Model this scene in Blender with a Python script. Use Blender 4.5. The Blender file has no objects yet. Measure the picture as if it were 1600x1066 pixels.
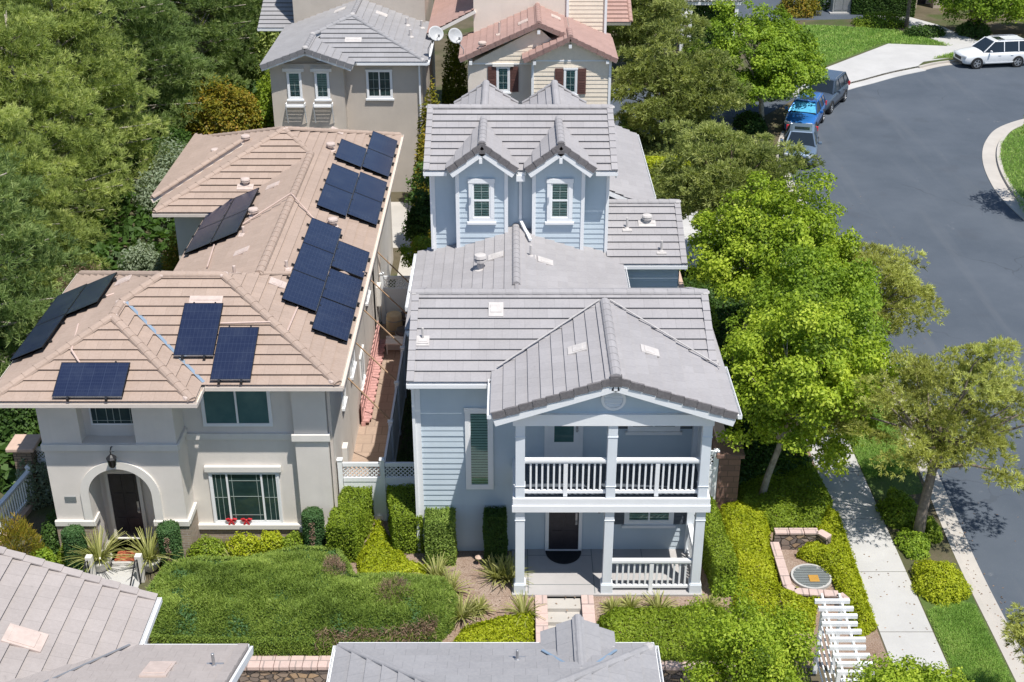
import bpy, math, random
import numpy as np
from mathutils import Vector, Matrix
from mathutils.geometry import tessellate_polygon

SC = bpy.context.scene
COL = SC.collection
R = random.Random(7)
V3 = Vector
X3, Y3, Z3 = V3((1, 0, 0)), V3((0, 1, 0)), V3((0, 0, 1))

# ------------------------------------------------------------------ camera
F_PX, PITCH, CAM_H = 2000.0, math.radians(27.2), 22.5
cam = bpy.data.cameras.new('camera')
cam.sensor_width = 36.0
cam.lens = F_PX / 1600 * 36
cam.clip_end = 2000
cam_ob = bpy.data.objects.new('camera', cam)
cam_ob.location = (0, 0, CAM_H)
cam_ob.rotation_euler = (math.pi / 2 - PITCH, 0, 0)
COL.objects.link(cam_ob)
SC.camera = cam_ob


def gp(px, py, z=0.0):
    """survey helper: the ground point seen at a pixel of the 1600 wide photograph"""
    a, b = (px - 800) / F_PX, (py - 533) / F_PX
    c, s = math.cos(PITCH), math.sin(PITCH)
    t = (z - CAM_H) / (-s - b * c)
    return V3((a * t, (c - b * s) * t, z))


# ------------------------------------------------------------------ light
SUN_DIR = V3((0.75, -1.0, 2.9)).normalized()
sun = bpy.data.lights.new('sun', 'SUN')
sun.energy = 4.8
sun.angle = math.radians(0.5)
sun.color = (1.0, 0.955, 0.89)
sun_ob = bpy.data.objects.new('sun', sun)
sun_ob.rotation_euler = SUN_DIR.to_track_quat('Z', 'Y').to_euler()
sun_ob.location = (20, -30, 60)
COL.objects.link(sun_ob)
world = bpy.data.worlds.new('World')
SC.world = world
world.use_nodes = True
wn = world.node_tree
sky = wn.nodes.new('ShaderNodeTexSky')
sky.sky_type = 'NISHITA'
sky.sun_disc = False
sky.sun_elevation = math.asin(SUN_DIR.z)
sky.sun_rotation = math.atan2(SUN_DIR.x, SUN_DIR.y)
sky.air_density = 1.0
sky.dust_density = 0.3
sky.ozone_density = 2.0
wn.links.new(sky.outputs[0], wn.nodes['Background'].inputs[0])
wn.nodes['Background'].inputs[1].default_value = 0.11
SC.view_settings.view_transform = 'Standard'
SC.view_settings.look = 'None'
SC.view_settings.exposure = 0.21
SC.view_settings.gamma = 1.0

# ------------------------------------------------------------------ materials
MAT = {}


class NT:
    def __init__(self, name):
        m = bpy.data.materials.new(name)
        m.use_nodes = True
        self.m, self.t = m, m.node_tree
        self.b = self.t.nodes['Principled BSDF']
        self.out = self.t.nodes['Material Output']
        MAT[name] = m

    def n(self, typ, **kw):
        nd = self.t.nodes.new(typ)
        for k, v in kw.items():
            setattr(nd, k, v)
        return nd

    def l(self, a, b):
        self.t.links.new(a, b)

    def val(self, nd, **kw):
        for k, v in kw.items():
            nd.inputs[k.replace('_', ' ')].default_value = v
        return nd

    def mix(self, fac, a, b, mode='MIX'):
        nd = self.n('ShaderNodeMix', data_type='RGBA', blend_type=mode)
        for sock, v in ((nd.inputs[0], fac), (nd.inputs[6], a), (nd.inputs[7], b)):
            if hasattr(v, 'links'):
                self.l(v, sock)
            elif isinstance(v, (int, float)):
                sock.default_value = v
            else:
                sock.default_value = (*v, 1)
        return nd.outputs[2]

    def math(self, op, a, b=0.0):
        nd = self.n('ShaderNodeMath', operation=op)
        for i, v in enumerate((a, b)):
            if hasattr(v, 'links'):
                self.l(v, nd.inputs[i])
            else:
                nd.inputs[i].default_value = v
        return nd.outputs[0]

    def noise(self, scale, detail=4, rough=0.55, vec=None):
        nd = self.n('ShaderNodeTexNoise')
        nd.inputs['Scale'].default_value = scale
        nd.inputs['Detail'].default_value = detail
        nd.inputs['Roughness'].default_value = rough
        if vec is None:
            if not hasattr(self, '_pos'):
                self._pos = self.n('ShaderNodeNewGeometry').outputs['Position']
            vec = self._pos
        self.l(vec, nd.inputs['Vector'])
        return nd.outputs['Fac']

    def ramp(self, fac, stops):
        nd = self.n('ShaderNodeValToRGB')
        while len(nd.color_ramp.elements) < len(stops):
            nd.color_ramp.elements.new(0.5)
        for e, (p, c) in zip(nd.color_ramp.elements, stops):
            e.position = p
            e.color = (*c, 1) if len(c) == 3 else c
        self.l(fac, nd.inputs[0])
        return nd.outputs[0]

    def rng(self, fac, lo, hi, a=0.0, b=1.0):
        nd = self.n('ShaderNodeMapRange')
        self.l(fac, nd.inputs[0])
        for i, v in ((1, lo), (2, hi), (3, a), (4, b)):
            nd.inputs[i].default_value = v
        return nd.outputs[0]

    def bump(self, h, strength=0.3, dist=0.02):
        nd = self.n('ShaderNodeBump')
        nd.inputs['Strength'].default_value = strength
        nd.inputs['Distance'].default_value = dist
        self.l(h, nd.inputs['Height'])
        self.l(nd.outputs[0], self.b.inputs['Normal'])

    def fin(self, col=None, rough=0.7, metal=0.0, spec=0.4):
        if col is not None:
            if hasattr(col, 'links'):
                self.l(col, self.b.inputs['Base Color'])
            else:
                self.b.inputs['Base Color'].default_value = (*col, 1)
        self.b.inputs['Roughness'].default_value = rough
        self.b.inputs['Metallic'].default_value = metal
        self.b.inputs['Specular IOR Level'].default_value = spec
        return self.m


def sc(c, k):
    return tuple(min(1, x * k) for x in c)


def plain(name, col, rough=0.6, metal=0.0, var=0.08, scale=6.0, spec=0.4, bump=0.0):
    t = NT(name)
    f = t.noise(scale, 5)
    c = t.mix(t.rng(f, 0.3, 0.7), sc(col, 1 - var), sc(col, 1 + var))
    if bump:
        t.bump(t.noise(scale * 12, 3), bump, 0.01)
    return t.fin(c, rough, metal, spec)


def tile_mat(name, col, var=0.055, pale=(0.62, 0.58, 0.56)):
    t = NT(name)
    uv = t.n('ShaderNodeUVMap', uv_map='UVMap')
    sp = t.n('ShaderNodeSeparateXYZ')
    t.l(uv.outputs[0], sp.inputs[0])
    fx = t.math('FLOOR', sp.outputs[0])
    fy = t.math('FLOOR', sp.outputs[1])
    cb = t.n('ShaderNodeCombineXYZ')
    t.l(fx, cb.inputs[0])
    t.l(fy, cb.inputs[1])
    wnz = t.n('ShaderNodeTexWhiteNoise', noise_dimensions='2D')
    t.l(cb.outputs[0], wnz.inputs['Vector'])
    base = t.mix(wnz.outputs['Value'], sc(col, 1 - var), sc(col, 1 + var))
    big = t.rng(t.noise(0.55, 6, 0.68), 0.36, 0.68)
    base = t.mix(t.math('MULTIPLY', big, 0.55), base, sc(col, 0.8))
    spot = t.rng(t.noise(3.4, 5, 0.75), 0.64, 0.74)
    base = t.mix(t.math('MULTIPLY', spot, 0.4), base, sc(col, 0.55))
    fine = t.rng(t.noise(14, 3, 0.7), 0.35, 0.75)
    base = t.mix(t.math('MULTIPLY', fine, 0.14), base, pale)
    fr = t.math('FRACT', sp.outputs[0])
    j = t.math('LESS_THAN', fr, 0.035)
    base = t.mix(t.math('MULTIPLY', j, 0.24), base, sc(col, 0.35))
    t.bump(t.noise(60, 3), 0.25, 0.01)
    return t.fin(base, 0.85, 0, 0.25)


def stucco(name, col, var=0.06):
    t = NT(name)
    a = t.rng(t.noise(0.8, 5, 0.6), 0.35, 0.7)
    c = t.mix(a, sc(col, 1 - var), sc(col, 1 + var))
    mp = t.n('ShaderNodeMapping')
    mp.inputs['Scale'].default_value = (5, 5, 0.4)
    t.l(t._pos, mp.inputs[0])
    streak = t.rng(t.noise(1.0, 4, 0.6, mp.outputs[0]), 0.55, 0.8)
    c = t.mix(t.math('MULTIPLY', streak, 0.2), c, sc(col, 0.75))
    t.bump(t.noise(45, 4, 0.7), 0.35, 0.012)
    return t.fin(c, 0.9, 0, 0.2)


def brick_mat(name, c1, c2, mortar, bw, bh, vec='XZ', mort=0.012, rough=0.9):
    t = NT(name)
    g = t.n('ShaderNodeNewGeometry')
    t._pos = g.outputs['Position']
    sp = t.n('ShaderNodeSeparateXYZ')
    t.l(t._pos, sp.inputs[0])
    cb = t.n('ShaderNodeCombineXYZ')
    if vec == 'XZ':
        t.l(t.math('ADD', sp.outputs[0], sp.outputs[1]), cb.inputs[0])
        t.l(sp.outputs[2], cb.inputs[1])
    else:
        t.l(sp.outputs[0], cb.inputs[0])
        t.l(sp.outputs[1], cb.inputs[1])
    b = t.n('ShaderNodeTexBrick')
    t.l(cb.outputs[0], b.inputs['Vector'])
    b.inputs['Color1'].default_value = (*c1, 1)
    b.inputs['Color2'].default_value = (*c2, 1)
    b.inputs['Mortar'].default_value = (*mortar, 1)
    b.inputs['Scale'].default_value = 1
    b.inputs['Mortar Size'].default_value = mort
    b.inputs['Brick Width'].default_value = bw
    b.inputs['Row Height'].default_value = bh
    n = t.rng(t.noise(9, 4), 0.3, 0.7)
    c = t.mix(t.math('MULTIPLY', n, 0.4), b.outputs['Color'], sc(c1, 0.65))
    t.bump(t.math('ADD', b.outputs['Fac'], t.math('MULTIPLY', n, -0.4)), -0.6, 0.02)
    return t.fin(c, rough, 0, 0.2)


LEAF_GAIN = {'leaf_bright': 2.0, 'leaf_maple': 1.9, 'leaf_olive': 2.3, 'leaf_pine': 3.1, 'leaf_cypress': 2.3, 'leaf_rust': 2.3, 'leaf_dark': 1.5, 'leaf_box': 1.75,
             'leaf_lime': 1.6, 'leaf_juniper': 3.1, 'leaf_silver': 1.15, 'leaf_flax': 1.15, 'leaf_gold': 1.4, 'leaf_topiary': 1.8, 'leaf_dead': 1.05, 'grass_blade': 2.6}


def leaf_mat(name, c0, c1, c2, transl=0.42, rough=0.55):
    g = LEAF_GAIN.get(name, 1.0)
    c0, c1, c2 = sc(c0, g * .9), sc(c1, g), sc(c2, g)
    t = NT(name)
    at = t.n('ShaderNodeAttribute', attribute_name='tint')
    c = t.ramp(at.outputs['Fac'], [(0.0, c0), (0.5, c1), (1.0, c2)])
    t.fin(c, rough, 0, 0.3)
    tr = t.n('ShaderNodeBsdfTranslucent')
    t.l(t.mix(1.0, c, (1.0, 1.0, 0.55), 'MULTIPLY'), tr.inputs[0])
    mx = t.n('ShaderNodeMixShader')
    mx.inputs[0].default_value = transl
    t.l(t.b.outputs[0], mx.inputs[1])
    t.l(tr.outputs[0], mx.inputs[2])
    t.l(mx.outputs[0], t.out.inputs[0])
    return t.m


def make_materials():
    tile_mat('roof_grey', (0.345, 0.332, 0.338))
    tile_mat('roof_slate', (0.30, 0.297, 0.307))
    tile_mat('roof_tan', (0.385, 0.292, 0.235), pale=(0.7, 0.58, 0.52))
    tile_mat('roof_red', (0.38, 0.245, 0.212), pale=(0.66, 0.5, 0.46))
    tile_mat('roof_court', (0.375, 0.335, 0.315), pale=(0.66, 0.6, 0.57))
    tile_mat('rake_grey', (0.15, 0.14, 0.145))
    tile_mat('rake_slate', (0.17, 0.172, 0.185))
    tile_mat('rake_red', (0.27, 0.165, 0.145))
    plain('vent_tile', (0.52, 0.49, 0.47), 0.8, var=0.1)
    plain('vent_tile_tan', (0.54, 0.44, 0.39), 0.8, var=0.1)
    plain('cap_mortar', (0.44, 0.42, 0.41), 0.9, var=0.14, scale=14)
    plain('conduit', (0.58, 0.44, 0.38), 0.6)
    stucco('stucco_tan', (0.71, 0.665, 0.61))
    stucco('stucco_grey', (0.52, 0.465, 0.405))
    stucco('stucco_cream', (0.74, 0.66, 0.58))
    stucco('stucco_beige', (0.52, 0.44, 0.36))
    t = NT('siding_blue')
    g = t.rng(t.noise(0.9, 5), 0.3, 0.7)
    c = t.mix(g, (0.495, 0.575, 0.635), (0.535, 0.615, 0.675))
    mp = t.n('ShaderNodeMapping')
    mp.inputs['Scale'].default_value = (2.2, 2.2, 0.35)
    t.l(t._pos, mp.inputs[0])
    stn = t.rng(t.noise(1.0, 5, 0.65, mp.outputs[0]), 0.5, 0.78)
    c = t.mix(t.math('MULTIPLY', stn, 0.3), c, (0.42, 0.48, 0.52))
    t.fin(c, 0.65, 0, 0.3)
    plain('siding_cream', (0.80, 0.70, 0.57), 0.7, var=0.05)
    plain('white_trim', (0.80, 0.81, 0.82), 0.55, var=0.025, scale=2)
    plain('white_vinyl', (0.80, 0.82, 0.84), 0.4, var=0.02, scale=1.5)
    plain('porch_paint', (0.70, 0.74, 0.78), 0.55, var=0.03, scale=2)
    plain('trim_cream', (0.72, 0.69, 0.64), 0.7, var=0.04, scale=3)
    plain('gutter_tan', (0.68, 0.60, 0.53), 0.5, var=0.04)
    plain('dark_door', (0.028, 0.026, 0.034), 0.4, var=0.2)
    plain('shutter_brown', (0.13, 0.062, 0.052), 0.6)
    plain('shutter_slate', (0.09, 0.105, 0.125), 0.6)
    plain('black_metal', (0.02, 0.02, 0.022), 0.4)
    plain('black_mat', (0.016, 0.018, 0.022), 0.95, var=0.3, scale=30)
    plain('metal_grey', (0.42, 0.42, 0.43), 0.4, 0.6)
    plain('dish_grey', (0.45, 0.455, 0.46), 0.45)
    plain('wood_pole', (0.36, 0.24, 0.15), 0.75, var=0.2)
    plain('terracotta', (0.55, 0.4, 0.32), 0.8)
    plain('pot_white', (0.68, 0.65, 0.6), 0.7)
    plain('red_bow', (0.55, 0.03, 0.04), 0.5)
    plain('red_mat', (0.36, 0.1, 0.05), 0.95, var=0.5, scale=9)
    plain('pink_tile', (0.52, 0.29, 0.265), 0.8, var=0.2, scale=8)
    plain('barrel_dark', (0.06, 0.055, 0.06), 0.5)
    plain('barrel_tan', (0.6, 0.47, 0.3), 0.7)
    plain('bark_grey', (0.20, 0.165, 0.135), 0.95, var=0.35, scale=9, bump=0.5)
    plain('bark_pale', (0.36, 0.32, 0.27), 0.95, var=0.3, scale=9, bump=0.4)
    plain('bark_brown', (0.13, 0.095, 0.07), 0.95, var=0.3, scale=9, bump=0.5)
    plain('twig_dead', (0.33, 0.24, 0.18), 0.95, var=0.4, scale=15)
    brick_mat('brick_tan', (0.42, 0.33, 0.25), (0.30, 0.24, 0.19), (0.45, 0.41, 0.36), 0.24, 0.08)
    brick_mat('block_brown', (0.27, 0.165, 0.13), (0.19, 0.12, 0.10), (0.12, 0.09, 0.08), 0.4, 0.2)
    brick_mat('ledger_stone', (0.4, 0.3, 0.22), (0.24, 0.19, 0.15), (0.1, 0.08, 0.07), 0.3, 0.09)
    brick_mat('cap_pink', (0.62, 0.47, 0.42), (0.55, 0.43, 0.39), (0.33, 0.27, 0.25), 0.42, 0.9, 'XY', 0.02)
    brick_mat('paver_tan', (0.42, 0.315, 0.245), (0.37, 0.28, 0.215), (0.28, 0.21, 0.165), 0.55, 0.55, 'XY', 0.02)
    # asphalt
    t = NT('asphalt')
    a = t.rng(t.noise(0.25, 6, 0.65), 0.3, 0.72)
    c = t.mix(a, (0.070, 0.086, 0.108), (0.100, 0.117, 0.141))
    mp = t.n('ShaderNodeMapping')
    mp.inputs['Scale'].default_value = (0.9, 0.06, 1)
    t.l(t._pos, mp.inputs[0])
    st = t.rng(t.noise(1.0, 4, 0.6, mp.outputs[0]), 0.55, 0.75)
    c = t.mix(t.math('MULTIPLY', st, 0.5), c, (0.122, 0.134, 0.15))
    sp_ = t.rng(t.noise(26, 2, 0.5), 0.66, 0.8)
    c = t.mix(t.math('MULTIPLY', sp_, 0.5), c, (0.17, 0.18, 0.19))
    sc_ = t.rng(t.noise(0.7, 7, 0.75), 0.635, 0.71)
    c = t.mix(t.math('MULTIPLY', sc_, 0.6), c, (0.23, 0.235, 0.245))
    dk = t.rng(t.noise(0.45, 3, 0.5), 0.30, 0.38, 0.3, 0.0)
    c = t.mix(dk, c, (0.066, 0.075, 0.09))
    vo = t.n('ShaderNodeTexVoronoi', feature='DISTANCE_TO_EDGE')
    vo.inputs['Scale'].default_value = 0.16
    wv = t.n('ShaderNodeVectorMath', operation='ADD')
    nz = t.n('ShaderNodeTexNoise')
    nz.inputs['Scale'].default_value = 0.9
    t.l(t._pos, nz.inputs['Vector'])
    t.l(t._pos, wv.inputs[0])
    t.l(nz.outputs['Color'], wv.inputs[1])
    t.l(wv.outputs[0], vo.inputs['Vector'])
    crack = t.math('LESS_THAN', vo.outputs['Distance'], 0.0035)
    msk = t.rng(t.noise(0.12, 2), 0.54, 0.62)
    c = t.mix(t.math('MULTIPLY', t.math('MULTIPLY', crack, msk), 0.35), c, (0.04, 0.045, 0.052))
    t.bump(t.noise(70, 3), 0.3, 0.01)
    t.fin(c, 0.9, 0, 0.25)
    # concrete
    for nm, col in (('concrete', (0.52, 0.512, 0.495)), ('concrete_warm', (0.52, 0.49, 0.445)),
                    ('concrete_curb', (0.50, 0.465, 0.42)), ('porch_floor', (0.47, 0.45, 0.44))):
        t = NT(nm)
        a = t.rng(t.noise(0.7, 6, 0.65), 0.32, 0.7)
        c = t.mix(a, sc(col, 0.86), sc(col, 1.05))
        sp = t.n('ShaderNodeSeparateXYZ')
        t.l(t._pos, sp.inputs[0])
        wnz = t.n('ShaderNodeTexWhiteNoise', noise_dimensions='1D')
        t.l(t.math('FLOOR', t.math('DIVIDE', t.math('SUBTRACT', sp.outputs[1], 6.0), 2.6)), wnz.inputs['W'])
        c = t.mix(t.math('MULTIPLY', wnz.outputs['Value'], 0.5), c, sc(col, 0.82))
        s2 = t.rng(t.noise(3.2, 5, 0.7), 0.58, 0.74)
        c = t.mix(t.math('MULTIPLY', s2, 0.35), c, sc(col, 0.66))
        t.bump(t.noise(60, 3), 0.2, 0.008)
        t.fin(c, 0.88, 0, 0.25)
    # soil, mulch, lawn earth
    t = NT('soil')
    a = t.rng(t.noise(0.6, 6, 0.65), 0.3, 0.7)
    c = t.mix(a, (0.085, 0.075, 0.045), (0.15, 0.125, 0.085))
    g = t.rng(t.noise(0.35, 5, 0.6), 0.48, 0.62)
    c = t.mix(t.math('MULTIPLY', g, 0.8), c, (0.06, 0.09, 0.025))
    t.bump(t.noise(12, 5), 0.6, 0.05)
    t.fin(c, 0.95, 0, 0.15)
    t = NT('mulch')
    a = t.rng(t.noise(1.1, 6, 0.7), 0.35, 0.66)
    c = t.mix(a, (0.30, 0.205, 0.15), (0.42, 0.33, 0.27))
    fn = t.rng(t.noise(24, 4, 0.75), 0.42, 0.62)
    c = t.mix(t.math('MULTIPLY', fn, 0.7), c, (0.17, 0.11, 0.08))
    f2 = t.rng(t.noise(37, 3, 0.7), 0.58, 0.66)
    c = t.mix(t.math('MULTIPLY', f2, 0.7), c, (0.6, 0.52, 0.45))
    t.bump(t.noise(24, 4, 0.75), 0.8, 0.04)
    t.fin(c, 0.95, 0, 0.15)
    t = NT('turf')
    a = t.rng(t.noise(0.8, 6, 0.65), 0.3, 0.7)
    c = t.mix(a, (0.06, 0.115, 0.025), (0.13, 0.175, 0.05))
    b2 = t.rng(t.noise(2.6, 5, 0.7), 0.55, 0.72)
    c = t.mix(t.math('MULTIPLY', b2, 0.5), c, (0.21, 0.19, 0.09))
    t.bump(t.noise(40, 4), 0.8, 0.04)
    t.fin(c, 0.9, 0, 0.2)
    # field stone (voronoi) wall
    t = NT('field_stone')
    mp = t.n('ShaderNodeMapping')
    mp.inputs['Scale'].default_value = (4.2, 4.2, 6.5)
    t._pos = t.n('ShaderNodeNewGeometry').outputs['Position']
    t.l(t._pos, mp.inputs[0])
    vo = t.n('ShaderNodeTexVoronoi', feature='F1')
    t.l(mp.outputs[0], vo.inputs['Vector'])
    vo.inputs['Scale'].default_value = 1
    ve = t.n('ShaderNodeTexVoronoi', feature='DISTANCE_TO_EDGE')
    t.l(mp.outputs[0], ve.inputs['Vector'])
    ve.inputs['Scale'].default_value = 1
    sp = t.n('ShaderNodeSeparateColor')
    t.l(vo.outputs['Color'], sp.inputs[0])
    c = t.ramp(sp.outputs[0], [(0, (0.12, 0.105, 0.1)), (0.35, (0.25, 0.2, 0.17)), (0.7, (0.37, 0.28, 0.21)), (1, (0.48, 0.33, 0.2))])
    e = t.rng(ve.outputs['Distance'], 0.01, 0.09)
    c = t.mix(e, (0.11, 0.095, 0.085), c)
    c = t.mix(t.math('MULTIPLY', t.rng(t.noise(14, 4), .3, .7), .35), c, (0.2, 0.17, 0.15))
    t.bump(e, 0.9, 0.06)
    t.fin(c, 0.9, 0, 0.2)
    # solar panel: dark cells with thin silver lines
    t = NT('solar_glass')
    uv = t.n('ShaderNodeUVMap', uv_map='UVMap')
    sp = t.n('ShaderNodeSeparateXYZ')
    t.l(uv.outputs[0], sp.inputs[0])
    def line(o, n, w):
        f = t.math('FRACT', t.math('MULTIPLY', o, n))
        return t.math('LESS_THAN', f, w)
    ln = t.math('MAXIMUM', line(sp.outputs[0], 10, 0.09), line(sp.outputs[1], 6, 0.06))
    bus = t.math('MULTIPLY', line(sp.outputs[1], 30, 0.18), 0.35)
    ln = t.math('MAXIMUM', ln, bus)
    c = t.mix(ln, (0.014, 0.021, 0.052), (0.03, 0.041, 0.078))
    dirt = t.rng(t.noise(1.5, 5, 0.7), 0.45, 0.75)
    c = t.mix(t.math('MULTIPLY', dirt, 0.3), c, (0.06, 0.075, 0.11))
    t.fin(c, 0.22, 0, 0.5)
    plain('panel_frame', (0.035, 0.037, 0.042), 0.35, 0.5)
    plain('panel_edge', (0.42, 0.45, 0.5), 0.35, 0.7)
    # window glass
    t = NT('glass_dark')
    c = t.mix(t.rng(t.noise(1.3, 4, 0.6), 0.35, 0.65), (0.012, 0.03, 0.032), (0.03, 0.06, 0.058))
    t.fin(c, 0.06, 0, 0.55)
    t = NT('glass_teal')
    c = t.mix(t.rng(t.noise(1.1, 4, 0.6), 0.35, 0.65), (0.045, 0.115, 0.115), (0.085, 0.17, 0.165))
    t.fin(c, 0.08, 0, 0.55)
    t = NT('glass_clear')
    gl = t.n('ShaderNodeBsdfGlossy')
    gl.inputs['Roughness'].default_value = 0.03
    trn = t.n('ShaderNodeBsdfTransparent')
    trn.inputs[0].default_value = (0.82, 0.93, 0.91, 1)
    fr = t.n('ShaderNodeFresnel')
    fr.inputs[0].default_value = 1.5
    mx = t.n('ShaderNodeMixShader')
    t.l(fr.outputs[0], mx.inputs[0])
    t.l(trn.outputs[0], mx.inputs[1])
    t.l(gl.outputs[0], mx.inputs[2])
    t.l(mx.outputs[0], t.out.inputs[0])
    plain('hedge_core', (0.035, 0.05, 0.018), 0.95, var=0.3, scale=14)
    plain('muntin', (0.34, 0.40, 0.38), 0.5, var=0.03)
    plain('blind', (0.56, 0.63, 0.58), 0.6, var=0.05)
    plain('room_dark', (0.02, 0.024, 0.025), 0.9)
    # vehicles
    for nm, col, me in (('paint_white', (0.78, 0.79, 0.8), 0), ('paint_slate', (0.075, 0.105, 0.15), 0.35),
                        ('paint_blue', (0.025, 0.17, 0.52), 0.35), ('paint_steel', (0.17, 0.23, 0.31), 0.35)):
        t = NT(nm)
        f = t.rng(t.noise(2.0, 4), 0.35, 0.7)
        t.l(t.mix(f, col, sc(col, 1.08)), t.b.inputs['Base Color'])
        t.b.inputs['Roughness'].default_value = 0.28
        t.b.inputs['Metallic'].default_value = me
        t.b.inputs['Coat Weight'].default_value = 0.8
        t.b.inputs['Coat Roughness'].default_value = 0.06
    plain('car_glass', (0.015, 0.022, 0.03), 0.07, spec=0.6)
    plain('sunshade', (0.10, 0.42, 0.66), 0.25, var=0.2, spec=0.6)
    plain('tyre', (0.018, 0.018, 0.019), 0.85)
    plain('rim', (0.55, 0.56, 0.58), 0.3, 0.8)
    plain('headlight', (0.62, 0.65, 0.67), 0.12, 0.3)
    plain('car_trim', (0.025, 0.026, 0.028), 0.5)
    plain('lid_teal', (0.16, 0.33, 0.36), 0.6)
    plain('cabinet_grey', (0.36, 0.37, 0.36), 0.5)
    plain('rust_lid', (0.45, 0.25, 0.05), 0.8)
    plain('grate', (0.17, 0.19, 0.19), 0.6)
    plain('blue_flashing', (0.36, 0.47, 0.58), 0.4, 0.5)
    # foliage
    leaf_mat('leaf_bright', (0.045, 0.08, 0.009), (0.158, 0.222, 0.016), (0.31, 0.36, 0.045))
    leaf_mat('leaf_maple', (0.045, 0.085, 0.010), (0.135, 0.205, 0.018), (0.24, 0.31, 0.035))
    leaf_mat('leaf_olive', (0.055, 0.072, 0.022), (0.135, 0.16, 0.045), (0.245, 0.26, 0.095))
    leaf_mat('leaf_pine', (0.042, 0.06, 0.018), (0.118, 0.147, 0.04), (0.22, 0.24, 0.085))
    leaf_mat('leaf_cypress', (0.036, 0.06, 0.02), (0.10, 0.145, 0.045), (0.195, 0.235, 0.09))
    leaf_mat('leaf_rust', (0.075, 0.08, 0.02), (0.195, 0.205, 0.048), (0.34, 0.36, 0.125))
    leaf_mat('leaf_dark', (0.018, 0.042, 0.010), (0.05, 0.10, 0.02), (0.10, 0.175, 0.035))
    leaf_mat('leaf_box', (0.06, 0.095, 0.010), (0.145, 0.205, 0.018), (0.27, 0.33, 0.04))
    leaf_mat('leaf_lime', (0.10, 0.145, 0.008), (0.27, 0.31, 0.014), (0.43, 0.44, 0.04))
    leaf_mat('leaf_juniper', (0.035, 0.056, 0.012), (0.088, 0.125, 0.024), (0.165, 0.20, 0.05))
    leaf_mat('leaf_silver', (0.11, 0.15, 0.09), (0.25, 0.31, 0.20), (0.42, 0.47, 0.36))
    leaf_mat('leaf_flax', (0.13, 0.16, 0.04), (0.32, 0.34, 0.10), (0.56, 0.55, 0.25))
    leaf_mat('leaf_gold', (0.06, 0.085, 0.014), (0.19, 0.18, 0.018), (0.40, 0.21, 0.04))
    leaf_mat('leaf_topiary', (0.022, 0.055, 0.022), (0.055, 0.115, 0.04), (0.11, 0.185, 0.06))
    leaf_mat('leaf_dead', (0.12, 0.075, 0.05), (0.26, 0.18, 0.13), (0.42, 0.27, 0.18), 0.15)
    leaf_mat('blossom_white', (0.5, 0.5, 0.5), (0.75, 0.75, 0.76), (0.85, 0.85, 0.85), 0.3)
    leaf_mat('blossom_pink', (0.4, 0.12, 0.12), (0.68, 0.28, 0.26), (0.8, 0.5, 0.46), 0.3)
    leaf_mat('grass_blade', (0.05, 0.10, 0.02), (0.11, 0.185, 0.035), (0.24, 0.27, 0.09), 0.3)


make_materials()
M = MAT

# ------------------------------------------------------------------ objects
ORG = {}


def org(o):
    return ORG.get(o.name, V3((0, 0, 0))) if o else V3((0, 0, 0))


def tag(o, label=None, cat=None, group=None, kind=None):
    if label:
        o['label'] = label
    if cat:
        o['category'] = cat
    if group:
        o['group'] = group
    if kind:
        o['kind'] = kind
    return o


def thing(name, loc, label, cat, group=None, rz=0.0):
    o = bpy.data.objects.new(name, None)
    o.empty_display_size = 0.3
    o.location = loc
    o.rotation_euler = (0, 0, rz)
    COL.objects.link(o)
    ORG[o.name] = V3(loc)
    return tag(o, label, cat, group)


def link(o, parent=None):
    COL.objects.link(o)
    if parent:
        o.parent = parent
        ORG[o.name] = org(parent)
    return o


def copy_tree(o, parent=None, loc=None, rz=None):
    c = o.copy()
    COL.objects.link(c)
    if parent:
        c.parent = parent
    if loc is not None:
        c.location = loc
        ORG[c.name] = V3(loc)
    if rz is not None:
        c.rotation_euler = (0, 0, rz)
    for ch in list(o.children):
        copy_tree(ch, c)
    return c


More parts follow.
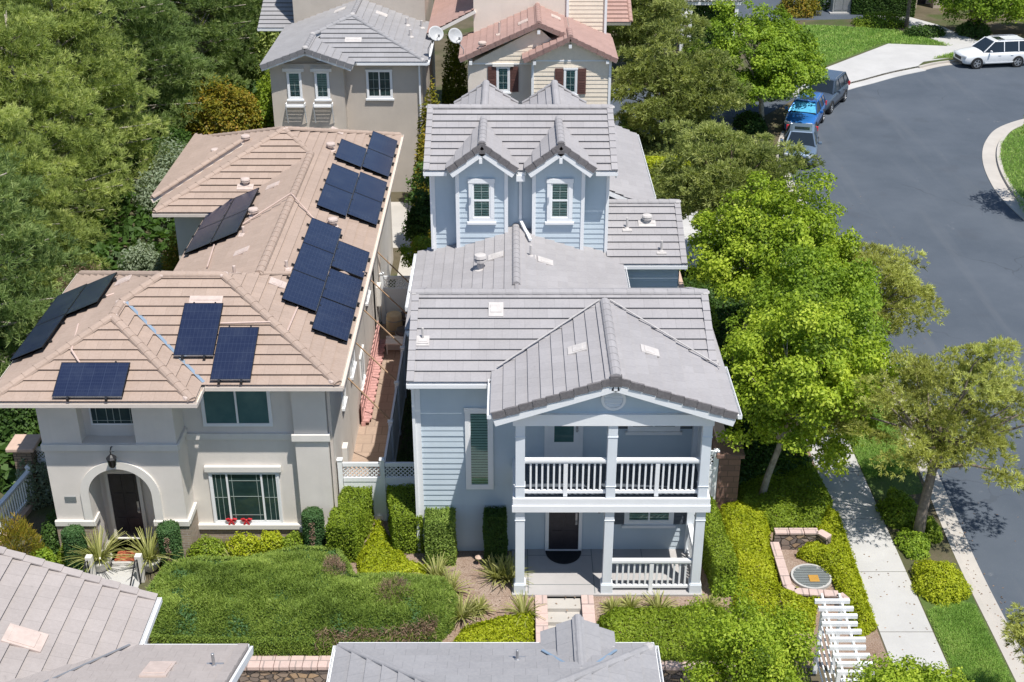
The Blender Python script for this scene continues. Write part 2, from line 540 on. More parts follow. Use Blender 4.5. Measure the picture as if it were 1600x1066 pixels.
class MB:
    def __init__(self):
        self.v, self.f, self.uv = [], [], []

    def new(self):
        return self

    def add(self, pts, faces, uvs=None):
        b = len(self.v)
        self.v += [tuple(p) for p in pts]
        for i, f in enumerate(faces):
            self.f.append([b + k for k in f])
            self.uv.append(uvs[i] if uvs else None)
        return self

    def box(self, x0, x1, y0, y1, z0, z1):
        p = [(x, y, z) for z in (z0, z1) for x, y in ((x0, y0), (x1, y0), (x1, y1), (x0, y1))]
        return self.add(p, [(3, 2, 1, 0), (4, 5, 6, 7), (0, 1, 5, 4), (1, 2, 6, 5), (2, 3, 7, 6), (3, 0, 4, 7)])

    def obox(self, c, U, W, N, hu, hw, hn):
        """box with half sizes along three axes"""
        c, U, W, N = V3(c), V3(U), V3(W), V3(N)
        if U.cross(W).dot(N) < 0:
            U = -U
        p = [c + U * (su * hu) + W * (sw * hw) + N * (sn * hn) for sn in (-1, 1) for su, sw in ((-1, -1), (1, -1), (1, 1), (-1, 1))]
        return self.add(p, [(3, 2, 1, 0), (4, 5, 6, 7), (0, 1, 5, 4), (1, 2, 6, 5), (2, 3, 7, 6), (3, 0, 4, 7)])

    def beam(self, a, b, w, h, up=Z3):
        a, b = V3(a), V3(b)
        d = (b - a)
        L = d.length
        d.normalize()
        s = d.cross(V3(up))
        if s.length < 1e-4:
            s = d.cross(X3)
        s.normalize()
        n = s.cross(d)
        return self.obox((a + b) / 2, s, d, n, w / 2, L / 2, h / 2)

    def prism(self, poly, z0, z1):
        """vertical prism over a simple polygon (counter clockwise xy)"""
        n = len(poly)
        ar = sum(poly[i][0] * poly[(i + 1) % n][1] - poly[(i + 1) % n][0] * poly[i][1] for i in range(n))
        if ar < 0:
            poly = poly[::-1]
        pts = [(p[0], p[1], z1) for p in poly] + [(p[0], p[1], z0) for p in poly]
        tris = tessellate_polygon([[V3((p[0], p[1], 0)) for p in poly]])
        fs = []
        for t in tris:
            a, b, c = (V3((*poly[i][:2], 0)) for i in t)
            t = tuple(t) if (b - a).cross(c - a).z > 0 else tuple(t)[::-1]
            fs.append(t)
            fs.append(tuple(i + n for i in t[::-1]))
        for i in range(n):
            j = (i + 1) % n
            fs.append((i, i + n, j + n, j))
        return self.add(pts, fs)

    def slab(self, poly, N, t):
        """thick sheet below a planar 3d polygon"""
        N = V3(N).normalized()
        n = len(poly)
        top = [V3(p) for p in poly]
        bot = [p - N * t for p in top]
        fs = [tuple(range(n)), tuple(range(2 * n - 1, n - 1, -1))]
        for i in range(n):
            j = (i + 1) % n
            fs.append((i, i + n, j + n, j))
        return self.add(top + bot, fs)

    def tube(self, path, rad, n=8, caps=True):
        path = [V3(p) for p in path]
        if not hasattr(rad, '__len__'):
            rad = [rad] * len(path)
        pts = []
        pu = None
        for i, p in enumerate(path):
            d = (path[min(i + 1, len(path) - 1)] - path[max(i - 1, 0)])
            if d.length < 1e-6:
                d = V3((0, 0, 1))
            d.normalize()
            if pu is None:
                pu = d.cross(X3) if abs(d.x) < 0.9 else d.cross(Y3)
            u = (pu - d * pu.dot(d))
            u.normalize()
            w = d.cross(u)
            pu = u
            pts += [p + (u * math.cos(2 * math.pi * k / n) + w * math.sin(2 * math.pi * k / n)) * rad[i] for k in range(n)]
        fs = []
        for i in range(len(path) - 1):
            for k in range(n):
                a, b = i * n + k, i * n + (k + 1) % n
                fs.append((a, b, b + n, a + n))
        if caps:
            fs.append(tuple(range(n - 1, -1, -1)))
            fs.append(tuple(range(len(pts) - n, len(pts))))
        return self.add(pts, fs)

    def lathe(self, c, prof, n=20, axis=Z3):
        """prof: (radius, height) pairs along axis"""
        c, axis = V3(c), V3(axis).normalized()
        u = axis.cross(X3) if abs(axis.x) < 0.9 else axis.cross(Y3)
        u.normalize()
        w = axis.cross(u)
        pts = []
        for r, h in prof:
            pts += [c + axis * h + (u * math.cos(2 * math.pi * k / n) + w * math.sin(2 * math.pi * k / n)) * max(r, 1e-4) for k in range(n)]
        fs = []
        for i in range(len(prof) - 1):
            for k in range(n):
                a, b = i * n + k, i * n + (k + 1) % n
                fs.append((a, b, b + n, a + n))
        fs.append(tuple(range(n - 1, -1, -1)))
        fs.append(tuple(range(len(pts) - n, len(pts))))
        return self.add(pts, fs)

    def build(self, name, mat, parent=None, bevel=0.0, smooth=False):
        o0 = org(parent)
        me = bpy.data.meshes.new(name)
        me.from_pydata([(x - o0.x, y - o0.y, z - o0.z) for x, y, z in self.v], [], self.f)
        if any(u is not None for u in self.uv):
            lay = me.uv_layers.new(name='UVMap')
            buf = []
            for f, u in zip(self.f, self.uv):
                for k in range(len(f)):
                    buf += list(u[k]) if u is not None else [0.5, 0.5]
            lay.data.foreach_set('uv', buf)
        me.materials.append(M[mat] if isinstance(mat, str) else mat)
        if smooth:
            me.polygons.foreach_set('use_smooth', [True] * len(me.polygons))
        ob = bpy.data.objects.new(name, me)
        link(ob, parent)
        if bevel:
            b = ob.modifiers.new('bevel', 'BEVEL')
            b.width = bevel
            b.segments = 2
            b.limit_method = 'ANGLE'
        return ob


class Multi:
    """every piece drawn becomes an object of its own"""
    def __init__(self):
        self.parts = []

    def new(self):
        self.parts.append(MB())
        return self.parts[-1]

    def box(self, *a):
        return self.new().box(*a)

    def obox(self, *a):
        return self.new().obox(*a)

    def beam(self, *a):
        return self.new().beam(*a)

    def lathe(self, *a):
        return self.new().lathe(*a)

    def tube(self, *a):
        return self.new().tube(*a)

    def build(self, name, mat, parent=None, **k):
        return [p.build(name, mat, parent, **k) for p in self.parts]


def clip(poly, a, b):
    """keep the part of a 2d polygon with a <= v <= b"""
    def half(ps, lim, sgn):
        out = []
        for i in range(len(ps)):
            p, q = ps[i], ps[(i + 1) % len(ps)]
            dp, dq = sgn * (p[1] - lim), sgn * (q[1] - lim)
            if dp >= 0:
                out.append(p)
            if (dp > 0 and dq < 0) or (dp < 0 and dq > 0):
                t = dp / (dp - dq)
                out.append((p[0] + (q[0] - p[0]) * t, lim))
        return out
    ps = half(poly, a, 1)
    return half(ps, b, -1) if len(ps) > 2 else []


def strips(mb, poly, U, V, N, exp, lift, butt, over=0.07, tw=0.3, v0=None, skew=0.0):
    """lapped courses (roof tiles, siding) laid over a planar 3d polygon"""
    U, V, N = V3(U).normalized(), V3(V).normalized(), V3(N).normalized()
    O = V3(poly[0])
    P = [((V3(p) - O).dot(U), (V3(p) - O).dot(V)) for p in poly]
    lo, hi = min(p[1] for p in P), max(p[1] for p in P)
    a = lo if v0 is None else v0
    k = 0
    while a < hi - 1e-3:
        b = a + exp + over
        c = clip(P, max(a, lo), min(b, hi))
        c = [c[i] for i in range(len(c)) if (abs(c[i][0] - c[i - 1][0]) + abs(c[i][1] - c[i - 1][1])) > 1e-4]
        if len(c) > 2:
            jit = R.uniform(-0.004, 0.004)
            h = lambda v: lift * (1 - (v - a) / (exp + over)) + jit + 0.004
            to3 = lambda u, v, z: O + U * u + V * v + N * z
            pts = [to3(u, v, h(v)) for u, v in c]
            off = 0.5 * (k % 2)
            uv = [(u / tw + off + 50, k + min(0.97, max(0.01, (v - a) / (exp + over) * 0.96))) for u, v in c]
            mb.add(pts, [tuple(range(len(c)))], [uv])
            for i in range(len(c)):
                p, q = c[i], c[(i + 1) % len(c)]
                if abs(p[1] - max(a, lo)) < 1e-4 and abs(q[1] - max(a, lo)) < 1e-4 and abs(p[0] - q[0]) > 1e-3:
                    zt = h(p[1])
                    zb = zt - butt
                    e = over * 0.9
                    bp = [to3(p[0], p[1], zt), to3(q[0], q[1], zt), to3(q[0], q[1], zb), to3(p[0], p[1], zb),
                          to3(p[0], p[1] + e, zb), to3(q[0], q[1] + e, zb)]
                    uu = [(p[0] / tw + off + 50, k + .02), (q[0] / tw + off + 50, k + .02)]
                    mb.add(bp, [(0, 3, 2, 1), (3, 4, 5, 2)],
                           [[uu[0], uu[0], uu[1], uu[1]], [uu[0], uu[0], uu[1], uu[1]]])
        a += exp
        k += 1
    return mb


def ridge_caps(mb, p0, p1, r=0.13, seg=0.38, over=0.06):
    """half-round lapped cap tiles, p0 is the lower end"""
    mb = mb.new()
    r *= .82
    p0, p1 = V3(p0), V3(p1)
    d = p1 - p0
    L = d.length
    d.normalize()
    s = d.cross(Z3).normalized()
    n = s.cross(d)
    cnt = max(1, round(L / seg))
    st = L / cnt
    K = 7
    for i in range(cnt):
        a, b = i * st, min(L, (i + 1) * st + over)
        ring = []
        for t, rr, up in ((a, r * 1.03, 0.012), (b, r * 0.98, 0.0)):
            c = p0 + d * t + n * (up - r * 0.42)
            ring.append([c + s * (rr * 1.15 * math.cos(q)) + n * (rr * math.sin(q)) for q in [math.pi * (k / (K - 1)) for k in range(K)]])
        pts = ring[0] + ring[1]
        fs = [(k, k + 1, K + k + 1, K + k) for k in range(K - 1)] + [tuple(range(K - 1, -1, -1))]
        u = R.uniform(0, 40) // 1 + 0.5
        w = R.uniform(0, 40) // 1 + 0.5
        mb.add(pts, fs, [[(u, w)] * len(f) for f in fs])
    return mb


def rake_tiles(mb, p0, p1, out, seg=0.36, h=0.2, t=0.05, ret=True):
    """stepped barge tiles along a gable edge; p0 low, p1 high; out = outward normal"""
    mb = mb.new()
    p0, p1, out = V3(p0), V3(p1), V3(out)
    d = (p1 - p0)
    L = d.length
    d.normalize()
    n = d.cross(out)
    if n.z < 0:
        n = -n
    cnt = max(1, round(L / seg))
    st = L / cnt
    for i in range(cnt):
        a = p0 + d * (i * st) + n * 0.03
        b = p0 + d * ((i + 1) * st + 0.03) + n * 0.0
        dd = (b - a).normalized()
        nn = dd.cross(out)
        if nn.z < 0:
            nn = -nn
        f0 = len(mb.f)
        ex = 0.012 * (i % 2) if not ret else R.uniform(0, 0.006)
        mb.obox((a + b) / 2 + out * (t / 2 - 0.02) + nn * (0.05 - h / 2), dd, out, nn, (b - a).length / 2 - (0.022 if not ret else 0), t / 2 + ex, h / 2)
        u, w = R.randint(0, 60) + 0.5, R.randint(0, 60) + 0.5
        for k in range(f0, len(mb.f)):
            mb.uv[k] = [(u, w)] * 4
        f0 = len(mb.f)
        # top return lying on the slope
        if not ret:
            continue
        mb.obox((a + b) / 2 - out * 0.07 + nn * 0.055, dd, out, nn, (b - a).length / 2, 0.1, 0.015)
        for k in range(f0, len(mb.f)):
            mb.uv[k] = [(u, w)] * 4
    return mb


def gutter(mb, a, b, out, w=0.11, h=0.11, t=0.015):
    """open channel hung along an eave; a-b is the eave edge, out the outward side"""
    mb = mb.new()
    a, b, out = V3(a), V3(b), V3(out).normalized()
    d = (b - a).normalized()
    c = (a + b) / 2
    L = (b - a).length / 2
    mb.obox(c + out * (w - t / 2) - Z3 * (h / 2 - 0.015), d, out, Z3, L, t / 2, h / 2)
    mb.obox(c + out * (t / 2) - Z3 * (h / 2 + 0.004), d, out, Z3, L, t / 2, h / 2 - 0.012)
    mb.obox(c + out * (w / 2) - Z3 * (h - 0.01), d, out, Z3, L, w / 2 - t - 0.001, 0.006)
    for s in (-1, 1):
        mb.obox(c + d * (s * (L + 0.004)) + out * (w / 2) - Z3 * (h / 2 - 0.015), d, out, Z3, 0.005, w / 2, h / 2)
    return mb


def plane_frame(poly):
    """down-slope aligned frame of a roof plane (U along eave, V up slope, N up)"""
    a, b, c = (V3(p) for p in poly[:3])
    N = (b - a).cross(c - a).normalized()
    if N.z < 0:
        N = -N
    U = Z3.cross(N)
    U = U.normalized() if U.length > 1e-4 else X3
    Vv = N.cross(U).normalized()
    if Vv.z < 0:
        Vv = -Vv
        U = -U
    return U, Vv, N


def roof_planes(polys, name, mat, parent, exp=0.37, deck='white_trim', tw=0.42, soffit=0.16):
    mb, dk = MB(), MB()
    for p in polys:
        U, Vv, N = plane_frame(p)
        strips(mb, p, U, Vv, N, exp, 0.07, 0.024, over=0.11, tw=tw)
        q = [V3(x) - N * 0.006 for x in p]
        a, b, c = q[:3]
        if (b - a).cross(c - a).z < 0:
            q = q[::-1]
        dk.slab(q, N, soffit)
    ro = mb.build(name, mat, parent)
    dk.build('soffit', deck, ro)
    return ro


def wall_strips(mb, poly, N, exp=0.178):
    N = V3(N)
    U = Z3.cross(N).normalized()
    strips(mb, poly, U, Z3, N, exp, 0.024, 0.018, over=0.02, tw=3.0)
    return mb


def window(root, c, U, N, w, h, cols=2, grid=(0, 0), trim=0.1, sill=True, header=True, glass='glass_dark',
           blind=False, name='window', mat='white_trim', proud=0.05, meet=False, sash=0.045, label=None, sillmat=None, lines=None):
    """framed window; c = centre on the wall face, w x h = glazed opening"""
    c, U, N = V3(c), V3(U).normalized(), V3(N).normalized()
    mb, mu = MB(), MB()
    hw, hh = w / 2, h / 2
    def bar(u0, u1, z0, z1, n0, n1, tgt=None):
        (tgt or mb).obox(c + U * ((u0 + u1) / 2) + Z3 * ((z0 + z1) / 2) + N * ((n0 + n1) / 2), U, N, Z3, abs(u1 - u0) / 2, abs(n1 - n0) / 2, abs(z1 - z0) / 2)
    if trim:
        bar(-hw - trim, -hw, -hh, hh, 0, proud)
        bar(hw, hw + trim, -hh, hh, 0, proud)
        bar(-hw - trim - .02, hw + trim + .02, hh, hh + trim * 1.1, 0, proud + .012)
        bar(-hw - trim, hw + trim, -hh - trim, -hh, 0, proud - .004)
    s = sash
    p0, p1 = 0.018, 0.040
    bar(-hw, -hw + s, -hh, hh, p0, p1)
    bar(hw - s, hw, -hh, hh, p0, p1)
    bar(-hw + s, hw - s, hh - s, hh, p0, p1)
    bar(-hw + s, hw - s, -hh, -hh + s, p0, p1)
    edges = cols if hasattr(cols, '__len__') else [i / cols for i in range(1, cols)]
    for e in edges:
        u = -hw + w * e
        bar(u - s * .6, u + s * .6, -hh + s, hh - s, p0, p1 + .003)
    if meet:
        bar(-hw + s, hw - s, -s * .6, s * .6, p0, p1 + .005)
    us = [-hw] + [-hw + w * e for e in edges] + [hw]
    for ci, (a, b) in enumerate(zip(us[:-1], us[1:])):
        fu = lines[ci][0] if lines else [i / grid[0] for i in range(1, grid[0])]
        fz = lines[ci][1] if lines else [j / grid[1] for j in range(1, grid[1])]
        for f in fu:
            u = a + (b - a) * f
            bar(u - .007, u + .007, -hh + s, hh - s, p0 + .002, p0 + .011, mu)
        for f in fz:
            z = -hh + h * f
            bar(a + s, b - s, z - .007, z + .007, p0 + .002, p0 + .010, mu)
    fo = mb.build(name, mat, root)
    if mu.v:
        mu.build('muntins', 'muntin', fo)
    if label:
        fo['label'] = label
    pb = MB()
    pb.obox(c + N * 0.012, U, N, Z3, hw - .01, 0.003, hh - .01)
    if blind:
        pb.build('pane', 'glass_clear', fo)
        bb = MB()
        n = max(4, int(h / 0.085))
        for i in range(n):
            z = -hh + h * (i + .5) / n
            bb.obox(c + Z3 * z + N * 0.0045, U, N, (Z3 + N * 0.06).normalized(), hw - .02, 0.0012, h / n * .40)
        bb.build('blind', 'blind', fo)
        rb = MB()
        rb.obox(c + N * 0.0015, U, N, Z3, hw - .005, 0.001, hh - .005)
        rb.build('interior', 'room_dark', fo)
    else:
        pb.build('pane', glass, fo)
    if sill:
        sb = MB()
        sb.obox(c - Z3 * (hh + trim + .05) + N * .045, U, N, Z3, hw + trim + .06, .05, .045)
        sb.build('sill', sillmat or mat, fo, bevel=.006)
    return fo


def vent_tiles(root, spots, mat, w=0.42, l=0.52):
    """pale flat vent tiles set in the roof, each (point on slope, U, V, N)"""
    for (p, U, Vv, N) in spots:
        mb = MB()
        mb.obox(V3(p) + N * 0.06, U, Vv, N, w / 2, l / 2, 0.025)
        mb.obox(V3(p) + N * 0.092 + Vv * .02, U, Vv, N, w / 2 - .05, l / 2 - .12, 0.008)
        mb.build('roof_vent', mat, root, bevel=.012)


def pipe_vents(root, pts, mat='vent_tile', r=.05, h=.38, hood=False):
    for p in pts:
        mb = MB()
        if hood:
            mb.lathe(p, [(r * 2.4, 0), (r * 2.2, .03), (r * 1.2, .06), (r * 1.2, h * .5), (r * 2.2, h * .55), (r * 2.2, h * .68), (r * 1.3, h * .72), (r * 2.3, h * .78), (r * 2.0, h * .95), (r * .4, h)], 12)
        else:
            mb.lathe(p, [(r * 2.6, 0), (r * 2.2, .05), (r, .09), (r, h), (r * .8, h + .005)], 10)
            mb.box(p[0] - .16, p[0] + .16, p[1] - .2, p[1] + .12, p[2] - .02, p[2] + .035)
        mb.build('vent_pipe', mat, root)
# ------------------------------------------------------------------ foliage
def fast_mesh(name, verts, quads, tint, mat):
    me = bpy.data.meshes.new(name)
    nv, nf, k = len(verts), len(quads), quads.shape[1]
    me.vertices.add(nv)
    me.vertices.foreach_set('co', np.ascontiguousarray(verts, dtype=np.float32).ravel())
    me.loops.add(nf * k)
    me.loops.foreach_set('vertex_index', np.ascontiguousarray(quads, dtype=np.int32).ravel())
    me.polygons.add(nf)
    me.polygons.foreach_set('loop_start', np.arange(0, nf * k, k, dtype=np.int32))
    me.polygons.foreach_set('loop_total', np.full(nf, k, dtype=np.int32))
    me.update(calc_edges=True)
    at = me.attributes.new('tint', 'FLOAT', 'FACE')
    at.data.foreach_set('value', np.clip(tint, 0.0, 1.0).astype(np.float32))
    me.materials.append(M[mat])
    return me


def unit(a):
    return a / np.maximum(np.linalg.norm(a, axis=1, keepdims=True), 1e-9)


def leaves(rg, c, nrm, L, W, jitter=0.7, tint=None, fold=0.25):
    """diamond leaves centred at c, roughly facing nrm"""
    n = len(c)
    nn = unit(nrm + rg.normal(0, jitter, (n, 3)))
    a = unit(np.cross(nn, rg.normal(0, 1, (n, 3))))
    b = np.cross(nn, a)
    l = (L * rg.uniform(0.65, 1.3, n))[:, None]
    w = (W * rg.uniform(0.65, 1.3, n))[:, None]
    dr = nn * (l * fold)
    v = np.stack([c - a * l * .5 - dr * .3, c + b * w * .5 + dr * .2, c + a * l * .5 - dr * .5, c - b * w * .5 + dr * .2], 1).reshape(-1, 3)
    q = np.arange(4 * n).reshape(n, 4)
    t = rg.normal(.5, .2, n) if tint is None else tint + rg.normal(0, .13, n)
    return v, q, t


def blades(rg, c, d, L, W, tint=None, bend=0.25):
    """thin tapering blades starting at c along direction d"""
    n = len(c)
    d = unit(d)
    s = unit(np.cross(d, rg.normal(0, 1, (n, 3))))
    l = (L * rg.uniform(0.6, 1.25, n))[:, None]
    w = (W * rg.uniform(0.7, 1.2, n))[:, None] * .5
    g = np.array([[0, 0, -1.0]])
    tip = c + d * l + g * l * bend * rg.uniform(0, 1, (n, 1))
    v = np.stack([c - s * w * .7, c + s * w * .7, tip + s * w * .45, tip - s * w * .45], 1).reshape(-1, 3)
    q = np.arange(4 * n).reshape(n, 4)
    t = rg.normal(.5, .2, n) if tint is None else tint + rg.normal(0, .13, n)
    return v, q, t


def join(parts):
    vs, qs, ts, o = [], [], [], 0
    for v, q, t in parts:
        vs.append(v)
        qs.append(q + o)
        ts.append(t)
        o += len(v)
    return np.concatenate(vs), np.concatenate(qs), np.concatenate(ts)


def mesh_obj(name, data, mat, parent=None):
    v, q, t = data
    o0 = org(parent)
    me = fast_mesh(name, v - np.array([[o0.x, o0.y, o0.z]]), q, t, mat)
    return link(bpy.data.objects.new(name, me), parent)


def sphere_dirs(rg, n):
    return unit(rg.normal(0, 1, (n, 3)))


def clumps_in_crown(rg, n, r, squash_bottom=0.7, inner=0.35):
    """clump centres spread through a lumpy ellipsoid"""
    d = sphere_dirs(rg, n)
    u = rg.uniform(inner ** 3, 1, n) ** (1 / 3)
    lob = 1 + .2 * np.sin(d[:, 0] * 3.1 + rg.uniform(0, 6)) + .2 * np.sin(d[:, 1] * 3.7 + rg.uniform(0, 6)) + .14 * np.sin(d[:, 2] * 5 + rg.uniform(0, 6))
    c = d * (u * lob)[:, None]
    c[:, 2] = np.where(c[:, 2] < 0, c[:, 2] * squash_bottom, c[:, 2])
    return c * np.array([r])


def broad_crown(seed, r, nclump=90, nleaf=260, leaf=.15, wid=.085, cr=.62, inner=.4):
    rg = np.random.default_rng(seed)
    cc = clumps_in_crown(rg, nclump, r, inner=inner)
    parts = []
    for c in cc:
        k = cr * rg.uniform(.65, 1.3)
        n = int(nleaf * (k / cr) ** 2 * rg.uniform(.6, 1.2))
        d = sphere_dirs(rg, n)
        d[:, 2] = np.where(d[:, 2] < -.45, -d[:, 2] * .5, d[:, 2])
        rad = k * rg.uniform(.35, 1.0, n) ** .6
        st = rg.uniform(.75, 1.25, 3)
        p = c + d * rad[:, None] * np.array([[1.0 * st[0], 1.0 * st[1], .9 * st[2]]]) + rg.normal(0, .05, (n, 3))
        nr = d + unit(c[None, :] + 1e-3) * .4 + np.array([[0, 0, .45]])
        parts.append(leaves(rg, p, nr, leaf, wid, .85, rg.normal(.5, .16)))
    return join(parts), cc


def needle_crown(seed, cc, tufts=14, needles=12, L=.28, W=.04, cr=.7, up=.35, bend=.25, tvar=.14):
    rg = np.random.default_rng(seed)
    parts = []
    for c in cc:
        k = cr * rg.uniform(.6, 1.35)
        m = max(4, int(tufts * rg.uniform(.6, 1.3)))
        d = sphere_dirs(rg, m)
        d[:, 2] = np.abs(d[:, 2]) * .9 - .12
        tp = c + d * (k * rg.uniform(.3, 1.0, m) ** .6)[:, None] * np.array([[1.15, 1.15, .6]])
        td = unit(d * .8 + unit(c[None, :] * np.array([[1, 1, .3]]) + 1e-3) * .5 + np.array([[0, 0, up]]))
        ct = rg.normal(.5, tvar)
        P = np.repeat(tp, needles, 0)
        D = np.repeat(td, needles, 0) + rg.normal(0, .55, (m * needles, 3))
        T = np.repeat(rg.normal(ct, .12, m), needles)
        parts.append(blades(rg, P, D, L, W, T, bend))
    return join(parts)


def limb_mesh(seed, h_split, tips, r0, lean=(0, 0), n=7, maxl=26, twig=.4):
    """tapered trunk with limbs reaching towards the clump centres (local coordinates, base at 0)"""
    rg = random.Random(seed)
    mb = MB()
    top = V3((lean[0], lean[1], h_split))
    pts = [V3((0, 0, -.1)), top * .35 + V3((rg.uniform(-.06, .06), rg.uniform(-.06, .06), 0)), top * .7 + V3((rg.uniform(-.06, .06), rg.uniform(-.06, .06), 0)), top]
    mb.tube(pts, [r0 * 1.25, r0, r0 * .9, r0 * .8], 9)
    tips = [V3(t) for t in tips]
    rg.shuffle(tips)
    for t in tips[:maxl]:
        st = pts[2].lerp(top, rg.uniform(.2, 1))
        d = t - st
        mid = st + d * .5 + V3((rg.uniform(-.2, .2), rg.uniform(-.2, .2), d.length * .1))
        mb.tube([st, st.lerp(mid, .55), mid, mid.lerp(t, .6) + V3((rg.uniform(-.1, .1), rg.uniform(-.1, .1), .06)), t],
                [r0 * .5, r0 * .38, r0 * .26, r0 * .16, r0 * .06], 6)
    return mb


def put_tree(name, loc, label, cat, crown_mesh, trunk_mesh, group=None, rz=0.0, s=1.0):
    o = thing(name, loc, label, cat, group, rz)
    o.scale = (s, s, s)
    t = bpy.data.objects.new('trunk', trunk_mesh)
    COL.objects.link(t)
    t.parent = o
    c = bpy.data.objects.new('crown', crown_mesh)
    COL.objects.link(c)
    c.parent = o
    return o


def loc_mesh(mb, name, mat, smooth=True):
    me = bpy.data.meshes.new(name)
    me.from_pydata(mb.v, [], mb.f)
    me.materials.append(M[mat])
    if smooth:
        me.polygons.foreach_set('use_smooth', [True] * len(me.polygons))
    return me


def sample_poly(rg, poly, n):
    """random points inside a polygon (2d)"""
    P = np.array([p[:2] for p in poly], float)
    lo, hi = P.min(0), P.max(0)
    out = np.zeros((0, 2))
    while len(out) < n:
        q = rg.uniform(lo, hi, (max(64, n * 2), 2))
        ins = np.zeros(len(q), bool)
        j = len(P) - 1
        for i in range(len(P)):
            a, b = P[i], P[j]
            dy = (b[1] - a[1]) or 1e-9
            cr = ((a[1] > q[:, 1]) != (b[1] > q[:, 1])) & (q[:, 0] < (b[0] - a[0]) * (q[:, 1] - a[1]) / dy + a[0])
            ins ^= cr
            j = i
        out = np.concatenate([out, q[ins]])
    return out[:n]


def edge_dist(P, q):
    d = np.full(len(q), 1e9)
    for i in range(len(P)):
        a, b = np.array(P[i][:2], float), np.array(P[(i + 1) % len(P)][:2], float)
        ab = b - a
        t = np.clip(((q - a) @ ab) / max(1e-9, ab @ ab), 0, 1)
        d = np.minimum(d, np.linalg.norm(q - (a + t[:, None] * ab), axis=1))
    return d


def bumps(q, seed, f=1.0):
    rg = np.random.default_rng(seed)
    s = np.zeros(len(q))
    for k in range(6):
        w = rg.normal(0, 1.6 * f * (1 + k * .5), 2)
        s += np.sin(q @ w + rg.uniform(0, 6.28)) / (1 + k * .5)
    return s / 2.6


def ground_cover(name, poly, mat, dens=1100, h=.3, leaf=.075, seed=1, gz=None, blade=False, edge=.35, rough=.09, tmod=.16, kind='stuff', label=None, cat=None, parent=None, W=None, core=None):
    """low planted mass over a ground polygon: a lumpy body covered in leaves"""
    rg = np.random.default_rng(seed)
    area = abs(sum(poly[i][0] * poly[(i + 1) % len(poly)][1] - poly[(i + 1) % len(poly)][0] * poly[i][1] for i in range(len(poly)))) / 2
    gz = gz or (lambda x, y: np.zeros_like(x))
    def top(q):
        e = np.clip(edge_dist(poly, q) / edge, 0.0, 1)
        return h * np.sqrt(np.clip(1 - (1 - e) ** 2, 0.0, 1)) * (1 + .28 * bumps(q, seed, 1.3)) + rough * .5 * bumps(q, seed + 5, 4.5)
    n = int(area * dens)
    q = sample_poly(rg, poly, n)
    q = q + rg.normal(0, .03, q.shape)
    z = top(q)
    e = .06
    gx = (top(q + [e, 0]) - top(q - [e, 0])) / (2 * e)
    gy = (top(q + [0, e]) - top(q - [0, e])) / (2 * e)
    nr = np.stack([-gx, -gy, np.ones(n)], 1)
    depth = rg.uniform(0, .9, n) ** 2 * np.minimum(.14, np.maximum(z, .02))
    p = np.stack([q[:, 0], q[:, 1], gz(q[:, 0], q[:, 1]) + z - depth], 1)
    tn = .5 + tmod * bumps(q, seed + 11, .9)
    # skirt leaves round the rim
    if blade:
        data = [blades(rg, p, unit(nr) + rg.normal(0, .5, (n, 3)), leaf, W or leaf * .2, tn)]
    else:
        data = [leaves(rg, p, unit(nr), leaf, leaf * .6, .6, tn)]
    P = [np.array(a[:2]) for a in poly]
    per = sum(np.linalg.norm(P[i] - P[i - 1]) for i in range(len(P)))
    m = int(per * h * dens * 1.1)
    if m and h > .12:
        qq = []
        for i in range(len(P)):
            a, b = P[i], P[(i + 1) % len(P)]
            k = int(m * np.linalg.norm(b - a) / per) + 1
            t = rg.uniform(0, 1, (k, 1))
            nrm = np.array([(b - a)[1], -(b - a)[0]]) / max(1e-6, np.linalg.norm(b - a))
            qq.append(np.concatenate([a + (b - a) * t + rg.normal(0, .03, (k, 2)), np.tile(nrm, (k, 1))], 1))
        qq = np.concatenate(qq)
        k = len(qq)
        cen = np.mean(P, 0)
        sgn = np.sign(np.sum(qq[:, 2:] * (qq[:, :2] - cen), 1))[:, None]
        zz = rg.uniform(0, .75, k) * h
        pos = qq[:, :2] - qq[:, 2:] * sgn * (.04 + .1 * (zz / h)[:, None] ** 2)
        p2 = np.stack([pos[:, 0], pos[:, 1], gz(pos[:, 0], pos[:, 1]) + zz], 1)
        n2 = np.concatenate([qq[:, 2:] * sgn, np.full((k, 1), .45)], 1)
        if blade:
            data.append(blades(rg, p2, n2 + rg.normal(0, .5, (k, 3)), leaf, W or leaf * .2, np.full(k, .5)))
        else:
            data.append(leaves(rg, p2, n2, leaf, leaf * .6, .6, np.full(k, .5)))
    o = mesh_obj(name, join(data), mat, parent)
    if kind:
        o['kind'] = kind
    if label:
        tag(o, label, cat)
    return o


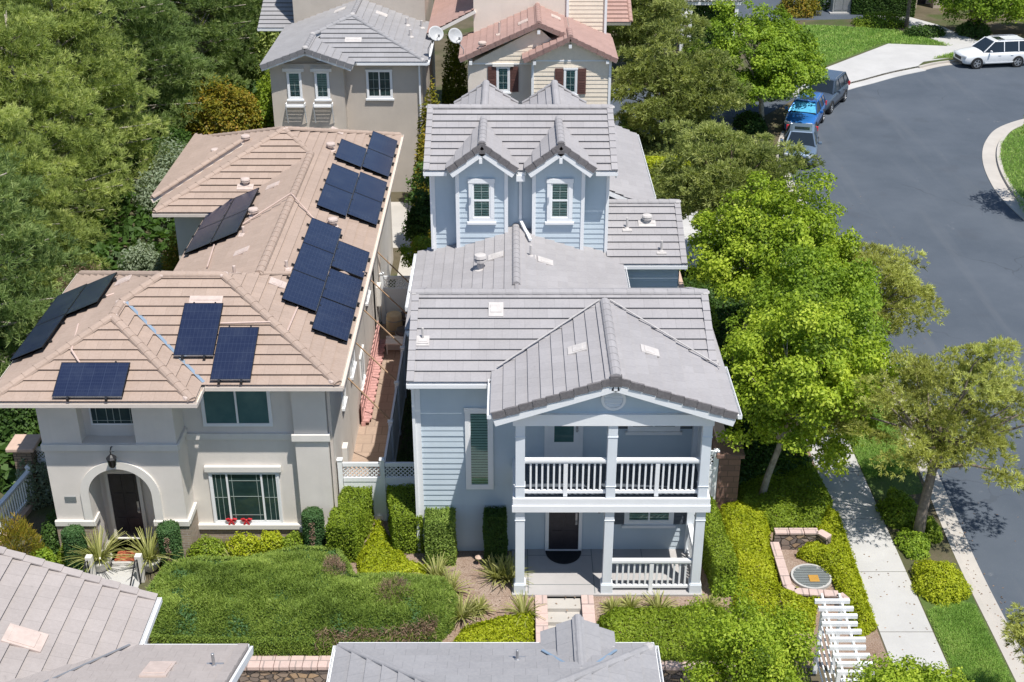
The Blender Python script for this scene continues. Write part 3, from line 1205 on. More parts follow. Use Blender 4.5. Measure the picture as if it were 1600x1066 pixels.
def hedge(name, c, size, rz, mat, label, cat='hedge', dens=1500, leaf=.07, seed=1, lumps=.05, round_top=.08, group=None, cyl=False, stem=True):
    """clipped hedge or column: dense leaf shell round a woody core; c = base centre, size = (len, width, height)"""
    rg = np.random.default_rng(seed)
    o = thing(name, c, label, cat, group)
    lx, ly, lz = size
    if cyl:
        r = lx / 2
        areas = [math.pi * 2 * r * lz, math.pi * r * r]
        n0, n1 = int(areas[0] * dens), int(areas[1] * dens * 1.3)
        a = rg.uniform(0, 2 * math.pi, n0)
        z = rg.uniform(.0, lz, n0)
        d0 = np.stack([np.cos(a), np.sin(a), np.zeros(n0)], 1)
        rr = r * (1 - .10 * np.clip((z / lz - .85) / .15, 0, 1) ** 2) - rg.uniform(0, 1, n0) ** 2 * .06
        p0 = d0 * rr[:, None]
        p0[:, 2] = z
        a = rg.uniform(0, 2 * math.pi, n1)
        q = r * np.sqrt(rg.uniform(0, 1, n1)) * .95
        p1 = np.stack([q * np.cos(a), q * np.sin(a), np.full(n1, lz) - rg.uniform(0, 1, n1) ** 2 * .06 - .05 * (q / r) ** 3], 1)
        p, nr = np.concatenate([p0, p1]), np.concatenate([d0 + [[0, 0, .25]], np.tile([[0, 0, 1.0]], (n1, 1))])
    else:
        faces = [((lx, ly), 'z'), ((lx, lz), '-y'), ((lx, lz), '+y'), ((ly, lz), '-x'), ((ly, lz), '+x')]
        ps, ns = [], []
        for (a, b), f in faces:
            n = int(a * b * dens)
            u = rg.uniform(-.5, .5, n) * a
            w = rg.uniform(-.5, .5, n) * b
            dp = rg.uniform(0, 1, n) ** 2 * .07
            one = np.ones(n)
            if f == 'z':
                e = np.minimum(lx / 2 - np.abs(u), ly / 2 - np.abs(w))
                p = np.stack([u, w, lz - dp - round_top * np.clip(1 - e / .16, 0, 1) ** 2], 1)
                nn = np.tile([[0, 0, 1.0]], (n, 1))
            elif f[1] == 'y':
                s = -1 if f[0] == '-' else 1
                p = np.stack([u, s * (ly / 2 - dp) * one, w + lz / 2], 1)
                nn = np.tile([[0, s, .3]], (n, 1))
            else:
                s = -1 if f[0] == '-' else 1
                p = np.stack([s * (lx / 2 - dp) * one, u, w + lz / 2], 1)
                nn = np.tile([[s, 0, .3]], (n, 1))
            ps.append(p)
            ns.append(nn)
        p, nr = np.concatenate(ps), np.concatenate(ns)
        bx = bumps(p[:, :2] * 1.2 + p[:, 2:3] * .9, seed, 1.6)
        p = p + unit(nr) * (bx * lumps)[:, None]
    p = p + rg.normal(0, .015, p.shape)
    tn = .5 + .13 * bumps(p[:, :2] + p[:, 2:3], seed + 3, 1.5)
    v, q, t = leaves(rg, p, nr, leaf, leaf * .55, .65, tn)
    ca, sa = math.cos(rz), math.sin(rz)
    rot = np.array([[ca, sa, 0], [-sa, ca, 0], [0, 0, 1]])
    v = v @ rot + np.array([c[0], c[1], c[2]])
    mesh_obj('foliage', (v, q, t), mat, o)
    cb = MB()
    if cyl:
        cb.lathe((c[0], c[1], c[2]), [(lx * .40, .0), (lx * .42, lz * .9), (lx * .3, lz - .09)], 12)
    else:
        U, W = V3((ca, sa, 0)), V3((-sa, ca, 0))
        cb.obox(V3(c) + Z3 * (lz * .5 - .05), U, W, Z3, lx / 2 - .1, ly / 2 - .1, lz / 2 - .06)
    cb.build('stems', 'hedge_core', o)
    return o


def shrub(name, c, r, mat, label, cat='shrub', seed=1, n=3200, leaf=.09, group=None, needle=False, stemmat='bark_brown', wid=None):
    """rounded loose bush: r = (rx, ry, rz), c = ground point"""
    rg = np.random.default_rng(seed)
    o = thing(name, c, label, cat, group)
    d = sphere_dirs(rg, n)
    d[:, 2] = np.abs(d[:, 2])
    lob = 1 + .18 * bumps(d[:, :2] * 2.2 + d[:, 2:3], seed, .9) + .07 * bumps(d[:, :2] * 6, seed + 1, .9)
    rad = lob * rg.uniform(.3, 1, n) ** .35
    p = d * rad[:, None] * np.array([r])
    tn = .5 + .17 * bumps(d[:, :2] * 2.4 + d[:, 2:3], seed + 2, 1.2)
    nr = d + np.array([[0, 0, .5]])
    p = p + np.array([[c[0], c[1], c[2]]])
    if needle:
        data = blades(rg, p, nr + rg.normal(0, .5, (n, 3)), leaf, wid or leaf * .16, tn)
    else:
        data = leaves(rg, p, nr, leaf, wid or leaf * .55, .65, tn)
    mesh_obj('foliage', data, mat, o)
    sb = MB()
    for i in range(7):
        a = rg.uniform(0, 6.28)
        e = V3((c[0] + math.cos(a) * r[0] * .6, c[1] + math.sin(a) * r[1] * .6, c[2] + r[2] * rg.uniform(.4, .8)))
        b = V3((c[0] + math.cos(a) * .05, c[1] + math.sin(a) * .05, c[2] - .03))
        sb.tube([b, b.lerp(e, .5) + Z3 * .05, e], [.025, .018, .008], 5)
    sb.build('stems', stemmat, o)
    return o


def grass_clump(name, c, r, h, mat, label, seed=1, n=110, group=None, cat='grass clump', parent=None):
    rg = np.random.default_rng(seed)
    a = rg.uniform(0, 6.28, n)
    tilt = rg.uniform(.15, 1.0, n)
    d = np.stack([np.cos(a) * tilt, np.sin(a) * tilt, np.ones(n)], 1)
    b = np.array([[c[0], c[1], c[2]]]) + np.stack([np.cos(a) * r * .15, np.sin(a) * r * .15, np.zeros(n)], 1)
    du = unit(d)
    l = h * rg.uniform(.7, 1.2, n)
    W = .032
    s = unit(np.cross(du, np.array([[0, 0, 1.0]])))
    segs = []
    for k, t in enumerate((0, .4, .75, 1.0)):
        cc = b + du * (l * t)[:, None] + np.stack([np.cos(a), np.sin(a), np.zeros(n)], 1) * (r * .55 * t * t * tilt)[:, None] - np.array([[0, 0, 1.0]]) * (h * .45 * t ** 2.2 * tilt)[:, None]
        w = W * (1 - .75 * t) * .5 + .003
        segs.append((cc - s * w, cc + s * w))
    vs, qs, ts = [], [], []
    tin = rg.normal(.5, .22, n)
    for k in range(3):
        o = len(vs) * n * 4
        vs.append(np.stack([segs[k][0], segs[k][1], segs[k + 1][1], segs[k + 1][0]], 1).reshape(-1, 3))
        qs.append(np.arange(4 * n).reshape(n, 4) + o)
        ts.append(tin + .06 * k)
    ob = mesh_obj(name, (np.concatenate(vs), np.concatenate(qs), np.concatenate(ts)), mat, parent)
    if label:
        tag(ob, label, cat, group)
    return ob
# ------------------------------------------------------------------ the setting
def structure(mb, name, mat):
    o = mb.build(name, mat)
    o['kind'] = 'structure'
    return o


def strip_poly(path, off0, off1):
    """polygon between two offsets (to the right) of an open xy path"""
    L, Rr = [], []
    for i, p in enumerate(path):
        a = V3((*path[max(i - 1, 0)], 0))
        b = V3((*path[min(i + 1, len(path) - 1)], 0))
        d = (b - a).normalized()
        n = V3((d.y, -d.x, 0))
        L.append((p[0] + n.x * off0, p[1] + n.y * off0))
        Rr.append((p[0] + n.x * off1, p[1] + n.y * off1))
    return L, Rr


def strip_sheet(mb, path, o0, o1, z, z_low=None):
    L, Rr = strip_poly(path, o0, o1)
    for i in range(len(path) - 1):
        q = [L[i], Rr[i], Rr[i + 1], L[i + 1]]
        if z_low is None:
            mb.add([(x, y, z) for x, y in q], [(0, 1, 2, 3)])
        else:
            mb.add([(x, y, z) for x, y in q] + [(x, y, z_low) for x, y in q],
                   [(0, 1, 2, 3), (7, 6, 5, 4)] + [(a, a + 4, (a + 1) % 4 + 4, (a + 1) % 4) for a in range(4)])
    return mb


def smooth_path(pts, n=6):
    out = []
    P = [V3((*p, 0)) for p in pts]
    for i in range(len(P) - 1):
        p0, p1, p2, p3 = P[max(i - 1, 0)], P[i], P[i + 1], P[min(i + 2, len(P) - 1)]
        for k in range(n):
            t = k / n
            q = .5 * ((2 * p1) + (p2 - p0) * t + (2 * p0 - 5 * p1 + 4 * p2 - p3) * t * t + (3 * p1 - p0 - 3 * p2 + p3) * t ** 3)
            out.append((q.x, q.y))
    out.append(tuple(pts[-1]))
    return out


CURB = smooth_path([(12.72, 6), (12.74, 20), (12.78, 26.3), (12.82, 30), (13.06, 34.3), (13.28, 38.1), (13.72, 45), (13.92, 51.3), (13.9, 56.6), (13.75, 60), (13.8, 63), (14.25, 66.2)])
CURB2 = smooth_path([(14.25, 66.2), (15.2, 69.6), (16.6, 73.0), (17.8, 75.4)])
APRON = smooth_path([(17.8, 75.4), (19.2, 77.6), (21.0, 79.3), (22.45, 80.4), (24.6, 82.1), (26.8, 83.5)])
CURB3 = smooth_path([(26.8, 83.5), (29.2, 84.9), (34.5, 86.0), (45, 87.2), (80, 89)])

mb = MB()
mb.box(-400, 400, -40, 700, -2.2, -1.6)
structure(mb, 'ground', 'soil')

front = [(-9.6, 28.3), (-9.6, 25.9), (-30, 25.9), (-30, 4), (7.3, 4)]
yard = [(-160, 4), (-30.1, 4), (-30.1, 25.9), (-9.6, 25.9), (-9.6, 28.3), (7.3, 28.3), (7.3, 4)] + [(12.72, 4)] + CURB + CURB2[1:] + APRON[1:] + CURB3[1:] + [(160, 92), (160, 300), (-160, 300)]
mb = MB()
mb.prism(yard, -1.62, 0.0)
structure(mb, 'yard_ground', 'soil')

mb = MB()
mb.add([(12, 2, -.13), (140, 2, -.13), (140, 95, -.13), (12, 95, -.13)], [(0, 1, 2, 3)])
structure(mb, 'street', 'asphalt')


def gz(x, y):
    """front garden falls gently to the retaining wall"""
    x, y = np.asarray(x, float), np.asarray(y, float)
    g = -.45 * np.clip((28.3 - y) / 2.1, 0, 1)
    return np.where((x > -9.6) & (x < 7.3) & (y < 28.3), g, 0.0)


mb = MB()
for x0, x1 in ((-9.6, .8), (2.1, 7.3)):
    mb.add([(x0, 28.3, 0), (x1, 28.3, 0), (x1, 26.2, -.45), (x0, 26.2, -.45), (x1, 26.0, -.45), (x0, 26.0, -.45), (x0, 28.3, -1.6), (x1, 28.3, -1.6), (x1, 26.0, -1.6), (x0, 26.0, -1.6)],
           [(3, 2, 1, 0), (5, 4, 2, 3), (9, 8, 4, 5), (6, 9, 5, 3, 0), (7, 1, 2, 4, 8)])
structure(mb, 'garden_bed', 'mulch')
# planting bed mulch on the flat parts in front of the houses
mb = MB()
mb.add([(x, y, .004) for x, y in [(-5.2, 28.3), (7.28, 28.3), (7.28, 33.6), (5.4, 33.6), (5.4, 30.3), (-2.6, 30.42), (-2.8, 32), (-5.2, 32)]], [tuple(range(8))])
structure(mb, 'mulch_bed', 'mulch')
mb = MB()
mb.add([(x, y, .004) for x, y in [(7.3, 25.4), (9.75, 25.4), (9.8, 36), (7.3, 36)]], [(0, 1, 2, 3)])
structure(mb, 'corner_bed', 'mulch')
mb = MB()
mb.add([(x, y, -1.45) for x, y in [(-30, 4), (12.6, 4), (12.6, 25.95), (-30, 25.95)]], [(0, 1, 2, 3)])
structure(mb, 'lower_path', 'concrete_warm')

# sidewalk slabs with score joints
mb = MB()
y = 6.0
while y < 60:
    x0, x1 = (9.8, 11.22)
    mb.box(x0, x1, y + .012, y + 2.6 - .012, -.1, .012)
    y += 2.6
structure(mb, 'sidewalk', 'concrete')

mb = MB()
for pth in (CURB, CURB2, CURB3):
    strip_sheet(mb, pth, 0.002, .16, .012, -.3)
structure(mb, 'curb', 'concrete_curb')
mb = MB()
for pth in (CURB, CURB2, CURB3):
    strip_sheet(mb, pth, .162, .62, -.112, -.2)
structure(mb, 'gutter_pan', 'concrete_curb')
# concrete driveway apron at the far corner
mb = MB()
strip_sheet(mb, APRON, -.2, .75, -.105, -.2)
q = [(17.4, 75.6)] + APRON + [(27.5, 84.6), (31, 86.2), (31, 88.6), (26.4, 89.4), (20.4, 82.8), (17.2, 77)]
mb.prism(q, -.15, .016)
structure(mb, 'driveway_apron', 'concrete')
mb = MB()
mb.prism([(4.5, 69), (12.5, 69.5), (17.4, 76.2), (20.2, 82.8), (17, 84), (13.5, 79), (4.5, 78)], -.1, .006)
mb.prism([(15.5, 96), (28, 97), (30, 130), (12, 130)], -.1, .006)
structure(mb, 'alley', 'asphalt')
mb = MB()
mb.prism([(12.9, 96), (15.2, 96), (15.6, 130), (11.6, 130)], -.1, .01)
structure(mb, 'alley_gutter', 'concrete')
# driveway of the blue house's garage, and rear alley between the rows
mb = MB()
mb.prism([(6.7, 50.5), (13.9, 50.2), (14.0, 57.5), (6.7, 57.2)], -.1, .018)
structure(mb, 'driveway', 'concrete')
mb = MB()
mb.prism([(-12, 52.9), (-4.9, 52.9), (-4.9, 45.2), (-2.75, 45.2), (-2.75, 58.6), (-12, 58.6)], -.1, .008)
structure(mb, 'rear_alley', 'concrete_warm')
# far path by the houses opposite
mb = MB()
mb.prism([(31, 86.3), (33.6, 87.6), (31.5, 95), (29.3, 99), (26.8, 98), (29.2, 93.5)], -.1, .012)
structure(mb, 'far_path', 'concrete')
# side patio of the tan house
mb = MB()
mb.prism([(-5.2, 32.2), (-3.85, 32.2), (-3.85, 45.2), (-5.2, 45.2)], -.1, .02)
structure(mb, 'patio', 'paver_tan')
# front walk of the tan house
mb = MB()
mb.prism([(-11.9, 28.3), (-10.45, 28.3), (-10.45, 31.0), (-11.9, 31.0)], -.1, .03)
structure(mb, 'front_walk', 'concrete')
# island in the street
ISL = smooth_path([(45, 43), (33, 44), (26.5, 48), (24.6, 54), (24.15, 58.8), (24.45, 62.2), (25.2, 65.5), (26.36, 68.4), (28.03, 70.9), (31, 73), (36, 75.0), (45, 75)])
mb = MB()
strip_sheet(mb, ISL, .72, .92, .03, -.3)
structure(mb, 'island_curb', 'concrete_curb')
mb = MB()
strip_sheet(mb, ISL, 0, .718, -.10, -.2)
structure(mb, 'island_gutter', 'concrete_curb')
L, Rr = strip_poly(ISL, 0, .922)
mb = MB()
mb.prism(Rr, -.2, .0)
structure(mb, 'island_ground', 'turf')
# turf strips
mb = MB()
mb.prism([(11.25, 6), (12.7, 6), (12.76, 28.9), (11.25, 28.9)], -.05, .008)
mb.prism([(11.25, 33), (12.9, 33.4), (13.2, 38.1), (13.6, 45), (11.25, 45)], -.05, .008)
mb.prism([(-12.9, 28.3), (-12.0, 28.3), (-12.0, 29.6), (-12.9, 29.6)], -.05, .008)
structure(mb, 'lawn_strip', 'turf')
mb = MB()
mb.prism([(17.6, 85), (20.6, 83.4), (26.2, 89.3), (31, 88.7), (28, 93.5), (23, 95), (18, 95)], -.05, .01)
mb.prism([(28.2, 85.2), (32, 86.1), (40, 87.2), (40, 88.6), (34, 88.2), (30, 86.7)], -.05, .022)
structure(mb, 'corner_lawn', 'turf')
# ------------------------------------------------------------------ the blue house
NY, PX, NX = V3((0, -1, 0)), V3((1, 0, 0)), V3((-1, 0, 0))
blue = thing('blue_house', (1.3, 30.4, 0), 'pale blue sided house with grey tile roofs and a white two level porch', 'house')


def railing(name, root, a, b, z0, z1, mid=True, mat='white_trim', gap=.148, n_w=.05):
    """balustrade between two points"""
    a, b = V3(a), V3(b)
    d = (b - a)
    L = d.length
    d.normalize()
    s = d.cross(Z3)
    mb = MB()
    c = (a + b) / 2
    mb.obox(V3((c.x, c.y, z1 - .035)), d, s, Z3, L / 2, .07, .035)
    mb.obox(V3((c.x, c.y, z1 - .10)), d, s, Z3, L / 2, .035, .03)
    mb.obox(V3((c.x, c.y, z0 + .04)), d, s, Z3, L / 2, .04, .04)
    r = mb.build(name, mat, root)
    n = int(L / gap)
    bal = MB()
    for i in range(1, n):
        p = a + d * (L * i / n)
        w = .055 if (mid and abs(i - n / 2) < .6) else n_w / 2
        if mid and abs(i - n / 2) < .6:
            if i != n // 2:
                continue
            bal.obox(V3((p.x, p.y, (z0 + z1) / 2 - .1)), d, s, Z3, w, .052, (z1 - z0) / 2 - .0)
        else:
            bal.obox(V3((p.x, p.y, (z0 + z1) / 2 - .025)), d, s, Z3, w, .022, (z1 - z0) / 2 - .1)
    bal.build('balusters', mat, r)
    return r


# walls: solid cores, then lapped siding
mb = MB()
mb.box(-2.58, 5.22, 30.46, 35.4, -.3, 5.72)
mb.box(-2.55, 3.45, 35.4, 40.2, -.3, 5.2)
mb.box(-2.55, 3.12, 40.04, 45.5, -.3, 8.3)
mb.box(3.1, 5.6, 39.58, 44.4, -.3, 5.1)
mb.box(3.1, 5.0, 44.4, 52, -.3, 5.3)
core = mb.build('wall', 'siding_blue', blue)
mb = MB()
def quad(a, b, z0, z1):
    return [(a[0], a[1], z0), (b[0], b[1], z0), (b[0], b[1], z1), (a[0], a[1], z1)]
# front block
wall_strips(mb, quad((-2.61, 30.42), (5.25, 30.42), 0.0, 5.72), NY)
wall_strips(mb, [(-2.61, 35.4, 0), (-2.61, 30.42, 0), (-2.61, 30.42, 5.78), (-2.61, 32.95, 6.86), (-2.61, 35.4, 5.82)], NX)
wall_strips(mb, [(5.25, 30.42, 0), (5.25, 35.4, 0), (5.25, 35.4, 5.82), (5.25, 32.95, 6.86), (5.25, 30.42, 5.78)], PX)
# middle
wall_strips(mb, quad((-2.58, 40.2), (-2.58, 35.4), 0, 5.1), NX)
wall_strips(mb, quad((3.48, 35.4), (3.48, 39.7), 0, 5.0), PX)
# tower
wall_strips(mb, quad((-2.58, 40.0), (3.15, 40.0), 4.6, 8.25), NY)
wall_strips(mb, [(-2.58, 45.5, 0), (-2.58, 40, 0), (-2.58, 40, 8.3), (-2.58, 42.6, 9.4), (-2.58, 45.5, 8.2)], NX)
wall_strips(mb, [(3.15, 40, 4.6), (3.15, 45.5, 4.6), (3.15, 45.5, 8.2), (3.15, 42.6, 9.4), (3.15, 40, 8.3)], PX)
# right wing
wall_strips(mb, quad((3.5, 39.55), (5.62, 39.55), 0, 5.1), NY)
wall_strips(mb, [(5.63, 39.55, 0), (5.63, 44.4, 0), (5.63, 44.4, 5.2), (5.63, 42.1, 6.1), (5.63, 39.55, 5.1)], PX)
wall_strips(mb, quad((5.03, 44.4), (5.03, 52), 0, 5.3), PX)
# dormer fronts and cheeks
for x0, x1 in ((-1.79, -.19), (.72, 2.33)):
    xm = (x0 + x1) / 2
    wall_strips(mb, [(x0, 39.55, 5.0), (x1, 39.55, 5.0), (x1, 39.55, 8.55), (xm, 39.55, 9.15), (x0, 39.55, 8.55)], NY)
    wall_strips(mb, quad((x0, 40.0), (x0, 39.55), 5.0, 8.4), NX)
    wall_strips(mb, quad((x1, 39.55), (x1, 40.0), 5.0, 8.4), PX)
# porch pediment
wall_strips(mb, [(0.06, 28.5, 5.78), (5.18, 28.5, 5.78), (5.18, 28.5, 5.9), (2.61, 28.5, 6.76), (.06, 28.5, 5.9)], NY)
mb.build('siding', 'siding_blue', core)
# solid backs of dormers and pediment
mb = MB()
for x0, x1 in ((-1.77, -.21), (.74, 2.31)):
    mb.box(x0, x1, 39.58, 40.1, 5.0, 8.4)
    mb.add([(x0, 39.58, 8.3), (x1, 39.58, 8.3), ((x0 + x1) / 2, 39.58, 9.12), (x0, 40.1, 8.3), (x1, 40.1, 8.3), ((x0 + x1) / 2, 40.1, 9.12)], [(0, 1, 2), (5, 4, 3), (0, 2, 5, 3), (1, 4, 5, 2)])
mb.add([(0.08, 28.53, 5.7), (5.16, 28.53, 5.7), (2.61, 28.53, 6.74), (0.08, 28.6, 5.7), (5.16, 28.6, 5.7), (2.61, 28.6, 6.74)], [(0, 1, 2), (5, 4, 3), (0, 3, 4, 1), (1, 4, 5, 2), (2, 5, 3, 0)])
mb.build('dormer', 'siding_blue', core)

# roofs
RZ, P1 = 7.08, .43
polys = [
    [(-2.8, 30.0, 5.81), (5.52, 30.0, 5.81), (5.52, 32.95, RZ), (-2.8, 32.95, RZ)],
    [(5.52, 35.95, 5.79), (-2.8, 35.95, 5.79), (-2.8, 32.95, RZ), (5.52, 32.95, RZ)],
]
roof = roof_planes(polys, 'roof', 'roof_grey', blue, .375)
roof_planes([
    [(-.53, 32.9, 5.93), (-.53, 28.1, 5.93), (2.61, 28.1, 6.98), (2.61, 32.9, 6.98)],
    [(5.75, 28.1, 5.93), (5.75, 32.9, 5.93), (2.61, 32.9, 6.98), (2.61, 28.1, 6.98)]], 'porch_roof', 'roof_grey', roof, .34)
roof_planes([
    [(-3.2, 40.3, 5.18), (-3.2, 34.3, 5.18), (.13, 34.3, 6.3), (.13, 40.3, 6.3)],
    [(3.72, 34.3, 5.10), (3.72, 39.3, 5.10), (3.2, 40.3, 5.275), (.13, 40.3, 6.3), (.13, 34.3, 6.3)]], 'link_roof', 'roof_grey', roof, .35)
roof_planes([
    [(-2.85, 39.80, 8.545), (3.4, 39.80, 8.545), (3.4, 42.4, 9.62), (-2.85, 42.4, 9.62)],
    [(-2.85, 39.45, 8.40), (-2.12, 39.45, 8.40), (-2.12, 39.80, 8.545), (-2.85, 39.80, 8.545)],
    [(.16, 39.45, 8.40), (.45, 39.45, 8.40), (.45, 39.80, 8.545), (.16, 39.80, 8.545)],
    [(2.73, 39.45, 8.40), (3.4, 39.45, 8.40), (3.4, 39.80, 8.545), (2.73, 39.80, 8.545)],
    [(3.4, 46.0, 8.13), (-2.85, 46.0, 8.13), (-2.85, 42.4, 9.62), (3.4, 42.4, 9.62)]], 'tower_roof', 'roof_grey', roof, .35)
dp = []
for xm in (-.96, 1.57):
    dp += [[(xm - 1.14, 40.6, 8.54), (xm - 1.14, 39.2, 8.54), (xm, 39.2, 9.38), (xm, 42.0, 9.38)],
           [(xm + 1.14, 39.2, 8.54), (xm + 1.14, 40.6, 8.54), (xm, 42.0, 9.38), (xm, 39.2, 9.38)],
           [(xm - 1.15, 46.4, 8.58), (xm - 1.15, 43.9, 8.58), (xm, 43.3, 9.34), (xm, 46.4, 9.34)],
           [(xm + 1.15, 43.9, 8.58), (xm + 1.15, 46.4, 8.58), (xm, 46.4, 9.34), (xm, 43.3, 9.34)]]
for i in range(0, 8, 2):
    roof_planes(dp[i:i + 2], 'dormer_roof', 'roof_grey', roof, .34)
roof_planes([
    [(3.2, 39.35, 5.14), (5.85, 39.35, 5.14), (5.85, 42.1, 6.3), (3.2, 42.1, 6.3)],
    [(5.85, 44.9, 5.14), (3.2, 44.9, 5.14), (3.2, 42.1, 6.3), (5.85, 42.1, 6.3)]], 'wing_roof', 'roof_grey', roof, .345)
roof_planes([
    [(5.28, 43.6, 5.40), (5.28, 52.5, 5.40), (3.16, 52.5, 6.34), (3.16, 43.6, 6.34)]], 'rear_roof', 'roof_grey', roof, .345)

cp = Multi()
ridge_caps(cp, (-2.85, 32.95, RZ + .07), (5.55, 32.95, RZ + .07))
ridge_caps(cp, (2.61, 28.12, 7.05), (2.61, 32.6, 7.05), .15)
ridge_caps(cp, (.13, 35.2, 6.36), (.13, 39.98, 6.36), .13)
ridge_caps(cp, (-2.87, 42.4, 9.69), (3.42, 42.4, 9.69))
for xm in (-.96, 1.57):
    ridge_caps(cp, (xm, 39.22, 9.45), (xm, 41.95, 9.45), .14)
    ridge_caps(cp, (xm, 46.4, 9.41), (xm, 43.1, 9.41), .14)
ridge_caps(cp, (3.3, 42.1, 6.37), (5.87, 42.1, 6.37))
cp.build('ridge_cap', 'roof_grey', roof)
cm = Multi()
for p in ((-2.78, 32.95, RZ + .1), (5.47, 32.95, RZ + .1), (2.61, 28.2, 7.08), (2.61, 32.55, 7.08), (-2.8, 42.4, 9.72), (3.36, 42.4, 9.72),
          (-.96, 39.3, 9.48), (1.57, 39.3, 9.48), (-.96, 41.85, 9.48), (1.57, 41.85, 9.48), (5.78, 42.1, 6.42), (5.5, 30.72, 6.13)):
    cm.lathe((p[0], p[1], p[2] - .06), [(.15, 0), (.13, .035), (.06, .06)], 9)
cm.build('mortar_cap', 'cap_mortar', roof)
# pale mortar lines in the porch valleys
fl = Multi()
for s in (-1, 1):
    fl.beam((2.61 + s * .15, 32.6, 7.06), (2.61 + s * 3.0, 30.35, 6.13), .045, .02)
fl.build('valley_flashing', 'cap_mortar', roof)
rk = Multi()
rd = Multi()
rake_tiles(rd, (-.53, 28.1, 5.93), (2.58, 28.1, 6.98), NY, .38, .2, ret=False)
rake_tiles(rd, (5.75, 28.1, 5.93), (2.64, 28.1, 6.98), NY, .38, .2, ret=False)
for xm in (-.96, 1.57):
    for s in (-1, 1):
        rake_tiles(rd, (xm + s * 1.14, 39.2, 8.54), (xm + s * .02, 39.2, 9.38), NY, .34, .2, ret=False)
        rake_tiles(rk, (xm + s * 1.15, 46.4, 8.58), (xm + s * .02, 46.4, 9.34), Y3, .34, .2)
for x, o in ((-2.8, NX), (5.52, PX)):
    rake_tiles(rk, (x, 30.0, 5.81), (x, 32.95, RZ), o, .375, .17)
    rake_tiles(rk, (x, 35.95, 5.79), (x, 32.95, RZ), o, .375, .17)
for x, o in ((-2.85, NX), (3.4, PX)):
    rake_tiles(rk, (x, 39.45, 8.4), (x, 42.4, 9.62), o, .35, .17)
    rake_tiles(rk, (x, 46, 8.13), (x, 42.4, 9.62), o, .35, .17)
rake_tiles(rk, (5.85, 39.35, 5.14), (5.85, 42.1, 6.3), PX, .345, .17)
rake_tiles(rk, (5.85, 44.9, 5.14), (5.85, 42.1, 6.3), PX, .345, .17)
for (x, y, z) in ((2.61, 28.13, 6.96), (-.96, 39.23, 9.36), (1.57, 39.23, 9.36), (-1.0, 46.2, 9.3), (1.56, 46.2, 9.3)):
    rk.box(x - .13, x + .13, y, y + .2, z - .16, z + .09)
rk.build('rake_tile_row', 'roof_grey', roof)
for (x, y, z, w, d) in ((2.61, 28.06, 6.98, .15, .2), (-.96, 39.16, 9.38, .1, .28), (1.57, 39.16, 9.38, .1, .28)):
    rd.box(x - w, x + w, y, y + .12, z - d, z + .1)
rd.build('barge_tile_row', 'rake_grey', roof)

# white trim: fascias, corner boards, beams
tr = Multi()
def rake_board(a, b, n, h=.17, t=.04, drop=.17):
    a, b, n = V3(a), V3(b), V3(n)
    d = (b - a).normalized()
    up = d.cross(n)
    if up.z < 0:
        up = -up
    tr.obox((a + b) / 2 - up * (drop + h / 2) - n * .01, d, n, up, (b - a).length / 2, t / 2, h / 2)
rake_board((-.53, 28.1, 5.93), (2.61, 28.1, 6.98), NY)
rake_board((5.75, 28.1, 5.93), (2.61, 28.1, 6.98), NY)
for xm in (-.96, 1.57):
    for s in (-1, 1):
        rake_board((xm + s * 1.14, 39.2, 8.54), (xm, 39.2, 9.38), NY, .14)
for x, o in ((-2.8, NX), (5.52, PX)):
    rake_board((x, 30.0, 5.81), (x, 32.95, RZ), o, .14, drop=.14)
for x, o in ((-2.85, NX), (3.4, PX)):
    rake_board((x, 39.45, 8.4), (x, 42.4, 9.62), o, .14, drop=.14)
rake_board((5.85, 39.35, 5.14), (5.85, 42.1, 6.3), PX, .14, drop=.14)
for (x, y, z) in ((2.61, 28.08, 6.98), (-1.0, 38.88, 9.2), (1.56, 38.88, 9.2)):
    tr.box(x - .05, x + .05, y + .005, y + .04, z - .33, z - .15)
tr.build('fascia', 'white_trim', roof)
tr = Multi()
for x in (-2.62, 5.26):
    tr.box(x - .045, x + .045 + (.06 if x < 0 else 0), 30.36, 30.48, 0, 5.66)
tr.box(-2.645, -2.6, 30.48, 30.58, 0, 5.66)
for x0, x1 in ((-1.79, -.19), (.72, 2.33)):
    for x in (x0, x1):
        tr.box(x - .06, x + .06, 39.50, 39.62, 5.2, 8.5)
for x in (-2.6, 3.17):
    tr.box(x - .05, x + .05, 39.93, 40.05, 4.9, 8.22)
for x in (3.55, 5.62):
    tr.box(x - .05, x + .05, 39.66, 39.78, 0, 5.0)
tr.build('corner_board', 'white_trim', core)
# gutters and downspouts
gt = Multi()
gutter(gt, (-2.82, 30.0, 5.80), (-.56, 30.0, 5.80), NY)
gutter(gt, (-.53, 28.1, 5.92), (-.53, 30.0, 5.92), NX)
gutter(gt, (5.75, 28.1, 5.92), (5.75, 30.7, 5.92), PX)
gutter(gt, (-2.87, 39.45, 8.39), (-2.12, 39.45, 8.39), NY)
gutter(gt, (.2, 39.45, 8.39), (.41, 39.45, 8.39), NY)
gutter(gt, (2.73, 39.45, 8.39), (3.42, 39.45, 8.39), NY)
gutter(gt, (-3.2, 36.0, 5.17), (-3.2, 40.2, 5.17), NX, .14, .14)
gutter(gt, (3.72, 36.0, 5.09), (3.72, 39.3, 5.09), PX)
gutter(gt, (3.74, 39.35, 5.13), (5.87, 39.35, 5.13), NY)
gutter(gt, (5.28, 45.0, 5.39), (5.28, 52.5, 5.39), PX)
gt.build('gutter', 'white_trim', roof)
ds = Multi()
ds.beam((.28, 39.93, 8.25), (.28, 39.93, 6.5), .09, .07, Y3)
ds.box(.14, .42, 39.3, 39.6, 8.12, 8.32)
ds.beam((.28, 39.55, 8.15), (.28, 39.93, 8.0), .09, .07)
ds.beam((.28, 39.93, 6.52), (.48, 39.3, 6.34), .09, .07)
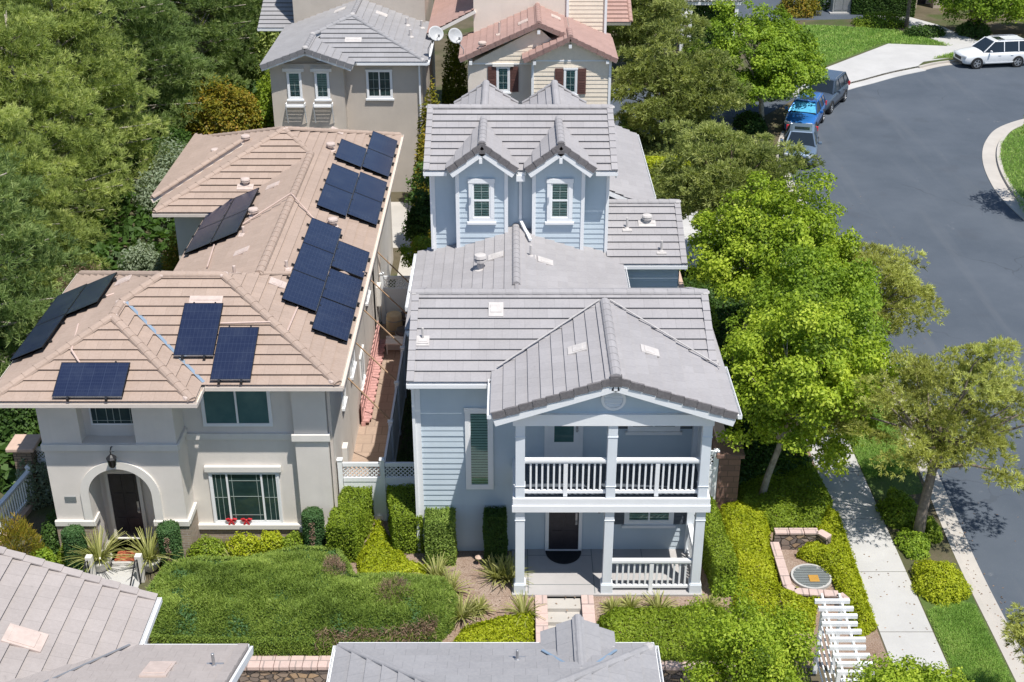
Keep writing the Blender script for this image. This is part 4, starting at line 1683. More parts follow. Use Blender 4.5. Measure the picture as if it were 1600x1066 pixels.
ds.beam((.48, 39.32, 6.36), (.60, 38.75, 6.3), .09, .07)
ds.beam((-2.7, 30.33, 5.6), (-2.7, 30.33, .05), .08, .07, Y3)
ds.beam((-2.7, 29.95, 5.68), (-2.7, 30.33, 5.55), .08, .07)
ds.beam((-2.68, 39.9, 8.2), (-2.68, 39.9, 5.5), .07, .06, Y3)
ds.build('downspout', 'white_trim', core)

# porch
pz = .06
mb = MB()
mb.box(.0, 5.28, 28.3, 30.44, -.3, pz)
pf = mb.build('porch_floor', 'porch_floor', blue)
jt = MB()
for x in (.45, 2.3, 3.75):
    jt.box(x - .012, x + .012, 28.36, 30.42, pz, pz + .003)
for y in (28.75, 30.1):
    jt.box(.46, 2.28, y - .012, y + .012, pz, pz + .0025)
jt.build('score_line', 'grate', pf)
mb = MB()
mb.box(.03, 5.26, 28.42, 30.42, 2.84, 3.16)
bal = mb.build('balcony', 'shutter_slate', blue)
mb = MB()
mb.box(.02, 5.28, 28.36, 28.44, 2.99, 3.2)
mb.box(.0, 5.3, 28.33, 28.47, 2.79, 2.99)
mb.box(5.2, 5.28, 28.47, 30.42, 2.79, 3.2)
mb.box(.02, .1, 28.47, 30.42, 2.79, 3.2)
mb.build('balcony_fascia', 'white_trim', bal)
mb = MB()
mb.box(.02, 5.22, 28.36, 28.56, 5.46, 5.79)
mb.box(.08, .3, 28.56, 30.42, 5.5, 5.76)
mb.box(4.98, 5.2, 28.56, 30.42, 5.5, 5.76)
mb.box(.1, 5.16, 28.6, 30.42, 5.6, 5.66)
mb.build('porch_beam', 'white_trim', blue)
for x in (.215, 2.62, 5.07):
    p = MB()
    p.box(x - .125, x + .125, 28.4, 28.65, pz - .06, 2.8)
    p.box(x - .165, x + .165, 28.36, 28.69, pz - .3, .34)
    p.box(x - .145, x + .145, 28.38, 28.67, .34, .38)
    p.box(x - .14, x + .14, 28.385, 28.665, 2.46, 2.49)
    po = p.build('porch_post', 'porch_paint', blue, bevel=.008)
    p = MB()
    p.box(x - .125, x + .125, 28.4, 28.65, 3.2, 5.47)
    p.box(x - .14, x + .14, 28.385, 28.665, 5.08, 5.11)
    p.box(x - .14, x + .14, 28.385, 28.665, 3.55, 3.58)
    p.build('upper_post', 'porch_paint', po, bevel=.008)
# balcony side wall + pilasters
mb = MB()
mb.box(5.0, 5.2, 30.2, 30.42, pz, 2.8)
mb.box(5.0, 5.2, 30.2, 30.42, 3.16, 5.5)
mb.build('pilaster', 'porch_paint', blue)
mb = MB()
mb.box(5.12, 5.2, 28.66, 30.2, 3.16, 5.5)
mb.build('balcony_side_panel', 'porch_paint', blue)
railing('railing', bal, (.34, 28.52, 0), (2.495, 28.52, 0), 3.3, 4.36)
railing('railing', bal, (2.745, 28.52, 0), (4.945, 28.52, 0), 3.3, 4.36)
railing('porch_railing', pf, (2.745, 28.52, 0), (4.945, 28.52, 0), .16, 1.1)
railing('porch_railing', pf, (5.1, 28.66, 0), (5.1, 30.19, 0), .16, 1.1, mid=False)
# pediment louvre
mb = MB()
mb.lathe((2.60, 28.475, 6.2), [(.32, 0), (.32, .05), (.25, .05), (.25, .02), (.0, .02)], 32, NY)
lv = mb.build('louvre_vent', 'white_trim', core)
mb = MB()
for i in range(4):
    z = 6.2 - .16 + i * .105
    hw = math.sqrt(max(.02, .24 ** 2 - (z - 6.2) ** 2))
    mb.obox((2.60, 28.445, z), X3, (Y3 * .6 + Z3 * .8).normalized(), (Y3 * -.8 + Z3 * .6).normalized(), hw, .045, .006)
mb.build('louvre_slat', 'white_trim', lv)

# openings on the front wall
W = 30.382
window(blue, (-.91, W, 3.5), X3, NY, .56, 2.42, 1, trim=.11, blind=True, sill=False)
window(blue, (3.92, W, 4.75), X3, NY, 1.25, 1.1, 2, trim=.1)
window(blue, (3.93, W, 1.72), X3, NY, 1.22, 1.3, 2, trim=.1, blind=True)
for (x0, x1, z0, z1) in ((4.63, 4.98, 4.18, 5.35), (2.86, 3.2, 4.18, 5.35), (2.86, 3.24, .98, 2.4), (4.63, 4.98, .98, 2.4)):
    mb = MB()
    mb.box(x0, x1, W - .045, W, z0, z1)
    for k in range(9):
        z = z0 + .1 + (z1 - z0 - .2) * k / 8
        mb.box(x0 + .05, x1 - .05, W - .056, W - .044, z - .035, z + .025)
    mb.build('shutter', 'shutter_slate', blue)


def door(root, x0, x1, z0, z1, y, mat, frame='white_trim', glass=None, panels=True, N=NY, hand='r'):
    mb = MB()
    mb.box(x0 + .1, x1 - .1, y - .03, y + .02, z0 + .03, z1 - .1)
    if panels:
        w = (x1 - x0 - .2)
        for cx in (.28, .72):
            for (a, b) in ((.08, .3), (.36, .66), (.72, .93)):
                xx = x0 + .1 + w * cx
                mb.box(xx - w * .17, xx + w * .17, y - .042, y - .029, z0 + .03 + (z1 - z0) * a, z0 + .03 + (z1 - z0) * b)
    d = mb.build('door', mat, root, bevel=.004)
    mb = MB()
    mb.box(x0, x0 + .1, y - .055, y + .01, z0, z1)
    mb.box(x1 - .1, x1, y - .055, y + .01, z0, z1)
    mb.box(x0 - .02, x1 + .02, y - .06, y + .01, z1 - .1, z1 + .02)
    mb.box(x0 + .1, x1 - .1, y - .09, y + .0, z0 - .01, z0 + .028)
    mb.build('door_frame', frame, d)
    mb = MB()
    hx = x1 - .17 if hand == 'r' else x0 + .17
    mb.lathe((hx, y - .03, z0 + 1.0), [(.012, 0), (.012, .05), (.03, .055), (.034, .08), (.01, .09)], 10, NY)
    mb.box(hx - .03, hx + .03, y - .045, y - .03, z0 + .9, z0 + 1.3)
    mb.build('handle', 'metal_grey', d)
    if glass:
        mb = MB()
        mb.box(glass[0], glass[1], y - .036, y - .031, glass[2], glass[3])
        mb.build('pane', 'glass_teal', d)
        mb = MB()
        for (a, b, c, e) in ((glass[0] - .03, glass[0], glass[2], glass[3]), (glass[1], glass[1] + .03, glass[2], glass[3]),
                             (glass[0] - .03, glass[1] + .03, glass[3], glass[3] + .03), (glass[0] - .03, glass[1] + .03, glass[2] - .03, glass[2])):
            mb.box(a, b, y - .045, y - .03, c, e)
        mb.build('glazing_bead', frame, d)
    return d


door(blue, .96, 2.02, pz, 2.3, W, 'dark_door')
door(blue, .9, 1.97, 3.17, 5.4, W, 'white_trim', glass=(1.17, 1.71, 3.75, 5.1), panels=False)
mb = MB()
mb.box(2.44, 2.54, W - .1, W, 1.62, 1.72)
mb.lathe((2.49, W - .1, 1.42), [(.03, 0), (.06, .04), (.06, .2), (.08, .22), (.02, .3)], 8)
mb.build('wall_lamp', 'black_metal', blue)
# dormer windows
for xm in (-1.0, 1.57):
    window(blue, (xm, 39.51, 7.40), X3, NY, .58, 1.22, 1, (2, 4), trim=.13, blind=True, meet=True, proud=.06)
# vents on the roofs
def on(poly, x, y):
    """point, frame on a roof plane at plan position x, y"""
    U, Vv, N = plane_frame(poly)
    a = V3(poly[0])
    z = a.z - (N.x * (x - a.x) + N.y * (y - a.y)) / N.z
    return (V3((x, y, z)), U, Vv, N)
F1 = polys[0]
GL = [(-.53, 32.9, 5.93), (-.53, 28.1, 5.93), (2.61, 28.1, 6.98)]
GR = [(5.75, 28.1, 5.93), (5.75, 32.9, 5.93), (2.61, 32.9, 6.98)]
LK = [(-3.2, 40.3, 5.18), (-3.2, 34.3, 5.18), (.13, 34.3, 6.3)]
RKK = [(3.72, 34.3, 5.10), (3.72, 39.3, 5.10), (.13, 40.3, 6.3)]
WG = [(3.2, 39.35, 5.14), (5.85, 39.35, 5.14), (5.85, 42.1, 6.3)]
vent_tiles(roof, [on(F1, -.45, 32.35), on(GL, 1.75, 30.2), on(GR, 3.65, 30.2), on(LK, -.5, 37.8), on(RKK, 1.05, 37.6)], 'vent_tile')
vent_tiles(roof, [on(F1, -2.45, 31.3)], 'vent_tile', .36, .36)
pipe_vents(roof, [tuple(on(F1, -2.45, 31.35)[0])], r=.035, h=.4)
pipe_vents(roof, [tuple(on(LK, -1.0, 37.2)[0])], r=.09, h=.55, hood=True)
pipe_vents(roof, [tuple(on(RKK, .6, 37.7)[0])], r=.04, h=.42)
pipe_vents(roof, [tuple(on(WG, 3.95, 40.9)[0]), tuple(on(WG, 5.05, 39.9)[0])], r=.04, h=.42)
vent_tiles(roof, [on(WG, 4.65, 41.1)], 'vent_tile', .6, .3)
pipe_vents(roof, [tuple(on(WG, 4.65, 41.15)[0])], r=.08, h=.35, hood=True)

# door mat, steps
mb = MB()
pts = [(1.49 + .52 * math.cos(a), 30.3 - .62 * math.sin(a)) for a in [math.pi * k / 16 for k in range(17)]]
mb.prism(pts, pz + .002, pz + .02)
tag(mb.build('doormat', 'black_mat'), 'black half round doormat at the dark front door of the blue house', 'doormat')
st = thing('front_steps', (1.45, 28.0, 0), 'pale concrete steps between low pink capped walls below the porch', 'steps')
for k in range(4):
    mb = MB()
    y1 = 28.295 - .43 * k
    mb.box(.97, 1.92, y1 - .43 - .01, y1, -1.4, pz - .12 * (k + 1))
    mb.build('step', 'concrete_warm', st)
for x in (.66, 1.94):
    mb = MB()
    mb.box(x, x + .28, 26.3, 28.34, -1.4, -.02)
    s = mb.build('cheek_wall', 'ledger_stone', st)
    mb = MB()
    for i in range(5):
        y = 26.3 + i * .41
        mb.box(x - .03, x + .31, y + .006, y + .404, -.02, .05)
    mb.build('cap', 'cap_pink', s, bevel=.012)
# ------------------------------------------------------------------ the tan house
tan = thing('tan_house', (-9, 31, 0), 'tan stucco house with an arched entry and brown tile roofs carrying solar panels', 'house')
E_Z, TP = 5.55, .43
mb = MB()
mb.box(-12.95, -5.2, 31.05, 37.3, -.3, 5.5)
mb.box(-10.3, -5.2, 37.3, 44, -.3, 5.5)
mb.box(-12.3, -5.2, 43.5, 51.6, -.3, 5.5)
# front bay projections
mb.box(-6.12, -5.18, 30.80, 31.10, -.3, 5.42)
# portal: piers, lintel over the arch, upper walls round the niche
PY0, PY1 = 30.1, 30.45
AX, AZ, AR = -11.02, 2.16, .89
mb.box(-12.95, AX - AR, PY0, PY1, -.3, AZ)
mb.box(AX + AR, -9.25, PY0, PY1, -.3, AZ)
n = 20
pts = [(AX - AR, AZ)] + [(AX - AR * math.cos(math.pi * k / n), AZ + AR * math.sin(math.pi * k / n)) for k in range(1, n)] + [(AX + AR, AZ)]
tz = 3.72
for k in range(n):
    (xa, za), (xb, zb) = pts[k], pts[k + 1]
    mb.add([(xa, PY0, za), (xb, PY0, zb), (xb, PY0, tz), (xa, PY0, tz), (xa, PY1, za), (xb, PY1, zb), (xb, PY1, tz), (xa, PY1, tz)],
           [(0, 1, 2, 3), (7, 6, 5, 4), (0, 4, 5, 1)])
mb.box(-12.95, AX - AR, PY0, PY1, AZ, tz)
mb.box(AX + AR, -9.25, PY0, PY1, AZ, tz)
mb.box(-12.95, -9.25, PY0, 31.05, tz, 3.86)
mb.box(-12.95, -11.86, PY0, 31.10, 3.86, 5.5)
mb.box(-10.36, -9.25, PY0, 31.10, 3.86, 5.5)
mb.box(-11.86, -10.36, 30.50, 31.10, 3.86, 5.5)
mb.box(-12.95, -12.6, PY1, 31.10, -.3, tz)
mb.box(-9.6, -9.25, PY1, 31.10, -.3, tz)
core = mb.build('wall', 'stucco_tan', tan)
# entry reveal and recessed door wall
mb = Multi()
mb.box(-11.95, AX - AR - .001, PY1, 31.05, -.1, 3.2)
mb.box(AX + AR + .001, -9.9, PY1, 31.05, -.1, 3.2)
mb.build('entry_reveal', 'stucco_tan', core)
door(tan, -11.74, -10.72, .03, 2.4, 31.02, 'dark_door', frame='trim_cream', hand='r')
mb = MB()
mb.box(-11.84, -10.06, 29.9, 31.04, -.2, .03)
mb.build('entry_floor', 'concrete', core)
# arch surround
mb = MB()
ro, ri, y0 = 1.12, .885, PY0 - .06
m = 28
for k in range(m):
    a, b = math.pi * k / m, math.pi * (k + 1) / m
    q = []
    for (r, t) in ((ri, a), (ro, a), (ro, b), (ri, b)):
        q.append((AX - r * math.cos(t), AZ + r * math.sin(t)))
    mb.add([(x, y0, z) for x, z in q] + [(x, PY0 + .002, z) for x, z in q], [(0, 1, 2, 3), (1, 5, 6, 2), (3, 7, 4, 0)])
for s in (-1, 1):
    mb.box(min(AX + s * ri, AX + s * ro), max(AX + s * ri, AX + s * ro), y0, PY0 + .002, 1.32, AZ)
mb.build('arch_trim', 'trim_cream', core)
# belt courses and sills
mb = MB()
mb.box(-12.99, -9.21, PY0 - .07, PY0 + .0, 3.64, 3.85)
mb.box(-12.99, -12.95, PY0, 31.00, 3.64, 3.85)
mb.box(-9.25, -9.18, PY0, 30.99, 3.64, 3.85)
mb.box(-9.24, -6.13, 30.98, 31.05, 3.42, 3.62)
mb.box(-6.2, -5.12, 30.72, 30.80, 3.52, 3.74)
mb.box(-5.19, -5.12, 30.80, 31.2, 3.52, 3.74)
mb.build('belt_course', 'trim_cream', core, bevel=.012)
mb = MB()
for (a, b) in ((-13.0, AX - ri - .0), (AX + ri + .0, -9.18)):
    mb.box(a, b, PY0 - .1, PY0, 1.14, 1.32)
mb.box(AX - ri - .001, AX - ri + .06, PY0 - .1, PY1 + .05, 1.14, 1.32)
mb.box(AX + ri - .06, AX + ri + .001, PY0 - .1, PY1 + .05, 1.14, 1.32)
mb.box(-9.25, -9.16, PY0, 30.98, 1.14, 1.32)
mb.box(-9.22, -6.14, 30.92, 31.05, .37, .54)
mb.box(-6.2, -5.1, 30.68, 30.80, .44, .62)
mb.box(-5.2, -5.1, 30.80, 31.3, .44, .62)
mb.build('sill_band', 'trim_cream', core, bevel=.015)
mb = Multi()
for (a, b) in ((-12.99, -11.84), (-10.06, -9.2)):
    mb.box(a, b, PY0 - .05, PY0, -.2, 1.14)
mb.box(-9.25, -9.2, PY0, 31.00, -.2, 1.14)
mb.box(-12.99, -12.95, PY0, 30.90, -.2, 1.14)
mb.box(-9.2, -6.15, 31.00, 31.05, -.2, .37)
mb.box(-6.17, -5.13, 30.75, 30.80, -.2, .44)
mb.box(-5.2, -5.15, 30.80, 31.2, -.2, .44)
mb.build('brick_base', 'brick_tan', core)
# windows
window(tan, (-11.0, 30.50, 4.66), X3, NY, 1.3, .86, 1, trim=0, sill=False, lines=[([.14, .36, .5, .64, .86], [.16, .82])])
window(tan, (-7.72, 31.05, 4.53), X3, NY, 1.86, 1.25, 2, (1, 1), trim=.05, sill=False, glass='glass_teal')
window(tan, (-7.73, 31.05, 1.44), X3, NY, 1.92, 1.7, [.24, .76], trim=.05, sill=False, lines=[([.3, .62], [.5]), ([.14, .86], [.14, .52, .84]), ([.38, .7], [.5])])
mb = MB()
mb.box(-8.83, -6.63, 30.94, 31.05, 2.35, 2.54)
mb.build('lintel', 'trim_cream', core, bevel=.012)
mb = MB()
mb.box(-12.62, -12.3, PY0 - .025, PY0, 1.94, 2.1)
pq = mb.build('number_plate', 'grate', tan)
mb = MB()
mb.tube([(-11.02, PY0, 3.76), (-11.02, PY0 - .16, 3.83), (-11.02, PY0 - .26, 3.76), (-11.02, PY0 - .26, 3.66)], .018, 6)
mb.lathe((-11.02, PY0 - .03, 3.71), [(.09, 0), (.09, .03), (.0, .035)], 10, NY)
mb.lathe((-11.02, PY0 - .26, 3.22), [(.02, 0), (.07, .04), (.1, .1), (.13, .3), (.15, .32), (.1, .38), (.04, .44)], 8)
lt = mb.build('wall_lantern', 'black_metal', tan)
mb = MB()
for k in range(8):
    a = 2 * math.pi * k / 8
    mb.beam((-11.02 + .108 * math.cos(a), PY0 - .26 + .108 * math.sin(a), 3.32), (-11.02 + .137 * math.cos(a), PY0 - .26 + .137 * math.sin(a), 3.51), .03, .005, V3((math.cos(a), math.sin(a), 0)))
mb.build('lantern_glass', 'glass_clear', lt)
# right side wall: windows, utilities
SX = -5.195
window(tan, (SX, 34.2, 3.6), Y3, PX, .55, 1.5, 1, trim=.05)
window(tan, (SX, 36.6, 3.3), Y3, PX, .9, 1.2, 2, trim=.05)
window(tan, (SX, 41.5, 3.6), Y3, PX, .9, 1.2, 2, trim=.05)
window(tan, (SX, 38.9, 1.5), Y3, PX, .9, 1.1, 2, trim=.05)
for (y, z, w, h) in ((38.0, 4.2, .25, .4), (44.6, 1.6, .5, .8), (33.4, 1.5, .35, .5)):
    mb = MB()
    mb.box(SX, SX + .16, y - w / 2, y + w / 2, z - h / 2, z + h / 2)
    mb.build('meter_box', 'trim_cream', core, bevel=.01)
# roof
A = (-8.4, 34.0, 7.14)
B = (-10.2, 34.0, 7.14)
C_ = (-8.7, 47.1, 7.27)
xr = -7.55
zr = E_Z + TP * 2.87
right_plane = [(-4.68, 30.3, E_Z), (-4.68, 52.0, E_Z), (xr, 48.57, zr), (xr, 33.17, zr)]
polys = [
    right_plane,
    [(-8.3, 30.3, E_Z), (-4.68, 30.3, E_Z), (-8.4, 34.02, E_Z + TP * 3.72), (-10.2, 34.02, E_Z + TP * 3.72), (-12.9, 31.2, E_Z + TP * .9), (-12.9, 30.3, E_Z)],
    [(-13.92, 37.7, E_Z), (-13.92, 29.4, E_Z), (-11.17, 32.15, E_Z + TP * 2.75), (-11.17, 33.05, E_Z + TP * 2.75), (-10.2, 34.02, E_Z + TP * 3.72)],
    [(-4.9, 37.74, E_Z), (-13.92, 37.74, E_Z), (-10.2, 34.02, E_Z + TP * 3.72), (-8.4, 34.02, E_Z + TP * 3.72), (-7.55, 34.9, E_Z + TP * 2.84)],
    [(-13.92, 29.4, E_Z), (-8.43, 29.4, E_Z), (-11.17, 32.14, E_Z + TP * 2.74)],
    [(-8.43, 29.4, E_Z), (-8.43, 31.0, E_Z), (-11.17, 33.4, E_Z + TP * 2.74), (-11.17, 32.14, E_Z + TP * 2.74)],
    [(-11.1, 47, E_Z + TP * 2.87 - TP * 3.55), (-11.1, 35.0, E_Z + TP * 2.87 - TP * 3.55), (-7.55, 35.0, E_Z + TP * 2.87), (-7.55, 46.4, E_Z + TP * 2.87)],
    [(-12.9, 43.0, E_Z), (-8.0, 43.0, E_Z), (-7.55, 45.95, E_Z + TP * 2.95), (-8.7, 47.2, E_Z + TP * 4.2)],
    [(-12.9, 51.6, E_Z), (-12.9, 43.0, E_Z), (-8.7, 47.2, E_Z + TP * 4.2)],
    [(-4.68, 52.0, E_Z), (-12.9, 51.6, E_Z), (-8.7, 47.2, E_Z + TP * 4.02)],
]
# wing hip a step further out on the left
polys.append([(-13.3, 51.9, E_Z + .05), (-13.3, 44.3, E_Z + .05), (-10.4, 47.2, E_Z + .05 + TP * 2.9)])
polys.append([(xr, 33.17, zr), (xr, 35.0, zr), (-8.4, 34.02, E_Z + TP * 3.72)])
polys.append([(xr, 45.95, zr), (xr, 48.57, zr), (-8.7, 47.2, E_Z + TP * 4.02)])
roof = roof_planes(polys, 'roof', 'roof_tan', tan, .355, deck='gutter_tan', tw=.34)
cp = Multi()
def cap(a, b, r=.14):
    ridge_caps(cp, (a[0], a[1], a[2] + .07), (b[0], b[1], b[2] + .07), r)
A = (-8.4, 34.02, E_Z + TP * 3.72)
B = (-10.2, 34.02, E_Z + TP * 3.72)
Cc = (-8.7, 47.2, E_Z + TP * 4.12)
cap((-4.72, 30.34, E_Z), A)
cap(B, A)
cap((-13.85, 37.65, E_Z), B)
cap((-7.55, 34.9, E_Z + TP * 2.87), (-7.55, 45.95, E_Z + TP * 2.87), .15)
cap((-8.47, 29.44, E_Z), (-11.17, 32.14, E_Z + TP * 2.74))
cap((-13.88, 29.44, E_Z), (-11.17, 32.14, E_Z + TP * 2.74))
cap((-11.17, 32.14, E_Z + TP * 2.74), (-11.17, 33.0, E_Z + TP * 2.74))
cap((-11.17, 33.05, E_Z + TP * 2.75), B)
cap((-4.72, 37.4, E_Z + .1), (-7.55, 34.9, E_Z + TP * 2.87), .1)
cap((-12.85, 43.05, E_Z), Cc)
cap((-12.85, 51.55, E_Z), Cc)
cap((-4.75, 51.9, E_Z), Cc)
cap((-13.25, 44.35, E_Z + .05), (-10.4, 47.2, E_Z + .05 + TP * 2.9), .11)
cap((-7.6, 45.95, E_Z + TP * 2.87), Cc, .12)
cp.build('ridge_cap', 'roof_tan', roof)
cm = Multi()
for p in (A, B, (-11.17, 32.14, E_Z + TP * 2.74), (-11.17, 33.0, E_Z + TP * 2.75), Cc, (-7.58, 45.95, E_Z + TP * 2.87), (-8.6, 29.55, E_Z + .05), (-4.85, 30.45, E_Z + .05)):
    cm.lathe((p[0], p[1], p[2] + .04), [(.16, 0), (.14, .045), (.06, .07)], 9)
cm.build('mortar_cap', 'vent_tile_tan', roof)
fl = Multi()
fl.beam((-8.36, 30.36, E_Z + .09), (-11.1, 33.12, E_Z + TP * 2.75 + .09), .09, .02)
fl.build('valley_flashing', 'blue_flashing', roof)
gt = Multi()
gutter(gt, (-13.95, 29.4, E_Z), (-8.33, 29.4, E_Z), NY)
gutter(gt, (-8.43, 29.4, E_Z), (-8.43, 30.2, E_Z), PX)
gutter(gt, (-8.3, 30.3, E_Z), (-4.58, 30.3, E_Z), NY)
gutter(gt, (-4.68, 30.3, E_Z), (-4.68, 52.0, E_Z), PX, .13)
gutter(gt, (-13.92, 37.7, E_Z), (-13.92, 29.4, E_Z), NX)
gutter(gt, (-12.9, 43.0, E_Z), (-10.4, 43.0, E_Z), NY)
gt.build('gutter', 'gutter_tan', roof)
ds = Multi()
ds.beam((-5.1, 30.9, 5.3), (-5.1, 30.9, .1), .08, .08, Y3)
ds.beam((-4.72, 30.5, 5.45), (-5.1, 30.9, 5.25), .08, .08)
ds.beam((-5.12, 45.3, 5.3), (-5.12, 45.3, .1), .08, .08, Y3)
ds.build('downspout', 'gutter_tan', core)
def onp(poly, x, y):
    U, Vv, N = plane_frame(poly)
    a = V3(poly[0])
    return (V3((x, y, a.z - (N.x * (x - a.x) + N.y * (y - a.y)) / N.z)), U, Vv, N)
vent_tiles(roof, [onp(polys[0], -7.0, 34.7), onp(polys[0], -7.0, 49.3), onp(polys[6], -8.6, 37.6), onp(polys[6], -8.6, 43.6), onp(polys[2], -11.6, 34.9)], 'vent_tile_tan')
vent_tiles(roof, [onp(polys[7], -9.75, 44.2)], 'vent_tile_tan', .6, .3)
vent_tiles(roof, [onp(polys[1], -8.75, 33.1)], 'vent_tile_tan', .95, .32)
pipe_vents(roof, [tuple(onp(polys[7], -9.75, 44.3)[0]), tuple(onp(polys[6], -8.85, 41.0)[0]), tuple(onp(polys[0], -6.95, 47.1)[0]), tuple(onp(polys[0], -6.05, 40.3)[0]),
                  tuple(onp(polys[8], -11.5, 47.5)[0]), tuple(onp(polys[8], -10.3, 47.6)[0])], 'vent_tile_tan', .08, .32, hood=True)
pipe_vents(roof, [tuple(onp(polys[0], -6.9, 35.9)[0]), tuple(onp(polys[6], -8.9, 39.4)[0]), tuple(onp(polys[3], -8.4, 35.4)[0])], 'vent_tile_tan', .05, .3)
cd = Multi()
def run(*p):
    cd.new().tube([V3(q) + Z3 * .1 for q in p], .028, 6)
Z1 = lambda x: E_Z + TP * (-4.68 - x)
Z2 = lambda y: E_Z + TP * (y - 30.3)
run((-8.2, 32.25, Z2(32.25)), (-6.75, 32.3, Z2(32.3)), (-6.55, 32.2, Z1(-6.55)), (-6.3, 32.0, Z1(-6.3)), (-6.25, 33.7, Z1(-6.25)))
run((-9.1, 40.3, E_Z + TP * 2.87 - TP * 1.5), (-7.55, 41.2, E_Z + TP * 2.87 + .12), (-6.5, 39.9, Z1(-6.5)))
run((-11.2, 29.9, E_Z + TP * .5), (-12.0, 30.9, E_Z + TP * 1.5 + .05), (-12.3, 32.5, E_Z + TP * 1.6))
run((-9.9, 39.3, E_Z + TP * 2.87 - TP * 2.3), (-9.7, 37.3, E_Z + TP * 2.87 - TP * 2.1))
run((-11.9, 34.0, E_Z + TP * 2.0), (-9.9, 35.2, E_Z + TP * 2.6))
cd.build('conduit', 'conduit', roof)


# ------------------------------------------------------------------ solar panels on the tan roof
def solar(c, U, Vv, N, w, h, label, group='solar panels on the tan roof'):
    """one framed panel: w along U, h along V"""
    c = V3(c)
    o = thing('solar_panel', c, label, 'solar panel', group)
    p = MB()
    hw, hh = w / 2, h / 2
    q = [c + U * (a * hw) + Vv * (b * hh) + N * .021 for a, b in ((-1, -1), (1, -1), (1, 1), (-1, 1))]
    p.add(q, [(0, 1, 2, 3)], [[(0, 0), (1, 0), (1, 1), (0, 1)] if h >= w else [(0, 0), (0, 1), (1, 1), (1, 0)]])
    p.build('cells', 'solar_glass', o)
    f = MB()
    f.obox(c, U, Vv, N, hw, hh, .018)
    for a in (-1, 1):
        f.obox(c + U * (a * (hw - .008)) + N * .004, U, Vv, N, .008, hh, .022)
        f.obox(c + Vv * (a * (hh - .008)) + N * .004, U, Vv, N, hw - .017, .008, .0215)
    f.build('frame', 'panel_frame', o)
    e = MB()
    e.obox(c - Vv * (hh + .004) + N * .0, U, Vv, N, hw, .003, .02)
    e.build('lower_edge', 'panel_edge', o)
    b = MB()
    for a in (-.55, .55):
        b.obox(c + U * (a * hw) - N * .062, U, Vv, N, .02, hh + .09, .03)
        b.obox(c + U * (a * hw) - Vv * (hh + .05) - N * .02, U, Vv, N, .03, .04, .05)
    b.build('rail', 'panel_frame', o)
    return o


def put_panels(poly, rects, off=.175):
    U, Vv, N = plane_frame(poly)
    a = V3(poly[0])
    zf = lambda x, y: a.z - (N.x * (x - a.x) + N.y * (y - a.y)) / N.z
    for (x0, x1, y0, y1, lab) in rects:
        c = V3(((x0 + x1) / 2, (y0 + y1) / 2, 0))
        c.z = zf(c.x, c.y)
        dx, dy = abs(x1 - x0), abs(y1 - y0)
        if abs(U.x) > abs(U.y):
            w, h = dx, dy / Vv.xy.length
        else:
            w, h = dy, dx / Vv.xy.length
        solar(c + N * off, U, Vv, N, w, h, lab)


c0, c1, c2 = -6.76, -5.77, -4.78
S = 'solar panel, '
put_panels(polys[0], [
    (c0, c1 - .02, 46.1, 48.25, S + 'single one left of the topmost pair on the long right slope'),
    (c1, c2, 48.4, 50.55, S + 'farthest back on the long right slope of the tan roof'),
    (c1, c2, 46.22, 48.37, S + 'lower of the topmost pair by the right gutter'),
    (c0, c1 - .02, 43.25, 45.38, S + 'back left of the square block of four on the right slope'),
    (c0, c1 - .02, 41.1, 43.23, S + 'front left of the square block of four on the right slope'),
    (c1, c2, 43.5, 45.63, S + 'back right of the square block of four on the right slope'),
    (c1, c2, 41.35, 43.48, S + 'front right of the square block of four on the right slope'),
    (c0, c1 - .02, 37.82, 39.92, S + 'top of the left column of three near the ridge'),
    (c0, c1 - .02, 35.7, 37.8, S + 'middle of the left column of three near the ridge'),
    (c0, c1 - .02, 33.6, 35.68, S + 'bottom of the left column of three near the ridge'),
    (c1, c2, 36.9, 38.95, S + 'single one set against the gutter above a gap'),
    (c1, c2, 34.64, 36.72, S + 'upper of the lowest pair at the right gutter'),
    (c1, c2, 32.52, 34.6, S + 'lowest of all on the right slope near the front hip')])
put_panels(polys[6], [
    (-10.9, -9.98, 41.5, 43.6, S + 'back left of the shaded four on the inner left slope'),
    (-9.96, -9.05, 41.5, 43.6, S + 'back right of the shaded four on the inner left slope'),
    (-10.9, -9.98, 39.4, 41.48, S + 'front left of the shaded four on the inner left slope'),
    (-9.96, -9.05, 39.4, 41.48, S + 'front right of the shaded four on the inner left slope')])
put_panels(polys[2], [
    (-13.9, -12.93, 33.55, 35.65, S + 'upper one at the outer eave of the left slope by the trees'),
    (-13.9, -12.93, 31.43, 33.53, S + 'lower one at the outer eave of the left slope by the trees'),
    (-12.91, -11.93, 33.45, 35.55, S + 'innermost of three on the left slope by the trees')])
put_panels(polys[1], [
    (-9.3, -8.2, 31.15, 32.9, S + 'upper left of two upright ones on the front slope'),
    (-8.17, -7.07, 30.38, 32.08, S + 'lower right of two upright ones, at the front gutter')], .17)
put_panels(polys[4], [
    (-12.15, -10.3, 29.46, 30.52, S + 'lying sideways on the small hip above the arched entry')], .17)
